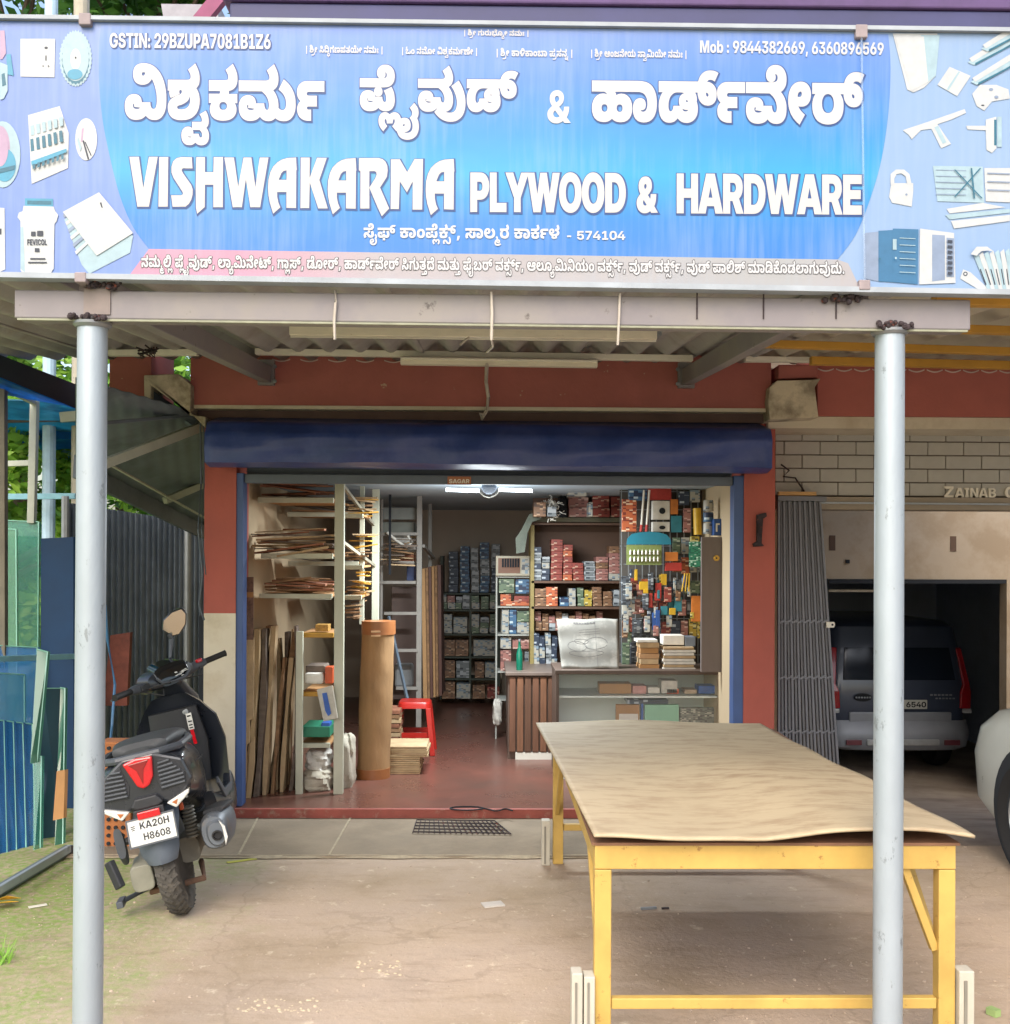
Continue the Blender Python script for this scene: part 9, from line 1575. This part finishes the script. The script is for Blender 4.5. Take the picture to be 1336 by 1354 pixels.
box('under_sheet', (fx0-.01, yf0-.004, zf-.0118), (fx1+.012, yf1, zf-.003), mat('dark_ply_underlay', '#7c5a44', .8, var=.2, scale=9), tb)
for x0, x1 in ((fx0, fx0+.055), (fx1-.055, fx1)):
    yb('leg', (x0, yf0+.001, 0), (x1, yf0+.05, zf-hh-.007)); yb('leg', (x0, yf1-.05, 0), (x1, yf1-.001, zf-hh-.007))
zs = EYE-(1325-736)/FOC*3.5
yb('stretcher', (fx0+.057, yf0+.01, zs-.02), (fx1-.057, yf0+.04, zs+.015)); yb('stretcher', (fx0+.057, yf1-.04, zs-.02), (fx1-.057, yf1-.01, zs+.015))
for x in (fx0+.012, fx1-.03):
    b = MB(); b.beam((x+.01, yf0+.045, zf-.45), (x+.01, yf0+.42, zf-hh-.01), .02, .03); b.build('brace', m_ytab, tb, bevel=.002)
    b = MB(); b.beam((x+.01, yf1-.045, zf-.45), (x+.01, yf1-.42, zf-hh-.01), .02, .03); b.build('brace', m_ytab, tb, bevel=.002)
b = MB(); b.beam((fx1-.058, yf0+.03, zf-.36), (fx1-.16, yf0+.03, zf-hh-.004), .025, .03, up=(0, 1, 0)); b.build('brace', m_ytab, tb, bevel=.002)
# pale door-frame blocks standing against the legs
def blocks(x0, Y, h, label, n=2, w=.036):
    t = thing('footing_block', label, 'block', (x0, Y, 0))
    for i in range(n):
        b = MB(); b.box((x0+i*(w+.004), Y, 0), (x0+i*(w+.004)+w, Y+.06, h-.012*i)); b.build('strip', m_dirtyw, t, bevel=.004)
        b = MB(); b.box((x0+i*(w+.004)+w*.3, Y-.004, .01), (x0+i*(w+.004)+w*.5, Y+.001, h-.03)); b.build('groove', mat('groove_grey', '#7e7a70', .7), t)
blocks(fx0-.075, 3.46, .305, 'pair of pale plastic strips standing against the front left leg of the table')
blocks(fx1+.004, 3.46, .31, 'pair of pale plastic strips standing against the front right leg of the table', 1, .05)
blocks(fx0-.062, 5.72, .24, 'pair of pale plastic strips standing against the rear left leg of the table', 1, .045)
# ================================================================ scooter on its side stand, seen from behind
tc_ = atz(240, 1206, 0)
HEAD, LEAN = R(9), R(-13)
sco = thing('scooter', 'black scooter with number plate KA20H H8608 leaning on its stand beside the left pillar', 'scooter', (tc_.x+.012, tc_.y+.02, 0), local=True)
sco.rotation_euler = (Matrix.Rotation(HEAD, 3, 'Z') @ Matrix.Rotation(LEAN, 3, 'Y')).to_euler()
m_sb = mat('scooter_black_gloss', '#262a32', .28, var=.1, coat=.5); m_sm = mat('scooter_black_matte', '#2a2c31', .6, var=.15, scale=20); m_sg = mat('scooter_dark_grey', '#4a4f57', .5, var=.12, scale=12)
m_fend = mat('scooter_grey_fender', '#57606c', .5, var=.12, scale=9, wear='#8a8070', wthr=(.6, .75), wscale=6)
m_seat = mat('scooter_seat_vinyl', '#3a3d41', .55, var=.1, bump=.15, bscale=120); m_eng = mat('dusty_engine_metal', '#7a766c', .6, metal=.3, var=.2, scale=15); m_lens = mat('scooter_red_lens', '#c01420', .15, coat=.8, var=.15, scale=30); m_clr = mat('scooter_clear_lens', '#cfd0cc', .2, var=.2, scale=40, coat=.5)
m_tyre = mat('dusty_tyre', '#4a4743', .85, var=.3, scale=14, bump=.3, wear='#6e685f', wthr=(.55, .7), wscale=9); m_muf = mat('muffler_cover', '#666d76', .45, metal=.3, var=.15, scale=7, wear='#8a7a64', wthr=(.5, .7), wscale=5)
def wheel(y, r, w, parent=sco):
    b = MB(); prof = [(r*.62, -w*.32), (r*.72, -w*.48), (r*.86, -w*.5), (r*.95, -w*.4), (r*.995, -w*.15), (r, 0), (r*.995, w*.15), (r*.95, w*.4), (r*.86, w*.5), (r*.72, w*.48), (r*.62, w*.32)]
    b.lathe(prof, (0, y, r), 48, 'x'); ty = b.build('tyre', m_tyre, parent, smooth=True)
    t = MB()
    for k in range(36):
        a = k/36*2*math.pi
        for s_, off in ((-1, 0), (1, .5)):
            aa = a+off/36*2*math.pi; d = Vector((0, math.cos(aa), math.sin(aa))); tn = Vector((0, -math.sin(aa), math.cos(aa))); c = Vector((s_*w*.22, y, r))+d*(r*.985)
            c2 = Vector((s_*w*.06, y, r))+d*(r*1.0)+tn*.016; c3 = Vector((s_*w*.44, y, r))+d*(r*.93)-tn*.010
            t.beam(c2, c+d*.001, .014, .009, up=d); t.beam(c, c3, .014, .009, up=d)
    t.build('tread', m_tyre, ty)
    b = MB(); b.lathe([(r*.64, -w*.3), (r*.6, -w*.2), (r*.58, 0), (r*.6, w*.2), (r*.64, w*.3)], (0, y, r), 40, 'x'); b.lathe([(.0002, -w*.3), (.05, -w*.3), (.05, w*.3), (.0002, w*.3)], (0, y, r), 20, 'x')
    for k in range(5):
        a = k/5*2*math.pi; d = Vector((0, math.cos(a), math.sin(a))); b.beam(Vector((0, y, r))+d*.04, Vector((0, y, r))+d*r*.6, .035, .02, up=(1, 0, 0))
    b.build('rim', m_sm, ty, smooth=True)
RW = .245
wheel(0, RW, .1); wheel(1.27, RW, .09)
# rear body: sections along y (centre height, half width, half height)
def sec(y, z, hw, hh, e=3, n=32, dx=0): return ring((dx, y, z+.012), hw*.93, hh*.94, n, e, 'y')
b = MB(); b.loft([sec(-.245, .66, .10, .075, 3), sec(-.235, .655, .17, .105, 3.2), (sec(-.20, .645, .205, .125, 3.5)), sec(-.05, .63, .215, .145, 3.5), sec(.15, .60, .205, .17, 3), sec(.35, .55, .19, .19, 3), sec(.50, .50, .16, .20, 3), sec(.56, .48, .12, .17, 3)])
b.build('rear_body', m_sb, sco, smooth=True)
# rear face: trapezoid rim, louvres both sides, tail light
def face(pts, y0, y1, m, name, parent=sco, bev=.004): b = MB(); b.prism([(x*.93, z+.015) for x, z in pts], y0, y1); return b.build(name, m, parent, bevel=bev)
face([(-.215, .60), (-.19, .70), (-.07, .775), (.07, .775), (.20, .72), (.225, .62), (.13, .53), (.05, .56), (-.05, .56), (-.15, .515)], -.262, -.20, m_sb, 'rear_cowl', bev=.012)
tlt = face([(-.070, .755), (-.005, .768), (.070, .762), (.055, .675), (.030, .640), (.0, .63), (-.025, .645)], -.285, -.255, m_lens, 'tail_light', bev=.008)
face([(-.045, .748), (.052, .752), (.02, .715), (.004, .65), (-.012, .715)], -.288, -.284, mat('scooter_dark_red', '#7c0c14', .2, coat=.8), 'lens_insert', tlt, .002)
for s_ in (-1, 1):
    vp = face([(s_*.085, .745), (s_*.155, .715), (s_*.198, .655), (s_*.190, .61), (s_*.075, .60), (s_*.062, .65)], -.2655, -.255, m_sm, 'vent', bev=.003)
    for i in range(7):
        z = .615+i*.018; x1 = .19-max(0, (z-.655))*.75; x0 = .078+(.0 if z < .7 else (z-.7)*.3); b = MB(); b.beam((s_*x0*.93, -.270, z+.015), (s_*x1*.93, -.268, z+.019), .012, .008); b.build('louvre', m_sg, vp, bevel=.002)
    face([(s_*.085, .545), (s_*.20, .585), (s_*.195, .565), (s_*.125, .515)], -.285, -.25, m_clr, 'indicator', bev=.006)
    face([(s_*.11, .545), (s_*.14, .553), (s_*.13, .53)], -.2875, -.284, mat('amber_bulb', '#b06a3c', .3), 'bulb', bev=.001)
face([(-.075, .56), (-.05, .595), (.05, .595), (.075, .56), (.05, .545), (-.05, .545)], -.29, -.24, m_sm, 'light_bracket', bev=.008)
face([(-.052, .505), (-.052, .537), (.052, .537), (.052, .505)], -.302, -.285, m_lens, 'reflector', bev=.004)
face([(-.07, .50), (-.07, .545), (.07, .545), (.07, .50)], -.286, -.26, m_sm, 'reflector_mount', bev=.004)
# plate bracket, plate and characters
Mt = Matrix.Translation((0, -.30, .468)) @ Matrix.Rotation(R(-14), 4, 'X') @ Matrix.Diagonal((.88, 1, .88, 1))
b = MB(); b.cbox((0, 0, 0), (.225, .006, .125)); b.xf(Mt); plate = b.build('number_plate', mat('plate_enamel', '#d4d6d2', .35, var=.03, scale=8), sco, bevel=.004)
b = MB()
for z in (-.066, .066): b.cbox((0, -.003, z), (.235, .008, .007))
for x in (-.115, .115): b.cbox((x, -.003, 0), (.007, .008, .125))
b.xf(Mt); b.build('plate_frame', m_sg, plate)
m_pl = mat('plate_ink', '#22242a', .5)
b = MB(); lay(b, text_polys('KA20H', -.055, .088, .012, .048), lambda x, y: Mt @ Vector((x, -.0042, .060-y))); lay(b, text_polys('H8608', -.045, .085, .066, .102), lambda x, y: Mt @ Vector((x, -.0042, .058-y)))
b.cbox(Mt @ Vector((-.088, -.0042, .025)), (.018, .0006, .004)); b.cbox(Mt @ Vector((-.088, -.0042, .034)), (.018, .0006, .004)); b.cbox(Mt @ Vector((-.088, -.0042, .016)), (.012, .0006, .004)); b.build('plate_characters', m_pl, plate)
# rear mudguard below the plate
b = MB(); S = []
for y, z, hw, e in ((-.17, .53, .10, .02), (-.235, .47, .10, .02), (-.272, .41, .09, .018), (-.285, .35, .082, .016), (-.275, .30, .062, .014)):
    S.append([Vector((x*hw, y+abs(x)**2*.05, z)) for x in (-1, -.85, -.5, 0, .5, .85, 1)]+[Vector((x*hw, y+.014+abs(x)**2*.05, z)) for x in (1, .85, .5, 0, -.5, -.85, -1)])
b.loft(S); b.build('mudguard', m_fend, sco, smooth=True)
b = MB(); S = []
for k in range(9):
    a = R(40+k*14); rr = .275; S.append([Vector((x*.07, math.cos(a)*rr*-1, .245+math.sin(a)*rr-abs(x)*.012)) for x in (-1, -.6, 0, .6, 1)]+[Vector((x*.07, math.cos(a)*rr*-.97, .245+math.sin(a)*rr*.97-abs(x)*.012)) for x in (1, .6, 0, -.6, -1)])
b.loft(S); b.build('inner_mudguard', m_sm, sco, smooth=True)
# seat and grab rail
b = MB(); b.loft([ring((0, -.18, .80), .07, .012, 28, 3, 'y'), ring((0, -.16, .805), .12, .03, 28, 3, 'y'), ring((0, -.02, .80), .145, .045, 28, 3, 'y'), ring((0, .18, .775), .15, .05, 28, 3, 'y'), ring((0, .40, .745), .13, .05, 28, 3, 'y'), ring((0, .60, .72), .09, .05, 28, 3, 'y'), ring((0, .66, .71), .04, .03, 28, 3, 'y')]); b.build('seat', m_seat, sco, smooth=True)
b = MB(); b.tube([(-.15, .22, .765), (-.185, .05, .775), (-.17, -.16, .78), (-.09, -.245, .785), (.09, -.245, .785), (.17, -.16, .78), (.185, .05, .775), (.15, .22, .765)], .017, 8); b.build('grab_rail', m_sg, sco, smooth=True)
# side skirts, floorboard, leg shield
for s_ in (-1, 1):
    b = MB(); b.loft([ring((s_*.17, .35, .36), .03, .09, 16, 3, 'y'), ring((s_*.19, .55, .31), .035, .07, 16, 3, 'y'), ring((s_*.20, .85, .29), .035, .06, 16, 3, 'y'), ring((s_*.20, 1.0, .34), .03, .08, 16, 3, 'y')]); b.build('side_skirt', m_sb, sco, smooth=True)
    b = MB(); b.prism([(.40, .47), (.55, .36), (.98, .33), (.98, .36), (.58, .40), (.42, .5)], s_*.212, s_*.225, 'x'); b.build('trim_strip', m_sg, sco, bevel=.003)
b = MB(); b.loft([ring((0, .5, .30), .18, .03, 24, 5, 'y'), ring((0, .97, .29), .20, .03, 24, 5, 'y')]); b.build('floorboard', m_sm, sco, smooth=True)
b = MB(); S = []
for z, hw, y0, th in ((.28, .19, .97, .05), (.42, .215, 1.0, .06), (.60, .235, 1.01, .08), (.74, .215, .99, .09), (.84, .15, .97, .08), (.90, .09, .95, .06)):
    S.append([Vector((x*hw, y0+.05*abs(x)**3*-1+.02, z)) for x in (-1, -.8, -.4, 0, .4, .8, 1)]+[Vector((x*hw, y0+th+.03-.10*abs(x)**2, z)) for x in (1, .8, .4, 0, -.4, -.8, -1)])
b.loft(S); b.build('leg_shield', m_sb, sco, smooth=True)
b = MB(); b.loft([ring((0, .965, .40), .12, .03, 20, 4, 'z'), ring((0, .955, .62), .15, .04, 20, 4, 'z'), ring((0, .94, .82), .13, .04, 20, 4, 'z')]); b.build('inner_shield', m_sm, sco, smooth=True)
b = MB(); b.loft([ring((0, 1.10, .50), .10, .03, 20, 3, 'z'), ring((0, 1.16, .62), .13, .08, 20, 3, 'z'), ring((0, 1.10, .85), .13, .08, 20, 3, 'z'), ring((0, 1.0, .97), .08, .05, 20, 3, 'z')]); b.build('front_apron', m_sb, sco, smooth=True)
b = MB(); b.lathe([(.0002, 0), (.016, 0), (.016, -.01), (.0002, -.012)], (.07, .912, .80), 12, 'y'); b.build('ignition_lock', m_metal, sco, smooth=True)
b = MB(); S = []
for k in range(9):
    a = R(20+k*18); rr = .275; S.append([Vector((x*.06, 1.27-math.cos(a)*rr, .245+math.sin(a)*rr-abs(x)*.015)) for x in (-1, -.6, 0, .6, 1)]+[Vector((x*.06, 1.27-math.cos(a)*rr*.96, .245+math.sin(a)*rr*.96-abs(x)*.015)) for x in (1, .6, 0, -.6, -1)])
b.loft(S); b.build('front_mudguard', m_sb, sco, smooth=True)
for s_ in (-1, 1): b = MB(); b.tube([(s_*.06, 1.27, .245), (s_*.055, 1.16, .55)], .018, 8); b.build('fork', m_eng, sco, smooth=True)
# handlebar, turned to the left: instrument pod, grips, levers, mirror
HT = Matrix.Translation((0, 1.0, .99)) @ Matrix.Rotation(R(42), 4, 'Z') @ Matrix.Rotation(R(-5), 4, 'Y')
def hb(build): b = MB(); build(b); b.xf(HT); return b
o = hb(lambda b: b.loft([ring((0, -.07, .0), .09, .03, 28, 3, 'y'), ring((0, -.05, .015), .15, .05, 28, 3, 'y'), ring((0, .02, .02), .17, .06, 28, 3, 'y'), ring((0, .10, .0), .13, .06, 28, 3, 'y'), ring((0, .14, -.02), .06, .04, 28, 3, 'y')])).build('handlebar_cover', m_sb, sco, smooth=True)
hb(lambda b: b.loft([ring((0, -.075, .010), .10, .020, 28, 2.6, 'y'), ring((0, -.06, .055), .105, .03, 28, 2.6, 'y'), ring((0, .03, .085), .08, .02, 28, 2.6, 'y')])).build('instrument_pod', mat('instrument_glass', '#15181c', .08, coat=1), sco, smooth=True)
def trim(b):
    b.tube([(-.11, -.082, .035), (-.09, -.09, .0), (-.02, -.10, -.012), (.05, -.10, -.010), (.10, -.085, .015), (.11, -.075, .05)], .008, 6)
hb(trim).build('instrument_trim', m_sg, sco, smooth=True)
def segs(b):
    rnd = random.Random(3)
    for i in range(16): b.cbox((rnd.uniform(-.02, .085), -.088-rnd.uniform(0, .004), rnd.uniform(.0, .03)), (rnd.uniform(.006, .02), .004, .004))
hb(segs).build('instrument_marks', m_clr, sco)
for s_ in (-1, 1):
    hb(lambda b: b.tube([(s_*.13, .0, .0), (s_*.22, -.02, .012), (s_*.25, -.03, .014)], [.03, .026, .02], 12)).build('control_housing', m_sg, sco, smooth=True)
    hb(lambda b: b.tube([(s_*.25, -.03, .014), (s_*.36, -.065, .02), (s_*.37, -.068, .02)], [.017, .017, .019], 12)).build('grip', m_black, sco, smooth=True)
    hb(lambda b: b.tube([(s_*.18, .03, .0), (s_*.26, .035, .0), (s_*.36, -.01, .005)], [.009, .008, .006], 6)).build('lever', m_sg, sco, smooth=True)
hb(lambda b: b.cbox((.20, -.045, .035), (.035, .02, .02))).build('red_switch', m_lens, sco, bevel=.004)
hb(lambda b: b.cbox((-.17, -.045, .01), (.05, .02, .03))).build('switch_block', m_sm, sco, bevel=.004)
def mirror(s_, lean):
    base = Vector((s_*.10, .03, .05)); top = base+Vector((s_*.035, .02, .17))
    hb(lambda b: b.tube([base, base+Vector((s_*-.02, .0, .05)), top+Vector((0, 0, -.03)), top], [.008, .008, .012, .016], 8)).build('mirror_stem', m_sg, sco, smooth=True)
    pts = [(-.055, -.035), (-.05, .02), (.0, .07), (.055, .09), (.08, .06), (.078, -.005), (.04, -.065), (.0, -.075)]
    M = Matrix.Translation(top+Vector((s_*.03, -.01, .055))) @ Matrix.Rotation(R(-32), 4, 'Z') @ Matrix.Rotation(R(16), 4, 'Y') @ Matrix.Rotation(R(8), 4, 'X')
    b = MB(); b.prism([(s_*x, z) for x, z in pts], -.004, .028); b.xf(HT @ M); h = b.build('mirror_shell', m_sb, sco, bevel=.008, smooth=True)
    b = MB(); b.prism([(s_*x*.9, z*.9) for x, z in pts], -.0055, -.0042); b.xf(HT @ M); b.build('mirror_glass', mat('mirror_silver', '#c8c2b0', .04, metal=1, var=0), h)
mirror(1, 0)
# key fob strap: red strap with a white printed tag
st = MB(); st.beam((.085, .89, .79), (.085, .885, .70), .03, .004, up=(0, 1, 0)); st.build('key_tag', m_clr, sco)
st = MB(); st.beam((.085, .88, .70), (.09, .87, .62), .018, .004, up=(0, 1, 0)); st.build('key_strap', m_lens, sco)
st = MB()
for z in (.775, .745, .725, .71): st.cbox((.085, .884, z), (.02, .003, .007))
st.build('key_tag_print', m_black, sco)
# engine, exhaust, stand
b = MB(); b.loft([ring((-.10, -.04, .235), .035, .05, 20, 3, 'y'), ring((-.115, .02, .24), .045, .075, 20, 3, 'y'), ring((-.11, .3, .28), .05, .07, 20, 3, 'y'), ring((-.09, .45, .30), .05, .06, 20, 3, 'y')]); b.build('belt_case', m_eng, sco, smooth=True)
b = MB(); b.loft([ring((-.13, -.10, .22), .05, .06, 20, 4, 'y'), ring((-.13, .05, .23), .055, .065, 20, 4, 'y')]); b.build('air_box', mat('dusty_grey_case', '#86867a', .7, var=.15, scale=10), sco, bevel=.006)
b = MB(); b.loft([ring((.07, .05, .26), .05, .06, 16, 3, 'y'), ring((.06, .35, .27), .06, .07, 16, 3, 'y')]); b.build('engine_block', m_eng, sco, smooth=True)
b = MB()
for i in range(9): b.lathe([(.026, 0), (.032, .006), (.026, .012)], (.115, -.03+i*.003, .33+i*.016), 12)
b.build('shock_spring', m_eng, sco, smooth=True)
b = MB(); b.cbox((.10, -.06, .49), (.018, .02, .035)); b.build('orange_cap', mat('orange_cap', '#c8582c', .5), sco, bevel=.003)
b = MB(); b.loft([ring((.215, .42, .30), .03, .03, 24, 2.5, 'y'), ring((.225, .30, .31), .055, .07, 24, 2.5, 'y'), ring((.23, .05, .335), .068, .088, 24, 2.5, 'y'), ring((.235, -.15, .36), .064, .085, 24, 2.5, 'y'), ring((.235, -.20, .365), .052, .07, 24, 2.5, 'y')]); mf = b.build('muffler', m_muf, sco, smooth=True)
b = MB(); b.loft([ring((.245, -.19, .36), .05, .065, 24, 2.3, 'y'), ring((.247, -.222, .36), .036, .05, 24, 2.3, 'y')]); b.build('muffler_cap', m_muf, mf, smooth=True)
b = MB(); b.prism([(.275, .30), (.292, .335), (.290, .385), (.268, .42), (.277, .385), (.277, .34)], -.232, -.218); b.build('chrome_crescent', m_clr, mf, bevel=.003)
b = MB(); b.lathe([(.0002, 0), (.02, 0), (.024, -.012), (.018, -.014), (.016, -.004), (.0002, -.003)], (.25, -.222, .355), 18, 'y'); b.build('tailpipe', m_black, mf, smooth=True)
b = MB(); b.loft([ring((.235, .28, .385), .052, .015, 20, 3, 'y'), ring((.24, .05, .425), .058, .014, 20, 3, 'y'), ring((.24, -.13, .445), .045, .012, 20, 3, 'y')]); b.build('heat_shield', m_sm, mf, smooth=True)
b = MB(); b.tube([(.06, .35, .22), (.15, .40, .2), (.215, .38, .29)], .016, 8); b.build('exhaust_pipe', mat('rusty_pipe', '#7a5a46', .8, var=.3, scale=20), sco, smooth=True)
b = MB(); b.tube([(-.10, .36, .22), (-.20, .33, .12), (-.255, .30, .0)], .011, 8); b.cbox((-.257, .29, -.05+.004), (.05, .05, .006)); b.build('side_stand', m_black, sco)
b = MB(); b.tube([(-.09, .18, .16), (-.12, -.02, .13), (.12, -.02, .13), (.09, .18, .16)], .014, 8); b.build('centre_stand', mat('rusty_stand', '#6a5040', .8, var=.3, scale=20), sco, smooth=True)
b = MB(); b.tube([(-.15, .12, .12), (-.24, -.04, .13), (-.25, -.05, .13)], .012, 8); b.cbox((-.25, -.06, .13), (.03, .09, .03)); b.build('kick_lever', m_sg, sco, bevel=.003)
for s_ in (-1, 1): b = MB(); b.tube([(s_*.19, .28, .33), (s_*.27, .27, .32)], [.02, .017], 8); b.build('foot_peg', m_black, sco, smooth=True)
b = MB(); b.loft([ring((-.19, -.10, .40), .02, .07, 16, 3, 'y'), ring((-.20, -.02, .36), .02, .08, 16, 3, 'y')]); b.build('side_fairing', m_sg, sco, smooth=True)
b = MB(); b.beam((-.215, -.16, .22), (-.245, -.13, .34), .03, .05); b.build('saree_guard', m_sm, sco, bevel=.006)
for i, (x0, x1) in enumerate(((-.05, -.20), (.06, .20), (.0, -.17))):
    hb(lambda b: b.tube([(x0, -.02, -.03), ((x0+x1)/2, -.12-.02*i, -.06+.03*i), (x1, -.03, -.005)], .004, 6)).build('control_cable', m_black, sco, smooth=True)
b = MB(); b.tube([(-.19, .30, .64), (-.195, .0, .665), (-.15, -.225, .675)], .0035, 5); b.tube([(.19, .30, .64), (.195, .0, .665), (.15, -.225, .675)], .0035, 5); b.build('panel_seam', m_black, sco)
for x, z in ((-.16, .56), (.165, .565), (-.03, .60), (.03, .60)): b = MB(); b.lathe([(.006, 0), (.006, -.004), (.0002, -.005)], (x, -.268, z), 8, 'y'); b.build('screw', m_metal, sco)
